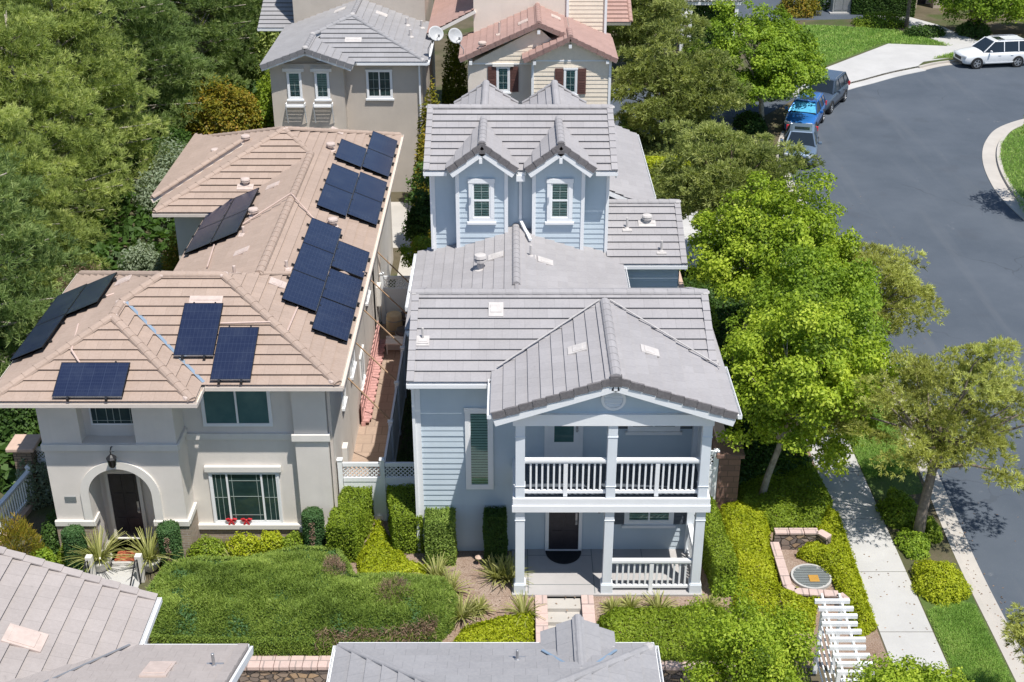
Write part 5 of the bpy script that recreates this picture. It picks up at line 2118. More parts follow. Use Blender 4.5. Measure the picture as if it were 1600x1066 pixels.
# ------------------------------------------------------------------ houses behind
grey = thing('grey_house', (-8, 60, 0), 'grey stucco house with two narrow windows in its gabled bay, behind the tan house', 'house')
mb = MB()
mb.box(-11.4, -7.95, 59.4, 61, 0, 6.6)
mb.box(-11.2, -4.35, 60.0, 66.6, 0, 6.55)
mb.add([(-11.4, 59.65, 6.6), (-7.95, 59.65, 6.6), (-9.6, 59.4, 7.2), (-11.4, 61, 6.6), (-7.95, 61, 6.6), (-9.6, 61, 7.2)], [(0, 1, 2), (0, 3, 5, 2), (1, 2, 5, 4)])
mb.box(-11.3, -4.5, 66.6, 74, 0, 12.2)
mb.box(-4.9, -4.2, 61.5, 66.6, 0, 6.45)
core = mb.build('wall', 'stucco_grey', grey)
gpolys = [
    [(-7.4, 59.6, 6.6), (-4.0, 59.6, 6.6), (-7.8, 62.9, 8.05), (-9.55, 62.0, 7.65)],
    [(-4.0, 59.6, 6.6), (-4.0, 67, 6.6), (-7.8, 67, 8.05), (-7.8, 62.9, 8.05)],
    [(-11.75, 67, 6.6), (-11.75, 58.9, 6.6), (-9.6, 58.9, 7.38), (-9.6, 61.4, 7.38), (-7.8, 62.9, 8.05), (-7.8, 67, 8.05)],
    [(-7.4, 58.9, 6.62), (-7.4, 60.2, 6.62), (-9.6, 61.6, 7.4), (-9.6, 58.9, 7.4)],
    [(-13.2, 66.5, 6.55), (-10.0, 66.5, 6.55), (-10.0, 71, 8.5), (-13.2, 71, 8.5)],
    [(-4.7, 66.0, 12.2), (-4.0, 66.0, 12.2), (-4.0, 75, 12.2), (-4.7, 75, 12.2)],
]
gpolys[0] = [(-9.2, 59.6, 6.6), (-4.0, 59.6, 6.6), (-7.8, 62.9, 8.05), (-9.2, 61.7, 7.52)]
gpolys[2] = [(-11.75, 67, 6.6), (-11.75, 58.9, 6.6), (-9.6, 58.9, 7.39), (-9.6, 61.55, 7.39), (-7.8, 62.9, 8.05), (-7.8, 67, 8.05)]
roof = roof_planes(gpolys[:5], 'roof', 'roof_slate', grey, .36)
cp = Multi()
for a, b in (((-4.03, 59.63, 6.66), (-7.8, 62.9, 8.1)), ((-9.6, 61.6, 7.47), (-7.8, 62.9, 8.12)), ((-7.8, 62.9, 8.12), (-7.8, 66.6, 8.12)), ((-9.6, 58.92, 7.46), (-9.6, 61.6, 7.46))):
    ridge_caps(cp, a, b, .14)
cp.build('ridge_cap', 'roof_slate', roof)
rk = Multi()
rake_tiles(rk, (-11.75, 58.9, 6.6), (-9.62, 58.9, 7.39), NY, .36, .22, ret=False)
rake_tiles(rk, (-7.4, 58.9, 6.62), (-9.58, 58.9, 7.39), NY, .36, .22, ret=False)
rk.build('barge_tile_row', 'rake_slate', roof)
gt = Multi()
gutter(gt, (-7.3, 59.6, 6.6), (-3.95, 59.6, 6.6), NY)
gutter(gt, (-4.0, 59.6, 6.6), (-4.0, 66.5, 6.6), PX)
gutter(gt, (-13.2, 66.5, 6.55), (-11.75, 66.5, 6.55), NY)
gt.beam((-4.4, 59.9, 6.4), (-4.4, 59.9, .3), .08, .08, Y3)
gt.build('gutter', 'white_trim', roof)
mb = MB()
for s in (-1, 1):
    mb.beam((-9.6 + s * 2.1, 58.93, 6.45), (-9.6, 58.93, 7.2), .05, .14, Z3)
mb.build('fascia', 'white_trim', roof)
cm = Multi()
for p in ((-7.8, 62.9, 8.14), (-9.6, 61.6, 7.5), (-9.6, 59.0, 7.5), (-4.2, 59.75, 6.72)):
    cm.lathe(p, [(.16, -.04), (.13, .03), (.06, .06)], 9)
cm.build('mortar_cap', 'cap_mortar', roof)
vent_tiles(roof, [onp(gpolys[0], -7.6, 61.1)], 'vent_tile', .8, .36)
vent_tiles(roof, [onp(gpolys[1], -6.6, 65.0), onp(gpolys[2], -8.7, 65.3)], 'vent_tile', .6, .6)
pipe_vents(roof, [tuple(onp(gpolys[1], -5.3, 64.8)[0]), tuple(onp(gpolys[1], -5.0, 62.9)[0]), tuple(onp(gpolys[1], -4.6, 65.4)[0])], 'vent_tile', .07, .4)
for x in (-10.28, -8.97):
    window(grey, (x, 59.38, 5.6), X3, NY, .55, 1.2, 1, (2, 4), trim=.07, blind=True)
    mb = MB()
    mb.box(x - .5, x + .5, 59.2, 59.4, 6.27, 6.42)
    mb.build('lintel', 'trim_cream', core)
    mb = MB()
    for z in (4.62, 4.72):
        mb.box(x - .45, x + .45, 59.0, 59.05, z, z + .05)
    for s in (-1, 1):
        mb.box(x + s * .44 - .02, x + s * .44 + .02, 59.0, 59.38, 4.62, 4.77)
        mb.beam((x + s * .44, 59.03, 4.62), (x + s * .44, 59.37, 3.75), .045, .045)
    for k in range(5):
        mb.box(x - .44, x + .44, 59.06 + k * .06, 59.1 + k * .06, 4.63, 4.66)
    mb.build('window_ledge', 'white_trim', grey)
window(grey, (-6.33, 59.98, 5.48), X3, NY, 1.1, 1.25, 2, (2, 3), trim=.07)
# belt of darker corbels at the foot of the bay
mb = MB()
for k in range(3):
    mb.box(-11.3 + k * 1.1, -10.6 + k * 1.1, 59.25, 59.42, 3.1, 3.45)
mb.build('corbel', 'trim_cream', core)
for (x, z) in ((-9.2, 10.6), (-6.2, 10.6)):
    window(grey, (x, 66.6, z), X3, NY, 1.2, 1.3, 2, trim=.08)

cream = thing('cream_house', (1, 60, 0), 'cream sided house with red brown roofs and brown shutters, right behind the blue house', 'house')
mb = MB()
mb.box(-2.1, 1.1, 60.0, 64, 0, 6.5)
mb.box(-1.9, 4.6, 63.6, 74, 0, 11.5)
L_core = mb.build('wall', 'stucco_cream', cream)
mb = MB()
mb.box(.98, 4.58, 59.24, 63.6, 0, 6.75)
mb.add([(-2.05, 59.98, 6.4), (1.2, 59.98, 6.4), (1.2, 59.98, 8.1), (-2.05, 60.4, 6.4), (1.2, 60.4, 6.4), (1.2, 60.4, 8.1)], [(0, 1, 2), (5, 4, 3), (0, 2, 5, 3)])
scw = mb.build('sided_wall', 'siding_cream', cream)
mb = MB()
wall_strips(mb, [(.96, 59.2, 2.5), (4.6, 59.2, 2.5), (4.6, 59.2, 6.85), (2.7, 59.2, 7.7), (.96, 59.2, 6.95)], NY, .2)
wall_strips(mb, [(-2.05, 59.97, 6.45), (3.2, 59.97, 6.45), (1.25, 59.97, 8.15)], NY, .2)
wall_strips(mb, [(4.61, 59.2, 0), (4.61, 74, 0), (4.61, 74, 11.5), (4.61, 63.5, 11.5), (4.61, 63.5, 7), (4.61, 59.2, 6.8)], PX, .2)
wall_strips(mb, [(2.75, 63.58, 6), (4.6, 63.58, 6), (4.6, 63.58, 11.5), (2.75, 63.58, 11.5)], NY, .2)
mb.build('siding', 'siding_cream', scw)
cpolys = [
    [(-2.5, 64, 6.72), (-2.5, 59.7, 6.72), (1.25, 59.7, 8.4), (1.25, 64, 8.4)],
    [(4.9, 59.7, 6.85), (4.9, 64, 6.85), (1.25, 64, 8.4), (1.25, 59.7, 8.4)],
    [(.5, 63, 6.9), (.5, 58.9, 6.9), (2.7, 58.9, 7.95), (2.7, 63, 7.95)],
    [(4.92, 58.9, 6.9), (4.92, 63, 6.9), (2.7, 63, 7.95), (2.7, 58.9, 7.95)],
    [(3.3, 68.0, 6.5), (6.3, 68.0, 6.5), (6.3, 74, 9.0), (3.3, 74, 9.0)],
    [(-4.2, 74, 7.0), (-4.2, 63.4, 7.0), (-1.85, 63.4, 8.2), (-1.85, 74, 8.2)],
]
cpolys[1] = [(4.9, 59.6, 6.85), (4.9, 64, 6.85), (1.25, 64, 8.4), (1.25, 59.7, 8.4), (3.0, 59.7, 7.657)]
cpolys[1] = [(4.9, 63.9, 6.85), (1.25, 63.9, 8.4), (1.25, 59.7, 8.4), (2.2, 59.7, 7.997), (2.7, 60.5, 7.784), (4.9, 60.5, 6.85)]
cpolys[1] = cpolys[1][::-1]
roof = roof_planes(cpolys, 'roof', 'roof_red', cream, .36, deck='trim_cream')
cp = Multi()
ridge_caps(cp, (1.25, 59.72, 8.47), (1.25, 63.6, 8.47), .14)
ridge_caps(cp, (2.7, 58.92, 8.02), (2.7, 60.6, 8.02), .14)
ridge_caps(cp, (6.3, 68.0, 6.57), (6.3, 74, 9.07), .12)
cp.build('ridge_cap', 'roof_red', roof)
rk = Multi()
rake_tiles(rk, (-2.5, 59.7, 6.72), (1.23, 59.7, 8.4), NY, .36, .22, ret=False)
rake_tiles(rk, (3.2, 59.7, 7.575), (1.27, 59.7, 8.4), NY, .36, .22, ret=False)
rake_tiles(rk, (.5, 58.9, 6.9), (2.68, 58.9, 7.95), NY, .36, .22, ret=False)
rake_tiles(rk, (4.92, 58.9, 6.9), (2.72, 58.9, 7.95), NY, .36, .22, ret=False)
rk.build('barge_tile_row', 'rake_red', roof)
mb = Multi()
for (x, y, z) in ((1.25, 59.65, 8.05), (-1.95, 59.65, 6.6), (2.7, 58.9, 7.58), (1.05, 58.9, 6.8), (4.45, 58.9, 6.85)):
    mb.box(x - .07, x + .07, y, y + .6, z - .12, z + .04)
mb.build('rafter_tail', 'white_trim', roof)
mb = Multi()
for x in (.97, 4.6):
    mb.box(x - .06, x + .06, 59.14, 59.26, 2, 6.8)
mb.box(4.56, 4.68, 63.46, 63.6, 6, 11.5)
mb.box(2.68, 2.8, 63.5, 63.62, 6, 11.5)
mb.box(1.0, 4.6, 59.16, 59.2, 6.78, 6.84)
mb.box(-2.05, 1.0, 59.93, 59.97, 6.43, 6.49)
mb.box(-2.0, 2.75, 63.4, 63.6, 9.3, 9.5)
mb.build('trim_board', 'white_trim', scw)
for (x, z, y) in ((-.42, 5.72, 59.99), (2.75, 5.85, 59.17)):
    f = window(cream, (x, y, z), X3, NY, .5, 1.1, 1, (2, 3), trim=.07, blind=True)
    if x < 0:
        mb = MB()
        mb.box(x - .5, x + .5, y - .12, y, z + .62, z + .76)
        mb.build('lintel', 'trim_cream', f)
    for s in (-1, 1):
        mb = MB()
        xx = x + s * .53
        mb.box(xx - .2, xx + .2, y - .05, y, z - .62, z + .6)
        for a, b in ((-.52, -.02), (.06, .5)):
            for k in range(6):
                zz = z + a + (b - a) * (k + .5) / 6
                mb.box(xx - .14, xx + .14, y - .062, y - .048, zz - .03, zz + .02)
        mb.build('shutter', 'shutter_brown', cream)
f = window(cream, (-.05, 63.6, 10.6), X3, NY, .6, 1.1, 1, trim=.07)
for s in (-1, 1):
    mb = MB()
    mb.box(-.05 + s * .6 - .22, -.05 + s * .6 + .22, 63.54, 63.6, 9.95, 11.2)
    mb.build('shutter', 'shutter_brown', cream)
vent_tiles(roof, [onp(cpolys[0], .55, 61.2), onp(cpolys[1], 2.1, 62.4), onp(cpolys[4], 5.2, 70.5)], 'vent_tile_tan', .5, .5)
pipe_vents(roof, [tuple(onp(cpolys[0], -.6, 61.0)[0])], 'vent_tile_tan', .05, .6)
pipe_vents(roof, [tuple(onp(cpolys[0], -1.4, 60.0)[0])], 'vent_tile_tan', .09, .3, hood=True)


def dish(p, aim, label, base):
    o = thing('satellite_dish', base, label, 'satellite dish', 'satellite dishes between the rear houses')
    a = V3(aim).normalized()
    mb = MB()
    mb.lathe(p, [(.02, -.0), (.17, .025), (.31, .085), (.37, .13), (.365, .137), (.29, .1), (.15, .04), (.0, .025)], 24, a)
    mb.build('reflector', 'dish_grey', o, smooth=True)
    mb = MB()
    pv = V3(p)
    mb.tube([V3(base), V3(base) + Z3 * .6, pv - a * .05], .025, 6)
    mb.tube([pv - Z3 * .3 + a * .1, pv - Z3 * .25 + a * .55], .015, 5)
    mb.box(pv.x + a.x * .55 - .05, pv.x + a.x * .55 + .05, pv.y + a.y * .55 - .05, pv.y + a.y * .55 + .05, pv.z - .32 + a.z * .55, pv.z - .2 + a.z * .55)
    mb.build('mast', 'metal_grey', o)
    return o


dish((-3.62, 60.4, 7.75), (.35, -.8, .55), 'pale satellite dish beside the slate roof corner of the grey house', (-4.0, 60.6, 6.4))
dish((-2.72, 60.2, 7.7), (.5, -.8, .5), 'pale satellite dish mounted beside the red roof eave of the cream house', (-2.3, 60.2, 6.5))
# far entry with shade, top right
ent = thing('far_house', (34, 101, 0), 'beige house with columned entry at the top edge behind the street corner', 'house')
mb = MB()
mb.box(26, 46, 102, 112, 0, 7)
for x in (27.2, 29.0, 31.0, 33.2):
    mb.box(x - .45, x + .45, 100.4, 101.2, 0, 4)
mb.box(26.5, 34, 100.3, 102, 4, 5)
mb.build('wall', 'stucco_beige', ent)
mb = MB()
for x in (27.9, 29.8, 31.9):
    mb.box(x, x + .7, 101.93, 102, 0, 2.4)
mb.build('door', 'dark_door', ent)

# ------------------------------------------------------------------ roofs of the two houses in front
fr = thing('near_grey_roof_house', (-.3, 17, -1.5), 'house below with light grey hipped roof and a tiny gable, bottom centre', 'house')
mb = MB()
mb.box(-3.0, 2.4, 9, 19.35, -1.6, 5.55)
mb.box(.75, 1.85, 19.3, 19.72, 3.5, 5.6)
mb.build('wall', 'siding_blue', fr)
z0, p_ = 5.6, .4
npolys = [
    [(2.78, 19.7, z0), (-3.42, 19.7, z0), (-.32, 16.6, z0 + p_ * 3.1)],
    [(2.78, 8, z0), (2.78, 19.7, z0), (-.32, 16.6, z0 + p_ * 3.1), (-.32, 8, z0 + p_ * 3.1)],
    [(-3.42, 19.7, z0), (-3.42, 8, z0), (-.32, 8, z0 + p_ * 3.1), (-.32, 16.6, z0 + p_ * 3.1)],
    [(.60, 18.7, 5.62), (.60, 20.05, 5.62), (1.3, 20.05, 6.03), (1.3, 18.3, 6.03)][::-1],
    [(2.0, 20.05, 5.62), (2.0, 18.7, 5.62), (1.3, 18.3, 6.03), (1.3, 20.05, 6.03)][::-1],
]
npolys[3] = [(.60, 20.05, 5.62), (.60, 18.6, 5.62), (1.3, 18.3, 6.03), (1.3, 20.05, 6.03)]
npolys[4] = [(2.0, 18.6, 5.62), (2.0, 20.05, 5.62), (1.3, 20.05, 6.03), (1.3, 18.3, 6.03)]
roof = roof_planes(npolys, 'roof', 'roof_slate', fr, .36)
cp = Multi()
ridge_caps(cp, (2.75, 19.67, z0 + .05), (-.32, 16.6, z0 + .05 + p_ * 3.1), .085)
ridge_caps(cp, (-3.39, 19.67, z0 + .06), (-.32, 16.6, z0 + .06 + p_ * 3.1), .06)
ridge_caps(cp, (1.3, 20.07, 6.06), (1.3, 18.5, 6.06), .085, .5)
cp.build('ridge_cap', 'roof_slate', roof)
cm = Multi()
for p in ((1.3, 18.45, 6.1), (1.98, 19.55, 5.68), (2.68, 19.6, 5.72)):
    cm.lathe(p, [(.12, -.05), (.1, .0), (.04, .03)], 9)
cm.build('mortar_cap', 'cap_mortar', roof)
fl = Multi()
fl.beam((.58, 19.3, 5.86), (1.26, 18.42, 6.1), .05, .02)
fl.beam((2.02, 19.3, 5.86), (1.34, 18.42, 6.1), .05, .02)
fl.build('valley_flashing', 'blue_flashing', roof)
gt = Multi()
gutter(gt, (-3.42, 19.7, z0), (.55, 19.7, z0), Y3)
gutter(gt, (2.05, 19.7, z0), (2.8, 19.7, z0), Y3)
gutter(gt, (2.78, 8, z0), (2.78, 19.7, z0), PX)
gutter(gt, (-3.42, 8, z0), (-3.42, 19.7, z0), NX)
gt.build('gutter', 'white_trim', roof)
pipe_vents(roof, [tuple(onp(npolys[0], .1, 18.9)[0])], 'metal_grey', .03, .28)

fl_ = thing('near_tan_roof_house', (-9, 17, -1.5), 'house below with large pale pinkish tile roof at the bottom left corner', 'house')
mb = MB()
mb.box(-18, -7.6, 8, 20.9, -1.6, 5.5)
mb.box(-9, -5.5, 8, 19.2, -1.6, 5.5)
mb.build('wall', 'stucco_tan', fl_)
lp = [
    [(-7.38, 6, 5.6), (-7.38, 21.2, 5.6), (-12.5, 21.2, 7.65), (-12.5, 6, 7.65)],
    [(-5.22, 19.65, 5.6), (-8.6, 19.65, 5.6), (-10.9, 13.0, 8.26), (-5.22, 13.0, 8.26)],
    [(-12.5, 6, 7.65), (-12.5, 21.2, 7.65), (-18, 21.2, 5.45), (-18, 6, 5.45)],
]
roof = roof_planes(lp, 'roof', 'roof_court', fl_, .37, tw=.36)
rk = Multi()
rake_tiles(rk, (-7.38, 21.2, 5.6), (-12.5, 21.2, 7.65), Y3, .4, .2)
rake_tiles(rk, (-5.22, 19.65, 5.6), (-5.22, 13, 8.26), PX, .4, .17)
rk.build('rake_tile_row', 'roof_court', roof)
gt = Multi()
gutter(gt, (-7.38, 19.7, 5.6), (-7.38, 21.2, 5.6), PX)
gutter(gt, (-8.0, 19.65, 5.6), (-5.2, 19.65, 5.6), Y3)
gt.beam((-5.14, 19.72, 5.5), (-5.14, 13.0, 8.16), .05, .16)
gt.build('gutter', 'white_trim', roof)
fl = Multi()
fl.beam((-7.5, 19.62, 5.72), (-9.8, 15.35, 7.3), .04, .02)
fl.build('valley_flashing', 'metal_grey', roof)
pale = MB()
vent_tiles(roof, [onp(lp[0], -9.25, 19.0), onp(lp[1], -6.6, 18.4)], 'vent_tile_tan', .5, .75)
pipe_vents(roof, [tuple(onp(lp[1], -5.6, 18.6)[0])], 'metal_grey', .03, .35)

# ------------------------------------------------------------------ walls and fences
def lattice(mb, a, b, z0, z1, sp=.13, w=.016):
    """diagonal slats between two points"""
    a, b = V3(a), V3(b)
    d = (b - a)
    L = d.length
    d.normalize()
    n = d.cross(Z3)
    h = z1 - z0
    for s, off in ((1, .009), (-1, -.009)):
        u = -h
        while u < L:
            u0, u1 = u, u + h
            c0, c1 = max(u0, 0), min(u1, L)
            if c1 - c0 > .02:
                za = z0 + (c0 - u0) if s > 0 else z1 - (c0 - u0)
                zb = z0 + (c1 - u0) if s > 0 else z1 - (c1 - u0)
                mb.beam(a + d * c0 + Z3 * (za - a.z) + n * off, a + d * c1 + Z3 * (zb - a.z) + n * off, .008, w * 1.7, n.cross(d))
            u += sp
    return mb


def vinyl_panel(root, a, b, h=2.05, lat=.5, z=0.0):
    a, b = V3((a[0], a[1], z)), V3((b[0], b[1], z))
    d = (b - a)
    L = d.length
    d.normalize()
    n = d.cross(Z3)
    c = (a + b) / 2
    mb = MB()
    mb.obox(c + Z3 * (h * .5 - lat / 2 - .0), d, n, Z3, L / 2, .018, (h - lat) / 2 - .1)
    for zz, t in ((.1, .08), (h - lat - .08, .07), (h - .06, .06)):
        mb.obox(c + Z3 * zz, d, n, Z3, L / 2, .035, t)
    if lat > .2:
        lattice(mb, a, b, z + h - lat, z + h - .12, .13)
    mb.build('fence_panel', 'white_vinyl', root)


def vinyl_post(root, p, h=2.15):
    mb = MB()
    x, y = p
    mb.box(x - .065, x + .065, y - .065, y + .065, 0, h)
    mb.box(x - .085, x + .085, y - .085, y + .085, h, h + .03)
    mb.add([(x - .075, y - .075, h + .03), (x + .075, y - .075, h + .03), (x + .075, y + .075, h + .03), (x - .075, y + .075, h + .03), (x, y, h + .09)],
           [(0, 1, 4), (1, 2, 4), (2, 3, 4), (3, 0, 4)])
    mb.build('post', 'white_vinyl', root)


ff = thing('lattice_fence', (-4, 31.95, 0), 'white vinyl fence with lattice top across the gap between tan and blue houses', 'fence')
for p in ((-5.08, 31.95), (-3.83, 31.95), (-2.72, 31.95)):
    vinyl_post(ff, p)
vinyl_panel(ff, (-5.0, 31.95), (-3.9, 31.95))
vinyl_panel(ff, (-3.76, 31.95), (-2.8, 31.95))
sf = thing('long_fence', (-3.8, 38, 0), 'long plain white vinyl fence running back between the two front houses', 'fence')
ys = [34.4, 36.9, 39.4, 41.9, 44.4]
prev = 32.02
for y in ys:
    vinyl_post(sf, (-3.8, y), 2.0)
    vinyl_panel(sf, (-3.8, prev), (-3.8, y - .065), 1.9, .0)
    prev = y + .065
rf = thing('rear_gate', (-4.5, 45.3, 0), 'white vinyl gate with lattice top at the far end of the side yard', 'gate')
vinyl_post(rf, (-5.05, 45.3))
vinyl_post(rf, (-3.72, 45.3))
vinyl_panel(rf, (-4.98, 45.3), (-3.8, 45.3))
sg = thing('side_gate', (5.8, 32.6, 0), 'narrow white lattice topped gate between the porch and the brown block pillar', 'gate')
vinyl_panel(sg, (5.3, 32.6), (6.12, 32.6))
vinyl_post(sg, (6.14, 32.6), 2.05)

bw = thing('block_wall', (6.5, 40, 0), 'brown block garden wall with capped end pillar right of the blue house', 'wall')
mb = MB()
mb.box(6.36, 6.58, 33.1, 49.5, -.3, 1.75)
mb.build('wall_body', 'block_brown', bw)
mb = MB()
mb.box(6.3, 6.64, 33.1, 49.5, 1.75, 1.84)
mb.build('cap', 'terracotta', bw, bevel=.015)
mb = MB()
mb.box(6.22, 6.86, 32.5, 33.1, -.3, 1.88)
pl_ = mb.build('pillar', 'block_brown', bw)
mb = MB()
mb.box(6.12, 6.96, 32.4, 33.2, 1.88, 2.02)
mb.build('cap', 'block_brown', pl_, bevel=.02)

rw = thing('retaining_wall', (-1, 26.1, -1), 'low dark fieldstone wall with pink cap blocks in front of the gardens', 'wall')
mb = MB()
mb.box(-10.5, 7.0, 25.9, 26.2, -1.6, -.48)
wbod = mb.build('stone_face', 'field_stone', rw)
mb = MB()
x = -10.5
while x < 7.0:
    w = R.uniform(.34, .46)
    if not (.6 < x + w / 2 < 2.25):
        mb.obox((x + w / 2, 26.07 + R.uniform(-.012, .012), -.42), X3, Y3, Z3, w / 2 - .006, .22, .06)
    x += w
mb.build('cap_blocks', 'cap_pink', wbod, bevel=.015)

pn = thing('planter_wall', (8.2, 29.6, 0), 'low stone planter wall of pink caps round the drain cover in the corner bed', 'planter')
def cap_run(pts, h, w=.26):
    mb, cb = MB(), MB()
    for a, b in zip(pts[:-1], pts[1:]):
        a3, b3 = V3((*a, 0)), V3((*b, 0))
        mb.beam(a3 + Z3 * (h / 2 - .1), b3 + Z3 * (h / 2 - .1), w - .05, h + .2)
        n = max(1, round((b3 - a3).length / .38))
        for i in range(n):
            p, q = a3.lerp(b3, i / n), a3.lerp(b3, (i + 1) / n)
            d = (q - p) * .02
            cb.beam(p + d + Z3 * (h + .035), q - d + Z3 * (h + .035), w, .07)
    return mb, cb
mb, cb = cap_run([(7.62, 30.55), (8.9, 30.55), (9.15, 30.25)], .55)
wb = mb.build('stone_body', 'field_stone', pn)
cb.build('cap_blocks', 'cap_pink', wb, bevel=.012)
mb, cb = cap_run([(7.62, 30.4), (7.62, 28.4), (7.75, 28.15), (8.95, 28.02), (9.1, 27.75)], .26)
wb = mb.build('stone_body', 'field_stone', pn)
cb.build('cap_blocks', 'cap_pink', wb, bevel=.012)
vt = thing('drain_cover', (8.45, 29.1, 0), 'round grey slatted drain cover with a rusty middle in the planter bed', 'drain cover')
mb = MB()
mb.lathe((8.45, 29.1, 0), [(.57, .0), (.57, .09), (.51, .09), (.51, .05), (.0, .05)], 32)
mb.build('rim', 'concrete', vt)
mb = MB()
for k in range(9):
    y = -.44 + k * .11
    hw = math.sqrt(max(.01, .5 ** 2 - y ** 2))
    mb.obox((8.45, 29.1 + y, .065), X3, Y3, Z3, hw, .037, .012)
mb.build('grate', 'grate', vt)
mb = MB()
mb.obox((8.5, 29.0, .085), X3, Y3, Z3, .14, .15, .012)
mb.build('hatch', 'rust_lid', vt, bevel=.02)
mb = MB()
mb.lathe((0, 0, 0), [(.3, -.05), (.3, .03), (.27, .045), (.0, .05)], 20)
l1 = mb.build('ground_box', 'lid_teal')
l1.location = (9.35, 33.8, .04)
tag(l1, 'larger teal utility lid in the shaded bed beside the sidewalk', 'utility lid', 'utility lids')
l2 = l1.copy()
COL.objects.link(l2)
l2.location = (9.5, 32.7, .04)
l2.scale = (.62, .62, 1)
tag(l2, 'smaller teal utility lid nearer the sunlit hedge beside the sidewalk', 'utility lid', 'utility lids')

# pergola arbour by the sidewalk
ar = thing('arbor', (8.9, 25, 0), 'white slatted garden arbor beside the sidewalk at the bottom right', 'arbor')
TZ = 2.2
a0, a1 = V3((7.75, 25.6, TZ)), V3((7.55, 21.0, TZ))
off = V3((.44, 0, 0))
for s in (0, 1):
    mb = MB()
    mb.beam(a0 + off * s, a1 + off * s, .05, .1)
    mb.build('beam', 'white_trim', ar)
    for t in (.08, .55):
        p = a0.lerp(a1, t) + off * s
        mb = MB()
        mb.box(p.x - .05, p.x + .05, p.y - .05, p.y + .05, -1.4 if p.y < 25.9 else -.4, TZ - .05)
        mb.build('post', 'white_trim', ar)
for k in range(16):
    p = V3((7.95 - .0125 * k * .3, 25.22 - .285 * k, TZ + .1)) + X3 * (.03 * ((k * 7) % 3 - 1))
    mb = MB()
    mb.beam(p - X3 * .43, p + X3 * .43, .085, .1)
    mb.build('slat', 'white_trim', ar)
# side ladder of the arbour
mb = MB()
for k in range(5):
    z = .5 + k * .36
    mb.beam((7.72, 25.2, z), (7.64, 23.1, z), .03, .06)
mb.build('side_slats', 'white_trim', ar)

# left edge: brick pillar and railing
bp = thing('brick_pillar', (-14.9, 33.4, 0), 'stacked stone pillar with a flat terracotta cap left of the tan house', 'pillar')
mb = MB()
mb.box(-15.2, -14.65, 33.1, 33.7, -.3, 1.75)
mb.build('stone_body', 'ledger_stone', bp)
mb = MB()
mb.box(-15.35, -14.5, 32.95, 33.85, 1.75, 1.88)
mb.build('cap', 'terracotta', bp, bevel=.03)
sgt = thing('corner_gate', (-13.8, 33.2, 0), 'white lattice topped gate squeezed between the stone pillar and tan house', 'gate')
vinyl_panel(sgt, (-14.6, 33.4), (-13.0, 33.0), 1.7, .4)
lf = thing('white_railing', (-15, 31.6, 0), 'white picket railing on a low curb at the left edge beside the stone pillar', 'railing')
pa, pb_ = V3((-14.75, 32.95, 0)), V3((-15.3, 29.0, 0))
vinyl_post(lf, (pa.x, pa.y), 1.25)
railing('rails', lf, pa, pb_, .25, 1.15, mid=False, mat='white_vinyl', gap=.13, n_w=.035)
mb = MB()
mb.beam(pa + Z3 * .06, pb_ + Z3 * .06, .3, .2)
mb.build('footing', 'terracotta', lf)

# cables from the tan wall to the long fence
poles = [((-5.15, 35.2, 3.1), (-3.8, 34.4, 2.05), 'nearest'), ((-5.15, 37.6, 3.1), (-3.8, 36.9, 2.05), 'second nearest'),
         ((-5.15, 40.1, 3.1), (-3.8, 39.4, 2.05), 'middle'), ((-5.15, 42.6, 3.1), (-3.8, 41.9, 2.05), 'second farthest'), ((-5.15, 45.2, 3.1), (-3.8, 44.4, 2.05), 'farthest')]
for a, b, w in poles:
    mb = MB()
    mb.beam(a, b, .035, .035)
    tag(mb.build('wooden_strut', 'wood_pole'), w + ' thin wooden strut slanting from the tan wall to the white fence', 'strut', 'struts over the side yard')
pk = thing('pink_trellis', (-5.0, 40, 0), 'long pink scalloped trellis border along the tan house side wall', 'trellis')
mb = MB()
mb.box(-5.12, -4.98, 37.4, 43.6, .0, .16)
mb.build('edging', 'pink_tile', pk)
mb = MB()
for i in range(30):
    y = 37.5 + i * .205
    mb.box(-5.10, -5.06, y - .085, y + .085, .16, .95 + .05 * (i % 2))
    mb.box(-5.06, -4.84 + .05 * (i % 2), y - .09, y + .09, .16, .22)
for z in (.35, .7):
    mb.box(-5.06, -5.03, 37.42, 43.6, z, z + .06)
mb.build('slats', 'pink_tile', pk)
def barrel(c, r, h, mat, label):
    o = thing('barrel', c, label, 'barrel', 'barrels in the side yard')
    mb = MB()
    mb.lathe(c, [(r * .85, 0), (r, h * .3), (r, h * .7), (r * .9, h * .97), (r * .8, h)], 18)
    mb.build('barrel_body', mat, o, smooth=True)
    mb = MB()
    for z in (.25, .72):
        mb.lathe((c[0], c[1], c[2] + h * z), [(r * 1.01, 0), (r * 1.02, .02), (r * 1.01, .04)], 18)
    mb.build('hoop', 'metal_grey', o)
barrel((-4.55, 44.4, .02), .32, .85, 'barrel_tan', 'tan round drum in the side yard by the rear gate')
barrel((-4.05, 44.6, .02), .3, .8, 'barrel_dark', 'black drum near the rear gate, in the fence shadow')
barrel((-4.1, 43.4, .02), .34, .7, 'barrel_dark', 'low black drum nearest the white fence in the side yard')
mb = MB()
mb.box(-4.75, -4.1, 43.0, 43.15, .02, .55)
mb.box(-4.75, -4.1, 42.6, 43.0, .45, .5)
for x in (-4.72, -4.16):
    mb.box(x, x + .05, 42.62, 42.67, .02, .45)
tag(mb.build('garden_bench', 'trim_cream'), 'small pale bench standing in the side yard before the drums', 'bench')
# path light
mb = MB()
mb.lathe((-.95, 29.75, 0), [(.02, 0), (.02, .22), (.1, .23), (.11, .26), (.03, .31)], 12)
tag(mb.build('path_light', 'terracotta'), 'small mushroom path light in the mulch below the tall white window', 'path light')
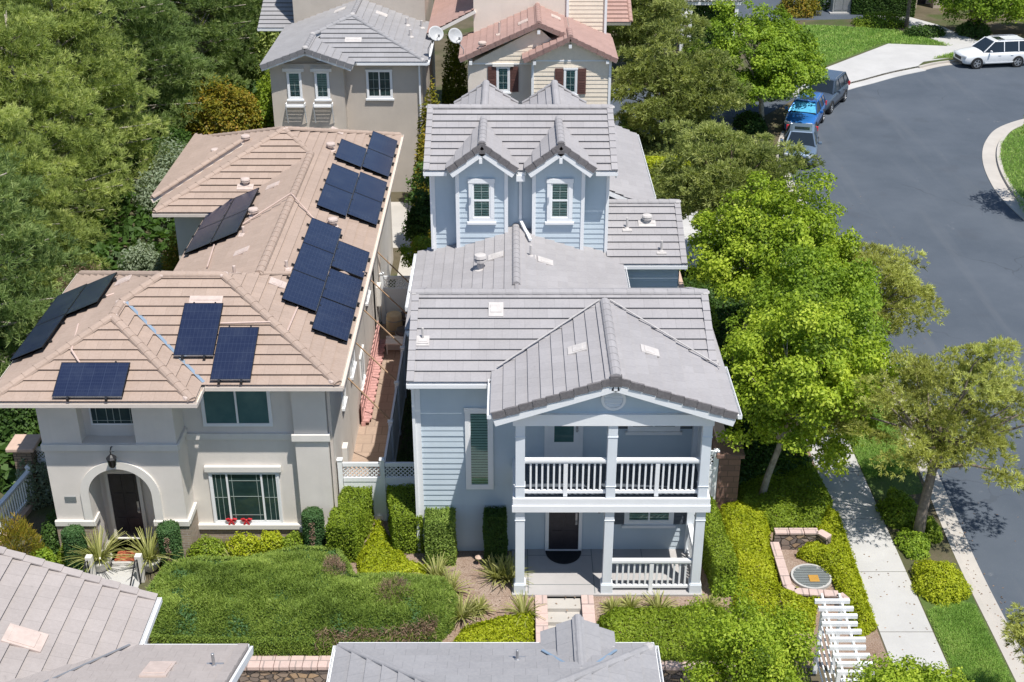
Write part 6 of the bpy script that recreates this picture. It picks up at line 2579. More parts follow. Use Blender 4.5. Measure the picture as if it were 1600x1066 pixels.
# utility cabinet
uc = thing('utility_cabinet', (25.2, 99, 0), 'grey metal utility cabinet standing on the far corner lawn', 'cabinet')
mb = MB()
mb.box(24.5, 26.0, 98.6, 99.4, .1, 1.9)
mb.build('cabinet_body', 'cabinet_grey', uc, bevel=.03)
mb = MB()
mb.box(24.62, 25.23, 98.56, 98.6, .3, 1.75)
mb.box(25.27, 25.88, 98.56, 98.6, .3, 1.75)
mb.build('door', 'metal_grey', uc)
mb = MB()
mb.box(24.3, 26.2, 98.4, 99.6, -.05, .1)
mb.build('plinth', 'concrete', uc)
# ------------------------------------------------------------------ vehicles
def car(name, loc, rz, L, Wd, H, paint, label, cat, suv=True, sunroof=False, shade=False):
    o = thing(name, loc, label, cat, 'cars parked along the kerb', rz)
    ORG[o.name] = V3((0, 0, 0))
    hw = Wd / 2
    st = [(0, .66, .66, .40), (.012, .80, .80, .30), (.05, .90, .90, .25), (.14, .98 if suv else .86, .965, .23), (.26, 1.06 if suv else .95, 1.0, .23),
          (.45, 1.08 if suv else .97, 1.0, .23), (.72, 1.10 if suv else .99, 1.0, .23), (.9, 1.08 if suv else 1.0, .97, .25), (.975, 1.02 if suv else .95, .91, .3), (1.0, .86, .80, .4)]
    pts, fs = [], []
    for t, zt, w, zb in st:
        y = -L / 2 + L * t
        w *= hw
        half = [(0, zt + .035), (w * .55, zt + .025), (w * .86, zt - .01), (w * .97, zt - .1), (w, zt - .25), (w * .985, .5), (w * .93, zb + .04), (w * .8, zb)]
        ring = half + [(-x, z) for x, z in half[::-1][:-1]]
        pts += [(x, y, z) for x, z in ring]
    k = 15
    for i in range(len(st) - 1):
        for j in range(k):
            a, b = i * k + j, i * k + (j + 1) % k
            fs.append((a, a + k, b + k, b))
    fs.append(tuple(range(k)))
    fs.append(tuple(range(len(pts) - 1, len(pts) - k - 1, -1)))
    mb = MB()
    mb.add(pts, fs)
    body = mb.build('body', paint, o, smooth=True)
    m = body.modifiers.new('round', 'SUBSURF')
    m.levels = m.render_levels = 1
    # glasshouse
    tb0, tb1, tr0, tr1 = (.27, .975, .43, .90) if suv else (.27, .93, .45, .78)
    zb, zr = (1.06, H - .05) if suv else (.95, H - .05)
    wb, wr = hw * .93, hw * .70
    def Y(t):
        return -L / 2 + L * t
    B = [(-wb * .9, Y(tb0), zb), (wb * .9, Y(tb0), zb), (wb, Y(tb0 + .1), zb), (wb, Y(tb1 - .08), zb), (wb * .88, Y(tb1), zb), (-wb * .88, Y(tb1), zb), (-wb, Y(tb1 - .08), zb), (-wb, Y(tb0 + .1), zb)]
    T = [(-wr * .92, Y(tr0), zr), (wr * .92, Y(tr0), zr), (wr, Y(tr0 + .05), zr), (wr, Y(tr1 - .03), zr), (wr * .9, Y(tr1), zr), (-wr * .9, Y(tr1), zr), (-wr, Y(tr1 - .03), zr), (-wr, Y(tr0 + .05), zr)]
    mb = MB()
    mb.add(B + T, [(i, (i + 1) % 8, 8 + (i + 1) % 8, 8 + i) for i in range(8)] + [tuple(range(8, 16))])
    mb.build('windows', 'car_glass', body)
    mb = MB()
    Tp = [(x * 1.05, y + (-.04 if y < 0 else .04) * (1 if abs(y) > .2 else 0), zr - .015) for x, y, z in T]
    Tm = [(x * .82, y * .93, zr + .045) for x, y, z in T]
    mb.add(Tp + Tm, [(i, (i + 1) % 8, 8 + (i + 1) % 8, 8 + i) for i in range(8)] + [tuple(range(8, 16)), tuple(range(7, -1, -1))])
    mb.build('roof', paint, body, smooth=False, bevel=.02)
    mb = MB()
    for s in (-1, 1):
        pr = [((s * wb * .92, Y(tb0 + .005), zb), (s * wr * .93, Y(tr0), zr)), ((s * wb * .94, Y(tb1 - .02), zb), (s * wr * .94, Y(tr1 - .005), zr))]
        tm = (.56 if suv else .57)
        pr.append(((s * wb, Y(tm), zb), (s * wr, Y(tm), zr)))
        if suv:
            pr.append(((s * wb, Y(.77), zb), (s * wr, Y(.77), zr)))
        for a, b in pr:
            mb.beam(a, b, .07, .05, Y3)
    mb.build('pillars', paint, body)
    if suv:
        mb = MB()
        for s in (-1, 1):
            mb.tube([(s * wr * .93, Y(tr0 + .04), zr + .03), (s * wr * .93, Y(tr0 + .1), zr + .08), (s * wr * .93, Y(tr1 - .08), zr + .08), (s * wr * .93, Y(tr1 - .02), zr + .02)], .018, 6)
        mb.build('roof_rails', 'rim', body)
    if sunroof:
        mb = MB()
        mb.box(-wr * .62, wr * .62, Y(tr0 + .06), Y(tr0 + .17), zr + .046, zr + .054)
        mb.build('sunroof', 'car_glass', body)
    if shade:
        mb = MB()
        q = [V3(B[0]).lerp(V3(T[0]), .1), V3(B[1]).lerp(V3(T[1]), .1), V3(B[1]).lerp(V3(T[1]), .92), V3(B[0]).lerp(V3(T[0]), .92)]
        nn = (q[1] - q[0]).cross(q[2] - q[0]).normalized()
        if nn.y > 0:
            nn = -nn
        mb.add([p + nn * .012 for p in q], [(0, 1, 2, 3)])
        mb.build('windscreen_shade', 'sunshade', body)
    # nose and tail details
    yf = -L / 2
    mb = MB()
    mb.box(-hw * .42, hw * .42, yf - .015, yf + .06, .52, .72)
    mb.box(-hw * .62, hw * .62, yf - .005, yf + .08, .3, .44)
    mb.build('grille', 'car_trim', body, bevel=.015)
    for s in (-1, 1):
        mb = MB()
        mb.obox((s * hw * .66, yf + .10, .76), V3((1, s * .45, 0)).normalized(), V3((-s * .45, 1, 0)).normalized(), Z3, .19, .09, .075)
        mb.build('headlight', 'headlight', body, bevel=.03)
        mb = MB()
        mb.obox((s * hw * .82, L / 2 - .08, .9), X3, Y3, Z3, .12, .06, .13)
        mb.build('tail_light', 'red_bow', body, bevel=.02)
        mb = MB()
        mb.obox((s * (hw + .09), Y(tb0 + .085), zb + .08), X3, Y3, Z3, .1, .05, .07)
        mb.build('mirror', paint, body, bevel=.03)
        mb = MB()
        mb.box(min(s * hw * .99, s * (hw + .008)), max(s * hw * .99, s * (hw + .008)), Y(.3), Y(.74), .36, .44)
        for t in (.5, .68):
            mb.box(min(s * hw * .97, s * (hw + .02)), max(s * hw * .97, s * (hw + .02)), Y(t) - .09, Y(t) + .09, .84, .87)
        mb.build('side_trim', 'car_trim' if paint != 'paint_white' else paint, body)
    R_ = .36 if suv else .325
    wbase = L * .59
    for s in (-1, 1):
        for y in (-wbase / 2 - L * .015, wbase / 2 - L * .015):
            mb = MB()
            mb.lathe((s * (hw - .24), y, R_), [(R_ * 1.12, 0), (R_ * 1.12, .235)], 28, X3 * s)
            mb.build('wheel_arch', 'car_trim', body)
            mb = MB()
            mb.lathe((s * (hw - .21), y, R_), [(R_ * .7, 0), (R_ * .96, .01), (R_, .04), (R_, .19), (R_ * .95, .225), (R_ * .72, .228), (R_ * .70, .20)], 28, X3 * s)
            wh = mb.build('wheel', 'tyre', o)
            mb = MB()
            mb.lathe((s * (hw - .03), y, R_), [(R_ * .71, 0), (R_ * .70, .03), (R_ * .62, .03), (R_ * .60, .01)], 28, X3 * s)
            mb.lathe((s * (hw - .03), y, R_), [(R_ * .16, 0), (R_ * .14, .035)], 12, X3 * s)
            for q in range(5):
                a = 2 * math.pi * q / 5
                mb.beam((s * (hw - .012), y + math.cos(a) * R_ * .1, R_ + math.sin(a) * R_ * .1), (s * (hw - .012), y + math.cos(a) * R_ * .66, R_ + math.sin(a) * R_ * .66), .075, .025, X3)
            mb.build('rim', 'rim', wh)
    o.location = loc
    return o


SZ = -.125
car('parked_car', (31.95, 84.45, SZ), math.radians(-81), 4.85, 1.98, 1.74, 'paint_white', 'white sport utility car parked at the far kerb by the street corner', 'car', True, True)
car('parked_car', (18.75, 75.2, SZ), math.radians(-29), 4.75, 1.92, 1.7, 'paint_slate', 'dark slate sport utility car at the back of the row of three', 'car', True)
car('parked_car', (16.75, 71.0, SZ), math.radians(-22), 4.3, 1.8, 1.6, 'paint_blue', 'bright blue car with a cyan windscreen shade, middle of the row of three', 'car', True, True, True)
car('parked_car', (15.45, 65.75, SZ), math.radians(-13), 4.55, 1.8, 1.47, 'paint_steel', 'steel grey sedan nearest the camera, half hidden by an olive green tree', 'car', False, True)
# ------------------------------------------------------------------ trees
def bright_tree(seed, loc, h, r, base, label, mat='leaf_bright', name='street_tree', bark='bark_grey', nc=100, nl=270, leaf=.15, lean=(0, 0), r0=.14, cr=.62, shared=None):
    data, cc = broad_crown(seed, r, nc, nl, leaf, leaf * .6, cr)
    v, q, t = data
    cz = base + r[2] * .72
    v = v + np.array([[lean[0], lean[1], cz]])
    cm = fast_mesh('crown', v, q, t, mat)
    tips = [(c[0] * .9 + lean[0], c[1] * .9 + lean[1], c[2] * .9 + cz) for c in cc]
    tm = loc_mesh(limb_mesh(seed, base + r[2] * .25, tips, r0, (lean[0] * .7, lean[1] * .7)), 'trunk', bark)
    return put_tree(name, loc, label, 'tree', cm, tm, 'street trees along the sidewalk')


def needle_tree(seed, loc, r, base, label, mat, name, bark='bark_grey', nc=120, tufts=16, needles=12, L=.28, W=.04, lean=(0, 0), r0=.15, cr=.7, inner=.35, group=None, maxl=40, up=.35, bend=.25):
    rg = np.random.default_rng(seed)
    cc = clumps_in_crown(rg, nc, r, inner=inner)
    v, q, t = needle_crown(seed, cc, tufts, needles, L, W, cr, up, bend)
    cz = base + r[2] * .72
    v = v + np.array([[lean[0], lean[1], cz]])
    cm = fast_mesh('crown', v, q, t, mat)
    tips = [(c[0] * .96 + lean[0], c[1] * .96 + lean[1], c[2] * .96 + cz) for c in cc]
    tm = loc_mesh(limb_mesh(seed, base + r[2] * .3, tips, r0, (lean[0] * .75, lean[1] * .75), maxl=maxl), 'trunk', bark)
    return put_tree(name, loc, label, 'tree', cm, tm, group)


BT = 'bright green leafy tree '
bright_tree(11, (7.65, 32.9, 0), 8, (2.5, 2.3, 2.65), 2.0, BT + 'nearest the porch, with a pale trunk by the block pillar', lean=(.8, .3), nc=210, nl=260, leaf=.125, cr=.45, bark='bark_pale', r0=.1)
bright_tree(12, (9.2, 37.0, 0), 8, (2.45, 2.4, 2.3), 2.3, BT + 'overhanging the shaded stretch of sidewalk', 'leaf_maple', nc=160, lean=(.4, 0), nl=260, leaf=.125, cr=.45)
bright_tree(13, (8.05, 41.4, 0), 8, (2.75, 2.6, 2.7), 2.4, BT + 'beside the block wall, third along the sidewalk from the camera', nc=235, lean=(1.0, .2), nl=260, leaf=.13, cr=.45, bark='bark_pale', r0=.1)
bright_tree(15, (14.2, 70.6, 0), 9, (3.5, 3.0, 3.1), 1.15, BT + 'behind the row of parked cars at the top', 'leaf_maple', nc=250, nl=210, leaf=.17, r0=.15, cr=.52, bark='bark_pale', lean=(-.2, .3))
OG = 'olive toned trees behind the blue house'
needle_tree(21, (8.7, 50.2, 0), (2.7, 2.6, 1.85), 2.75, 'dull olive green tree overlapping the steel grey sedan', 'leaf_olive', 'olive_tree', 'bark_brown', 210, 26, 11, .21, .05, group=OG, cr=.5, lean=(.3, .0), inner=.3, maxl=40)
needle_tree(22, (8.8, 66.6, 0), (2.9, 2.7, 3.5), .8, 'tall dull olive green tree right of the cream house', 'leaf_olive', 'olive_tree', 'bark_brown', 250, 26, 11, .25, .06, group=OG, cr=.6, inner=.3, maxl=40)
needle_tree(23, (8.0, 82, 0), (3.4, 3, 4.0), 1.2, 'olive green tree at the top edge behind the tall one', 'leaf_olive', 'olive_tree', 'bark_brown', 230, 24, 11, .28, .07, group=OG, cr=.68, inner=.35, maxl=26)
RG = 'thin brownish trees by the street'
needle_tree(31, (11.95, 30.9, 0), (2.5, 2.3, 2.3), 2.2, 'thin brownish tree with a leaning trunk at the kerb', 'leaf_rust', 'kerb_tree', 'bark_grey', 150, 44, 14, .135, .024, lean=(.5, .8), r0=.15, cr=.46, inner=.25, maxl=46, up=.5, group=RG)
needle_tree(32, (11.9, 41.0, 0), (2.3, 2.0, 1.5), 2.2, 'thin brownish tree half hidden by the leafy ones, reaching over the street', 'leaf_rust', 'kerb_tree', 'bark_grey', 140, 40, 14, .14, .026, lean=(.5, 0), r0=.12, cr=.45, group=RG)
needle_tree(33, (12.0, 22.4, -.1), (1.1, 1.4, 1.0), 2.3, 'small olive brown tree cut by the right edge at the bottom', 'leaf_rust', 'kerb_tree', 'bark_grey', 70, 34, 13, .11, .02, lean=(.5, .4), r0=.09, cr=.36, group=RG)
bright_tree(41, (5.6, 23.3, -1.4), 6, (1.4, 1.3, 1.25), 2.8, BT + 'in front of the arbor, cut by the bottom edge', nc=115, nl=280, leaf=.085, r0=.1, cr=.4)
bright_tree(42, (8.85, 21.5, -1.4), 6, (1.2, .85, .85), 3.4, BT + 'at the bottom edge where the sidewalk ends', nc=70, nl=240, leaf=.085, r0=.09, cr=.34)
# far right group behind the white car
FG = 'trees at the far street corner'
for i, (x, y, r, b, lab) in enumerate([(33.6, 91.6, (2.9, 2.3, 2.2), .9, 'leafy tree behind the white car at the top right'),
                                       (38.6, 92.5, (3.0, 2.4, 2.6), .9, 'leafy tree at the top right corner of the picture'),
                                       (28.9, 94.0, (1.8, 1.8, 1.2), 2.6, 'small open crowned tree in front of the beige entry')]):
    o = bright_tree(51 + i, (x, y, 0), 8, r, b, lab, 'leaf_maple', nc=90, nl=170, leaf=.2, r0=.14)
    o['group'] = FG

# ------------------------------------------------------------------ the grove on the left
PINE_TRUNK, PINE_CROWN = [], []
for sd in range(4):
    rg = np.random.default_rng(100 + sd)
    H = 12.5
    cc = []
    nw = 16
    for k in range(nw):
        z = 2.2 + (H - 2.6) * k / (nw - 1)
        rr = 3.5 * (1 - ((z - 2.2) / (H - 1.6)) ** 1.7) + .45
        m = max(3, int(5.5 + rr * 3.2))
        a0 = rg.uniform(0, 6.28)
        for j in range(m):
            a = a0 + 2 * math.pi * j / m + rg.normal(0, .25)
            q = rr * rg.uniform(.45, 1.12)
            cc.append((math.cos(a) * q, math.sin(a) * q, z + rg.normal(0, .35) - .05 * q))
    cc = np.array(cc)
    v, q, t = needle_crown(200 + sd, cc - np.array([[0, 0, 6]]), 34, 18, .29, .036, .9, .6, .15, .15)
    v = v + np.array([[0, 0, 6]])
    PINE_CROWN.append(fast_mesh('crown', v, q, t, 'leaf_pine'))
    mb = MB()
    mb.tube([(0, 0, -.2), (.1, .05, 4), (-.1, .1, 8), (0, 0, H)], [.24, .2, .13, .03], 8)
    rr_ = random.Random(sd)
    for c in cc[::3]:
        z0 = max(.8, c[2] - .5)
        mb.tube([(0, 0, z0), (c[0] * .5, c[1] * .5, z0 + .35), (c[0] * 1.12, c[1] * 1.12, c[2] + .25)], [.07, .05, .02], 5)
    PINE_TRUNK.append(loc_mesh(mb, 'trunk', 'bark_pale'))
pines = [
    (-18.6, 39.0, 'pine at the lower left edge beside the outer solar panels', .9),
    (-19.2, 46.0, 'pine just left of the tan roof\'s inner corner', .68),
    (-22.6, 45.5, 'pine at the left edge halfway up the grove', 1.0),
    (-20.8, 52.8, 'pine beside the left hip of the tan roof', .85),
    (-24.2, 53.0, 'pine at the left edge, above the middle of the grove', 1.0),
    (-21.0, 58.8, 'pine behind the shrubs at the back of the tan house', .95),
    (-24.8, 60.5, 'pine in the middle of the grove', 1.0),
    (-29.4, 61.5, 'pine towards the upper left edge of the grove', 1.05),
    (-20.4, 66.5, 'pine behind the orange tipped shrub', 1.0),
    (-25.6, 69.0, 'pine in the upper middle of the grove', 1.1),
    (-31.0, 70.5, 'pine at the upper left edge', 1.1),
    (-18.8, 76.5, 'pine left of the grey house at the top', 1.05),
    (-23.8, 79.0, 'pine near the top edge, left of centre in the grove', 1.15),
    (-30.0, 80.5, 'pine near the top edge towards the left', 1.15),
    (-36.0, 81.5, 'pine at the top left corner', 1.15),
    (-20.6, 88.5, 'pine at the top edge nearest the grey house', 1.2),
    (-27.6, 92, 'pine in the back row of the grove at the top', 1.25),
    (-35.0, 94, 'pine in the back row near the top left corner', 1.25),
    (-14.8, 86, 'pine peeping over the roof left of the grey house', 1.0),
]
DARK = []
for k in (0, 2):
    dm_ = PINE_CROWN[k].copy()
    dm_.materials[0] = M['leaf_cypress']
    DARK.append(dm_)
for i, (x, y, lab, s) in enumerate(pines):
    dk_ = i in (0, 8, 11, 15, 18)
    put_tree('pine_tree', (x, y, -.2), ('dark green shaggy ' if dk_ else 'shaggy green ') + lab, 'tree', DARK[i % 2] if dk_ else PINE_CROWN[i % 4], PINE_TRUNK[i % 4], 'pines in the grove left of the houses', (i * 2.4) % 6.28, s)

# bushes around the grove and behind the tan house
GB = 'bushes between the grove and the tan house'
shrub('photinia', (-15.0, 65.5, 0), (2.6, 2.2, 4.0), 'leaf_gold', 'tall bush with orange and yellow tips behind the tan roof', seed=61, n=12000, leaf=.19, group=GB)
shrub('silver_bush', (-15.7, 56.8, 0), (2.0, 2.6, 3.4), 'leaf_silver', 'silvery green bush along the back left of the tan roof', seed=62, n=10000, leaf=.16, group=GB)
shrub('silver_bush', (-14.9, 47.5, 0), (1.2, 1.4, 2.5), 'leaf_silver', 'silvery green bush in the nook left of the tan house wall', seed=63, n=7000, leaf=.13, group=GB)
shrub('silver_bush', (-14.2, 43.6, 0), (1.1, 1.0, 1.9), 'leaf_silver', 'lower silvery bush just above the front left roof', seed=64, n=5000, leaf=.12, group=GB)
shrub('laurel_bush', (-12.9, 43.0, 0), (.9, .8, 1.9), 'leaf_bright', 'vivid green bush beside the white gate behind the front roof', seed=65, n=5000, leaf=.12, group=GB)
shrub('photinia', (-13.3, 46.6, 0), (.75, .8, 3.3), 'leaf_gold', 'yellow tipped bush under the eave of the tan rear wing', seed=66, n=3600, leaf=.12, group=GB)
shrub('dry_bush', (-16.7, 45.0, 0), (1.3, 1.3, 2.6), 'leaf_dead', 'dry brown bush among the pines above the left roof', seed=67, n=6500, leaf=.14, group=GB, needle=True, wid=.03)
shrub('laurel_bush', (-16.8, 62.0, 0), (1.7, 1.8, 2.6), 'leaf_dark', 'dark green bush between the silvery bush and the orange tipped one', seed=68, n=7000, leaf=.16, group=GB)
shrub('laurel_bush', (-12.8, 66.4, 0), (1.3, 2.2, 4.2), 'leaf_box', 'light green bush left of the grey house wall', seed=69, n=7500, leaf=.17, group=GB)
shrub('laurel_bush', (-13.9, 77.5, 0), (2.0, 2.6, 6.2), 'leaf_pine', 'pale green tree-like bush above the slate eave at the top', seed=70, n=9000, leaf=.19, group=GB)
shrub('laurel_bush', (-16.2, 36.6, 0), (1.4, 1.8, 2.8), 'leaf_dark', 'dark bush under the left eave of the tan roof', seed=71, n=7000, leaf=.14, group=GB)
# between the rear houses
MG = 'plants in the passage between the rear houses'
shrub('photinia', (-3.6, 57.4, 0), (1.0, 1.2, 5.7), 'leaf_gold', 'golden tipped bush between the grey and cream houses', seed=72, n=8500, leaf=.17, group=MG)
shrub('photinia', (-3.75, 52.3, 0), (.75, 1.2, 5.2), 'leaf_gold', 'golden tipped bush at the back left corner of the blue tower', seed=73, n=7000, leaf=.15, group=MG)
shrub('laurel_bush', (-3.15, 70, 0), (.9, 2.2, 6.0), 'leaf_box', 'tall green bush glimpsed between the upper walls of the rear houses', seed=74, n=5200, leaf=.18, group=MG)
bright_tree(75, (-3.5, 47.3, 0), 5, (.75, .8, 1.4), 2.9, 'small dark leafy tree against the left wall of the blue tower', 'leaf_dark', 'side_tree', 'bark_brown', nc=34, nl=210, leaf=.13, r0=.06, cr=.4)['group'] = MG
bright_tree(76, (-3.35, 43.6, 0), 3, (.6, .6, .55), 3.4, 'small bright topped tree by the side yard gate', 'leaf_box', 'side_tree', 'bark_brown', nc=16, nl=210, leaf=.11, r0=.04, cr=.32)['group'] = MG

# ------------------------------------------------------------------ clipped hedges and topiary
HG = 'clipped hedges by the front walls'
hedge('hedge', (-4.72, 31.0, 0), (.85, 2.3, 1.25), math.radians(-8), 'leaf_box', 'bright clipped hedge at the right corner of the tan house', seed=81, group=HG)
hedge('hedge', (-3.15, 31.15, 0), (.85, 1.9, 1.3), math.radians(10), 'leaf_box', 'clipped hedge half in shade left of the blue corner board', seed=82, group=HG)
hedge('hedge', (-2.05, 30.02, 0), (.82, .72, 1.55), 0, 'leaf_juniper', 'square clipped dark hedge block against the blue siding', seed=83, group=HG, leaf=.06, dens=2200)
hedge('hedge', (-.48, 30.05, 0), (.62, .6, 1.62), 0, 'leaf_dark', 'narrow dark clipped hedge in the shade of the porch', seed=84, group=HG, leaf=.06, dens=2200)
hedge('hedge', (5.75, 29.9, 0), (.62, 3.3, 1.15), math.radians(4), 'leaf_box', 'long clipped hedge along the right side of the porch', seed=85, group=HG)
TG = 'round clipped columns at the tan house'
hedge('topiary', (-12.38, 29.62, 0), (.62, .62, 1.3), 0, 'leaf_topiary', 'round clipped column left of the arched entry', 'topiary', seed=86, cyl=True, group=TG, leaf=.055, dens=2600)
hedge('topiary', (-9.68, 29.62, 0), (.62, .62, 1.45), 0, 'leaf_topiary', 'round clipped column right of the arched entry', 'topiary', seed=87, cyl=True, group=TG, leaf=.055, dens=2600)
hedge('topiary', (-5.72, 30.35, 0), (.62, .62, 1.4), 0, 'leaf_topiary', 'round clipped column before the right hand pier of the tan house', 'topiary', seed=88, cyl=True, group=TG, leaf=.055, dens=2600)
for o, n in ((None, 0),):
    for k, (x, y) in enumerate(((-9.68, 29.62), (-5.72, 30.35))):
        rg = np.random.default_rng(300 + k)
        m = 90
        a = rg.normal(-1.5, .13, m)
        z = rg.uniform(.45, 1.25, m)
        p = np.stack([x + .325 * np.cos(a), y + .325 * np.sin(a), z], 1)
        par = [q for q in bpy.data.objects if q.name.startswith('topiary') and abs(q.location.x - x) < .01 and abs(q.location.y - y) < .01][0]
        mesh_obj('dead_patch', leaves(rg, p, np.stack([np.cos(a), np.sin(a), a * 0 + .2], 1), .07, .05), 'leaf_dead', par)

# the big clipped juniper in front of the tan house
big = [(-9.75, 29.3), (-8.9, 29.55), (-7.6, 29.5), (-6.2, 30.05), (-5.0, 30.0), (-4.62, 29.3), (-4.4, 28.75), (-3.2, 28.8), (-1.9, 28.6), (-1.5, 27.9), (-1.62, 27.2), (-2.1, 26.6), (-4, 26.35), (-7, 26.4), (-9.5, 26.5), (-10.1, 27.6)]
jb = thing('juniper_hedge', (-5.8, 28, 0), 'big low sheared juniper hedge spreading in front of the tan house', 'hedge')
ground_cover('foliage', big, 'leaf_juniper', 4200, .62, .085, 91, gz, True, .8, .06, .26, None, parent=jb, W=.028)
ground_cover('foliage', big, 'leaf_topiary', 700, .57, .09, 92, gz, False, .8, .07, .2, None, parent=jb)
mb = MB()
cx, cy = -5.8, 28.1
mb.prism([((x - cx) * .90 + cx, (y - 28.75) * .5 + 28.75) for x, y in big], -.8, .34)
mb.prism([((x - cx) * .95 + cx, (y - 28.5) * .72 + 28.5) for x, y in big], -.8, .12)
mb.prism([((x - cx) * .98 + cx, (y - cy) * .92 + cy) for x, y in big], -.8, -.16)
mb.build('stems', 'hedge_core', jb)
rg = np.random.default_rng(921)
n = 2600
p = np.stack([rg.uniform(-5.2, -2.0, n), 26.36 + rg.uniform(0, .3, n), np.zeros(n)], 1)
p[:, 1] += np.maximum(0, p[:, 0] + 3.2) * .22
p[:, 2] = -.38 + (p[:, 1] - 26.36) * 1.0 + rg.uniform(0, .42, n)
mesh_obj('dry_edge', blades(rg, p, rg.normal(0, .5, (n, 3)) + np.array([[0, -.7, .5]]), .14, .022), 'leaf_dead', jb)
DG = 'dead patches in the juniper'
shrub('dead_shrub', (-4.95, 28.85, .12), (.36, .5, .72), 'leaf_dead', 'dry brown twiggy shrub at the back edge of the juniper hedge', seed=93, n=1500, leaf=.13, group=DG, needle=True, wid=.016, stemmat='twig_dead')
shrub('dead_shrub', (-3.2, 27.9, .12), (.6, .5, .66), 'leaf_dead', 'dry grey twiggy shrub with an orange tip in the right lobe of the juniper', seed=94, n=2000, leaf=.13, group=DG, needle=True, wid=.016, stemmat='twig_dead')

# low shrubs under the tan window
SG = 'shrubs under the big tan house window'
for i, (x, y, r, m, lab) in enumerate([(-8.7, 29.95, (.62, .5, .72), 'leaf_box', 'leafy green shrub at the left end below the tan window'),
                                       (-7.75, 30.1, (.6, .48, .8), 'leaf_lime', 'yellow green shrub below the middle of the tan window'),
                                       (-6.95, 30.2, (.5, .42, .85), 'leaf_lime', 'yellow green shrub right of the middle below the tan window'),
                                       (-6.35, 30.25, (.4, .4, .75), 'leaf_box', 'leafy green shrub beside the rightmost clipped column')]):
    shrub('shrub', (x, y, 0), r, m, lab, seed=95 + i, n=2400, leaf=.08, group=SG)
grass_clump('grass_clump', (-7.9, 29.7, 0), .5, .55, 'leaf_flax', 'straw coloured grass clump among the shrubs below the tan window', 99, 90)

# ------------------------------------------------------------------ ground covers
def gc(name, px, mat, label=None, **k):
    P = [tuple(gp(x, y)[:2]) for x, y in px]
    o = ground_cover(name, P, mat, gz=gz, **k)
    return o
gc('ground_cover', [(590, 822), (612, 850), (640, 885), (668, 893), (664, 912), (620, 915), (562, 905), (558, 880), (575, 850)], 'leaf_lime', dens=2300, h=.36, leaf=.075, seed=111)
gc('ground_cover', [(690, 1012), (725, 975), (790, 962), (834, 958), (836, 1014)], 'leaf_lime', dens=2300, h=.34, leaf=.075, seed=112)
gc('ground_cover', [(934, 968), (960, 954), (1050, 954), (1110, 950), (1150, 965), (1150, 1016), (950, 1016)], 'leaf_box', dens=2400, h=.42, leaf=.075, seed=113)
gc('ground_cover', [(1125, 800), (1150, 792), (1200, 812), (1202, 850), (1216, 925), (1275, 950), (1270, 990), (1180, 985), (1148, 945), (1140, 880)], 'leaf_lime', dens=2200, h=.4, leaf=.075, seed=114)
gc('ground_cover', [(1262, 855), (1290, 800), (1310, 812), (1340, 900), (1368, 985), (1340, 1000), (1310, 935), (1300, 905), (1275, 884), (1245, 872)], 'leaf_lime', dens=2200, h=.4, leaf=.075, seed=115)
gc('ground_cover', [(1150, 792), (1160, 740), (1200, 715), (1270, 735), (1300, 790), (1285, 835), (1205, 832)], 'leaf_box', dens=1700, h=.4, leaf=.085, seed=116)
for k, P in enumerate([[(7.0, 33.5), (9.6, 34.0), (9.6, 44), (9.4, 50), (6.8, 50)], [(6.2, 58), (13.4, 58), (13.2, 68), (5, 68)], [(11.3, 44.5), (13.5, 45), (13.6, 50), (11.3, 50)]]):
    ground_cover('ground_cover', P, 'leaf_dark' if k != 1 else 'leaf_olive', 480 if k != 1 else 300, .45, .15, 120 + k, None, False, .5, .15)
ground_cover('ground_cover', [(-30, 30), (-13.4, 34), (-13.2, 52), (-11.8, 58.5), (-11.8, 100), (-45, 100)], 'leaf_dark', 30, .9, .45, 125, None, False, .8, .4)
ground_cover('ground_cover', [(24.2, 56), (26.5, 49), (34, 45), (44, 45), (44, 74), (31.5, 72), (28.6, 70), (26.9, 67.6), (25.9, 65), (25.2, 61.8)], 'grass_blade', 260, .06, .14, 126, None, True, .3, .02, W=.03)
ground_cover('lawn', [(11.3, 18), (12.62, 18), (12.66, 27.9), (12.0, 28.1), (11.3, 27.6)], 'grass_blade', 5200, .07, .075, 127, None, True, .12, .012, .2, W=.014)
ground_cover('lawn', [(11.25, 34.2), (12.8, 34.4), (13.0, 38.1), (13.3, 44), (11.25, 44)], 'grass_blade', 1900, .07, .09, 128, None, True, .12, .02, .2, W=.02)
ground_cover('lawn', [(18.6, 85.4), (20.6, 83.6), (26.0, 89.4), (30.6, 88.9), (28, 93.2), (23, 94.5), (18, 94.5)], 'grass_blade', 220, .06, .16, 129, None, True, .3, .03, .2, W=.05)
ground_cover('lawn', [(28.4, 85.5), (32, 86.3), (39, 87.2), (39, 88.4), (34, 88.0), (30.2, 86.8)], 'grass_blade', 300, .06, .16, 130, None, True, .3, .03, .2, W=.05)
ground_cover('lawn', [(-12.95, 28.35), (-12.0, 28.35), (-12.05, 29.5), (-12.6, 29.7)], 'grass_blade', 3500, .12, .08, 131, None, True, .2, .02, .2, W=.014)
ground_cover('lawn', [(-3.65, 32.3), (-2.75, 32.3), (-2.75, 44), (-3.65, 44)], 'leaf_dark', 700, .1, .1, 132, None, True, .2, .03, .2, W=.02)

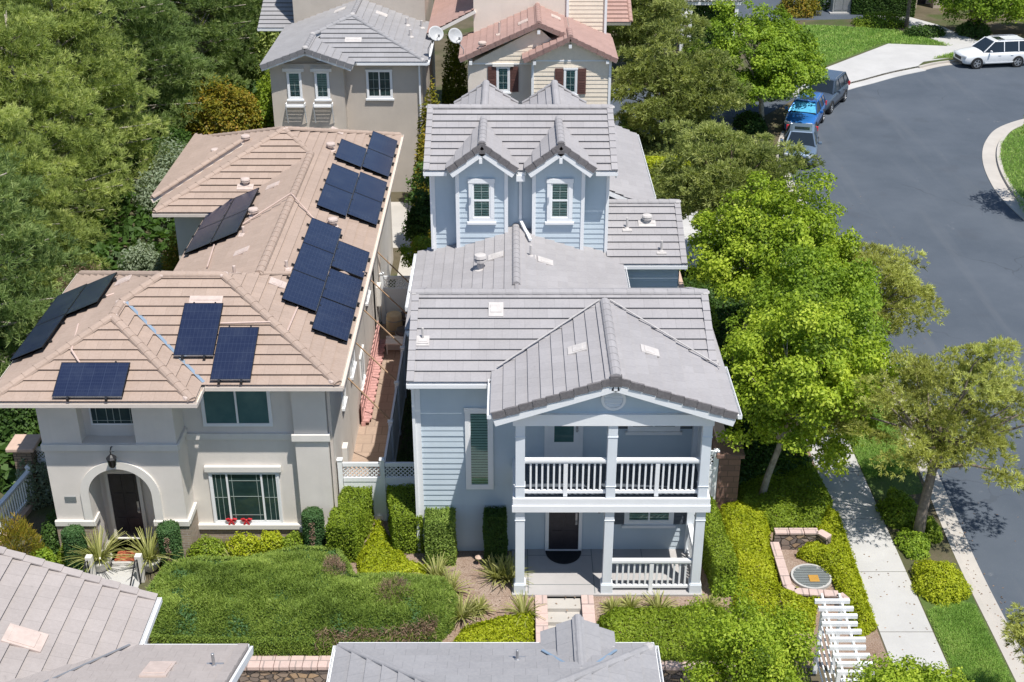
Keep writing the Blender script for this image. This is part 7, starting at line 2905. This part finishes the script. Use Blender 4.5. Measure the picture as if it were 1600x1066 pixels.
shrub('round_shrub', (11.95, 28.75, 0), (.78, 1.0, .62), 'leaf_lime', 'round lime green shrub between the sidewalk and kerb', seed=141, n=6500, leaf=.075)
KG = 'green shrubs around the leaning trunk'
shrub('kerb_shrub', (11.75, 32.2, 0), (.6, .9, .7), 'leaf_box', 'green bushy shrub behind the leaning kerb trunk', seed=142, n=3500, leaf=.1, group=KG)
shrub('kerb_shrub', (11.75, 30.6, 0), (.5, .7, .45), 'leaf_maple', 'lower green shrub around the foot of the leaning trunk', seed=143, n=2500, leaf=.09, group=KG)
shrub('kerb_shrub', (12.4, 31.3, 0), (.35, .6, .5), 'leaf_box', 'green shrub squeezed against the kerb right of the leaning trunk', seed=144, n=1800, leaf=.09, group=KG)
# left lower corner
LG = 'plants at the left edge below the white railing'
shrub('dark_bush', (-13.25, 31.2, 0), (.55, 1.2, .95), 'leaf_dark', 'dark rounded bush along the left wall of the tan house', seed=145, n=4200, leaf=.09, group=LG)
shrub('gold_bush', (-14.1, 29.6, 0), (.75, .8, 1.5), 'leaf_gold', 'yellow and orange feathery bush at the left edge', seed=146, n=3600, leaf=.14, group=LG, needle=True, wid=.03)
shrub('leafy_bush', (-13.35, 29.55, 0), (.42, .42, .7), 'leaf_maple', 'mid green leafy bush right of the feathery yellow one', seed=147, n=2200, leaf=.09, group=LG)
shrub('leafy_bush', (-12.75, 30.0, 0), (.4, .35, .55), 'leaf_box', 'bright small bush at the left corner of the brick base', seed=148, n=1800, leaf=.08, group=LG)
shrub('dark_bush', (-14.6, 33.4, 0), (.9, 1.0, 1.5), 'leaf_silver', 'grey green bush behind the stone pillar at the left edge', seed=149, n=3200, leaf=.12, group=LG)
# right of the blue house
YG = 'plants right of the blue house'
hedge('hedge', (7.5, 60.6, 0), (2.6, .9, 1.5), 0, 'leaf_lime', 'bright yellow green clipped hedge behind the rear wing of the blue house', seed=151, leaf=.13, dens=700, group=YG)
shrub('wall_shrub', (7.35, 44.6, 0), (.7, 1.6, 1.5), 'leaf_box', 'green shrub crowding the block wall in the middle', seed=152, n=4200, leaf=.13, group=YG)
shrub('wall_shrub', (7.3, 38.3, 0), (.6, 1.8, 1.5), 'leaf_lime', 'yellow green shrub leaning on the near part of the block wall', seed=153, n=4200, leaf=.12, group=YG)
shrub('wall_shrub', (6.2, 66, 0), (.8, 2.2, 2.0), 'leaf_dark', 'dark bush at the foot of the cream house side wall', seed=154, n=3200, leaf=.16, group=YG)
# far corner
CG = 'plants at the far street corner'
shrub('gold_bush', (21.8, 98.5, 0), (1.6, 1.6, 1.9), 'leaf_gold', 'golden round bush left of the utility cabinet', seed=161, n=3500, leaf=.2, group=CG)
hedge('hedge', (28.3, 98.6, 0), (4.6, 1.6, 1.5), math.radians(-12), 'leaf_dark', 'dark clipped hedge in front of the beige entry', seed=162, leaf=.16, dens=420, group=CG)
shrub('corner_shrub', (27.2, 94.8, 0), (2.2, 1.2, .9), 'leaf_box', 'green low shrub in front of the dark corner hedge', seed=163, n=3000, leaf=.17, group=CG)
shrub('corner_shrub', (29.6, 91.8, 0), (1.6, .8, .8), 'leaf_dark', 'dark low shrub beside the far path', seed=164, n=2200, leaf=.17, group=CG)
shrub('corner_shrub', (33.2, 92.0, 0), (1.3, 1.0, 1.2), 'leaf_dark', 'dark shrub between the far path and the white car', seed=165, n=2400, leaf=.17, group=CG)
shrub('corner_shrub', (24.4, 100.6, 0), (2.0, 1.0, 1.8), 'leaf_dark', 'dark bush behind the utility cabinet', seed=166, n=2600, leaf=.18, group=CG)
shrub('street_shrub', (15.0, 76.8, 0), (2.2, 1.6, 1.4), 'leaf_dark', 'dark bushes under the leafy tree behind the parked cars', seed=167, n=4200, leaf=.17, group=CG)
shrub('street_shrub', (13.6, 70.4, 0), (.9, 1.6, .9), 'leaf_dark', 'dark low bush on the verge beside the bright blue car', seed=168, n=2600, leaf=.15, group=CG)
shrub('island_shrub', (27.4, 61.8, 0), (.9, 1.1, .8), 'leaf_rust', 'brownish low shrub on the street island at the right edge', seed=169, n=2600, leaf=.13)
bright_tree(170, (25.9, 57.0, 0), 6, (1.5, 1.5, 1.3), 3.2, 'leafy tree on the street island, throwing its shadow over the kerb', 'leaf_maple', 'island_tree', nc=50, nl=200, leaf=.16)

# white flowering vine on an arbour at the top
wa = thing('flower_arbor', (13.2, 88, 0), 'white blossom covered arbor at the top between olive and leafy trees', 'arbor')
mb = MB()
for x in (11.6, 12.1, 15.2):
    mb.box(x - .12, x + .12, 87.2, 87.44, 0, 3.2)
mb.box(11.4, 15.5, 87.1, 87.5, 3.2, 3.4)
mb.build('posts', 'white_trim', wa)
rg = np.random.default_rng(171)
n = 5200
p = np.stack([rg.uniform(11.2, 15.8, n), rg.uniform(87.0, 89.6, n), 3.5 + rg.uniform(0, .35, n)], 1)
mesh_obj('blossom', leaves(rg, p, np.tile([[0, -.4, 1.0]], (n, 1)), .2, .15, .5), 'blossom_white', wa)
p = np.stack([rg.uniform(12.2, 15.2, n), rg.uniform(87.5, 88.0, n), rg.uniform(.6, 3.2, n)], 1)
mesh_obj('vine', leaves(rg, p, np.tile([[0, -1, .4]], (n, 1)), .2, .13, .6), 'leaf_dark', wa)

# ------------------------------------------------------------------ grass clumps and small things
GG = 'yellow striped grass clumps in the mulch'
for i, (px, py, r, h, lab) in enumerate([
        (682, 905, .42, .72, 'grass clump left of the square hedge block'), (704, 925, .4, .66, 'grass clump touching the tip of the juniper'),
        (722, 958, .42, .66, 'grass clump by the front lime ground cover'), (748, 950, .3, .42, 'faint small clump in the middle of the mulch'),
        (776, 905, .38, .7, 'grass clump below the narrow dark hedge'), (795, 908, .36, .78, 'darker grass clump close to the left porch post'),
        (818, 955, .4, .6, 'grass clump beside the left cheek wall of the steps'), (958, 950, .3, .35, 'sparse clump just right of the steps'),
        (1030, 950, .42, .5, 'grass clump below the middle of the porch railing'), (1108, 948, .36, .4, 'grass clump at the right corner of the porch'), (985, 946, .3, .35, 'sparse clump below the porch railing, nearer the steps')]):
    p = gp(px, py)
    grass_clump('grass_clump', (p.x, p.y, float(gz(p.x, p.y))), r, h, 'leaf_flax', 'yellowish ' + lab, 180 + i, 100, GG)


def potted(c, label, seed):
    o = thing('potted_plant', c, label, 'potted plant', 'pots beside the arched entry')
    mb = MB()
    mb.lathe(c, [(.17, 0), (.2, .03), (.3, .2), (.34, .34), (.37, .36), (.37, .4), (.33, .4), (.31, .34)], 20)
    mb.build('pot', 'pot_white', o, smooth=False)
    g = grass_clump('foliage', (c[0], c[1], c[2] + .34), .6, .85, 'leaf_flax', None, seed, 130, parent=o)
    return o


potted((-11.72, 29.5, .03), 'white bowl of spiky grass left of the walk to the arched entry', 191)
potted((-10.3, 29.5, .03), 'white bowl of spiky grass right of the walk to the arched entry', 192)
mb = MB()
for k in range(6):
    mb.box(-11.45, -10.55, 29.86 + k * .08, 29.93 + k * .08, .03, .05)
dm = mb.build('doormat', 'red_mat' if 'red_mat' in M else 'terracotta')
tag(dm, 'striped red and brown doormat in front of the arched entry', 'doormat')
for (x, y, lab) in ((-11.78, 28.45, 'black iron handrail with white post left of the tan front walk'), (-10.42, 28.5, 'black iron handrail with white post right of the tan front walk')):
    o = thing('handrail', (x, y, 0), lab, 'handrail', 'handrails of the tan front walk')
    mb = MB()
    mb.tube([(x, y + .35, .02), (x, y + .33, .85), (x, y + .2, .92), (x + .02, y - .9, .45), (x + .02, y - .95, -.1)], .022, 7)
    mb.build('rail', 'black_metal', o)
    mb = MB()
    mb.box(x - .09, x + .09, y + .4, y + .58, 0, .9)
    mb.build('post', 'trim_cream', o, bevel=.01)
for (x, lab) in ((-8.22, 'left of two red ribbon bows on the sill of the big tan window'), (-7.78, 'right of two red ribbon bows on the sill of the big tan window')):
    o = thing('red_bow', (x, 30.97, .54), lab, 'ribbon bow', 'red bows on the window sill')
    mb = MB()
    mb.lathe((x, 30.96, .68), [(.02, -.03), (.05, 0), (.02, .03)], 8, NY)
    for s in (-1, 1):
        mb.tube([(x, 30.96, .68), (x + s * .08, 30.94, .75), (x + s * .14, 30.96, .72), (x + s * .1, 30.96, .66), (x, 30.96, .68)], [.015, .03, .035, .03, .015], 6)
    mb.build('loops', 'red_bow', o)
    mb = MB()
    for s in (-1, 1):
        mb.beam((x, 30.94, .68), (x + s * .08, 30.93, .545), .05, .012, NY)
    mb.build('tails', 'red_bow', o)

# fallen leaves along the kerb and on the paving
rg = np.random.default_rng(401)
pp = []
for (x0, x1, y0, y1, z, n) in ((12.9, 13.6, 20, 50, -.105, 420), (9.9, 11.2, 20, 45, .02, 160), (-2.4, 5.2, 26.6, 30.2, .02, 260), (7.0, 13, 51, 57, .025, 160), (13.4, 18, 20, 66, -.122, 220)):
    q = np.stack([rg.uniform(x0, x1, n), rg.uniform(y0, y1, n), np.full(n, z)], 1)
    if x0 == 12.9:
        q[:, 0] = 12.95 + rg.uniform(0, 1, n) ** 2 * .7 + np.clip((q[:, 1] - 31) / 20, 0, 1) * 1.0
    if z == .02 and x0 < 0:
        q[:, 2] = gz(q[:, 0], q[:, 1]) + .02
    pp.append(q)
q = np.concatenate(pp)
lo = mesh_obj('leaf_litter', leaves(rg, q, np.tile([[0, 0, 1.0]], (len(q), 1)), .07, .045, .25), 'leaf_dead')
lo['kind'] = 'stuff'
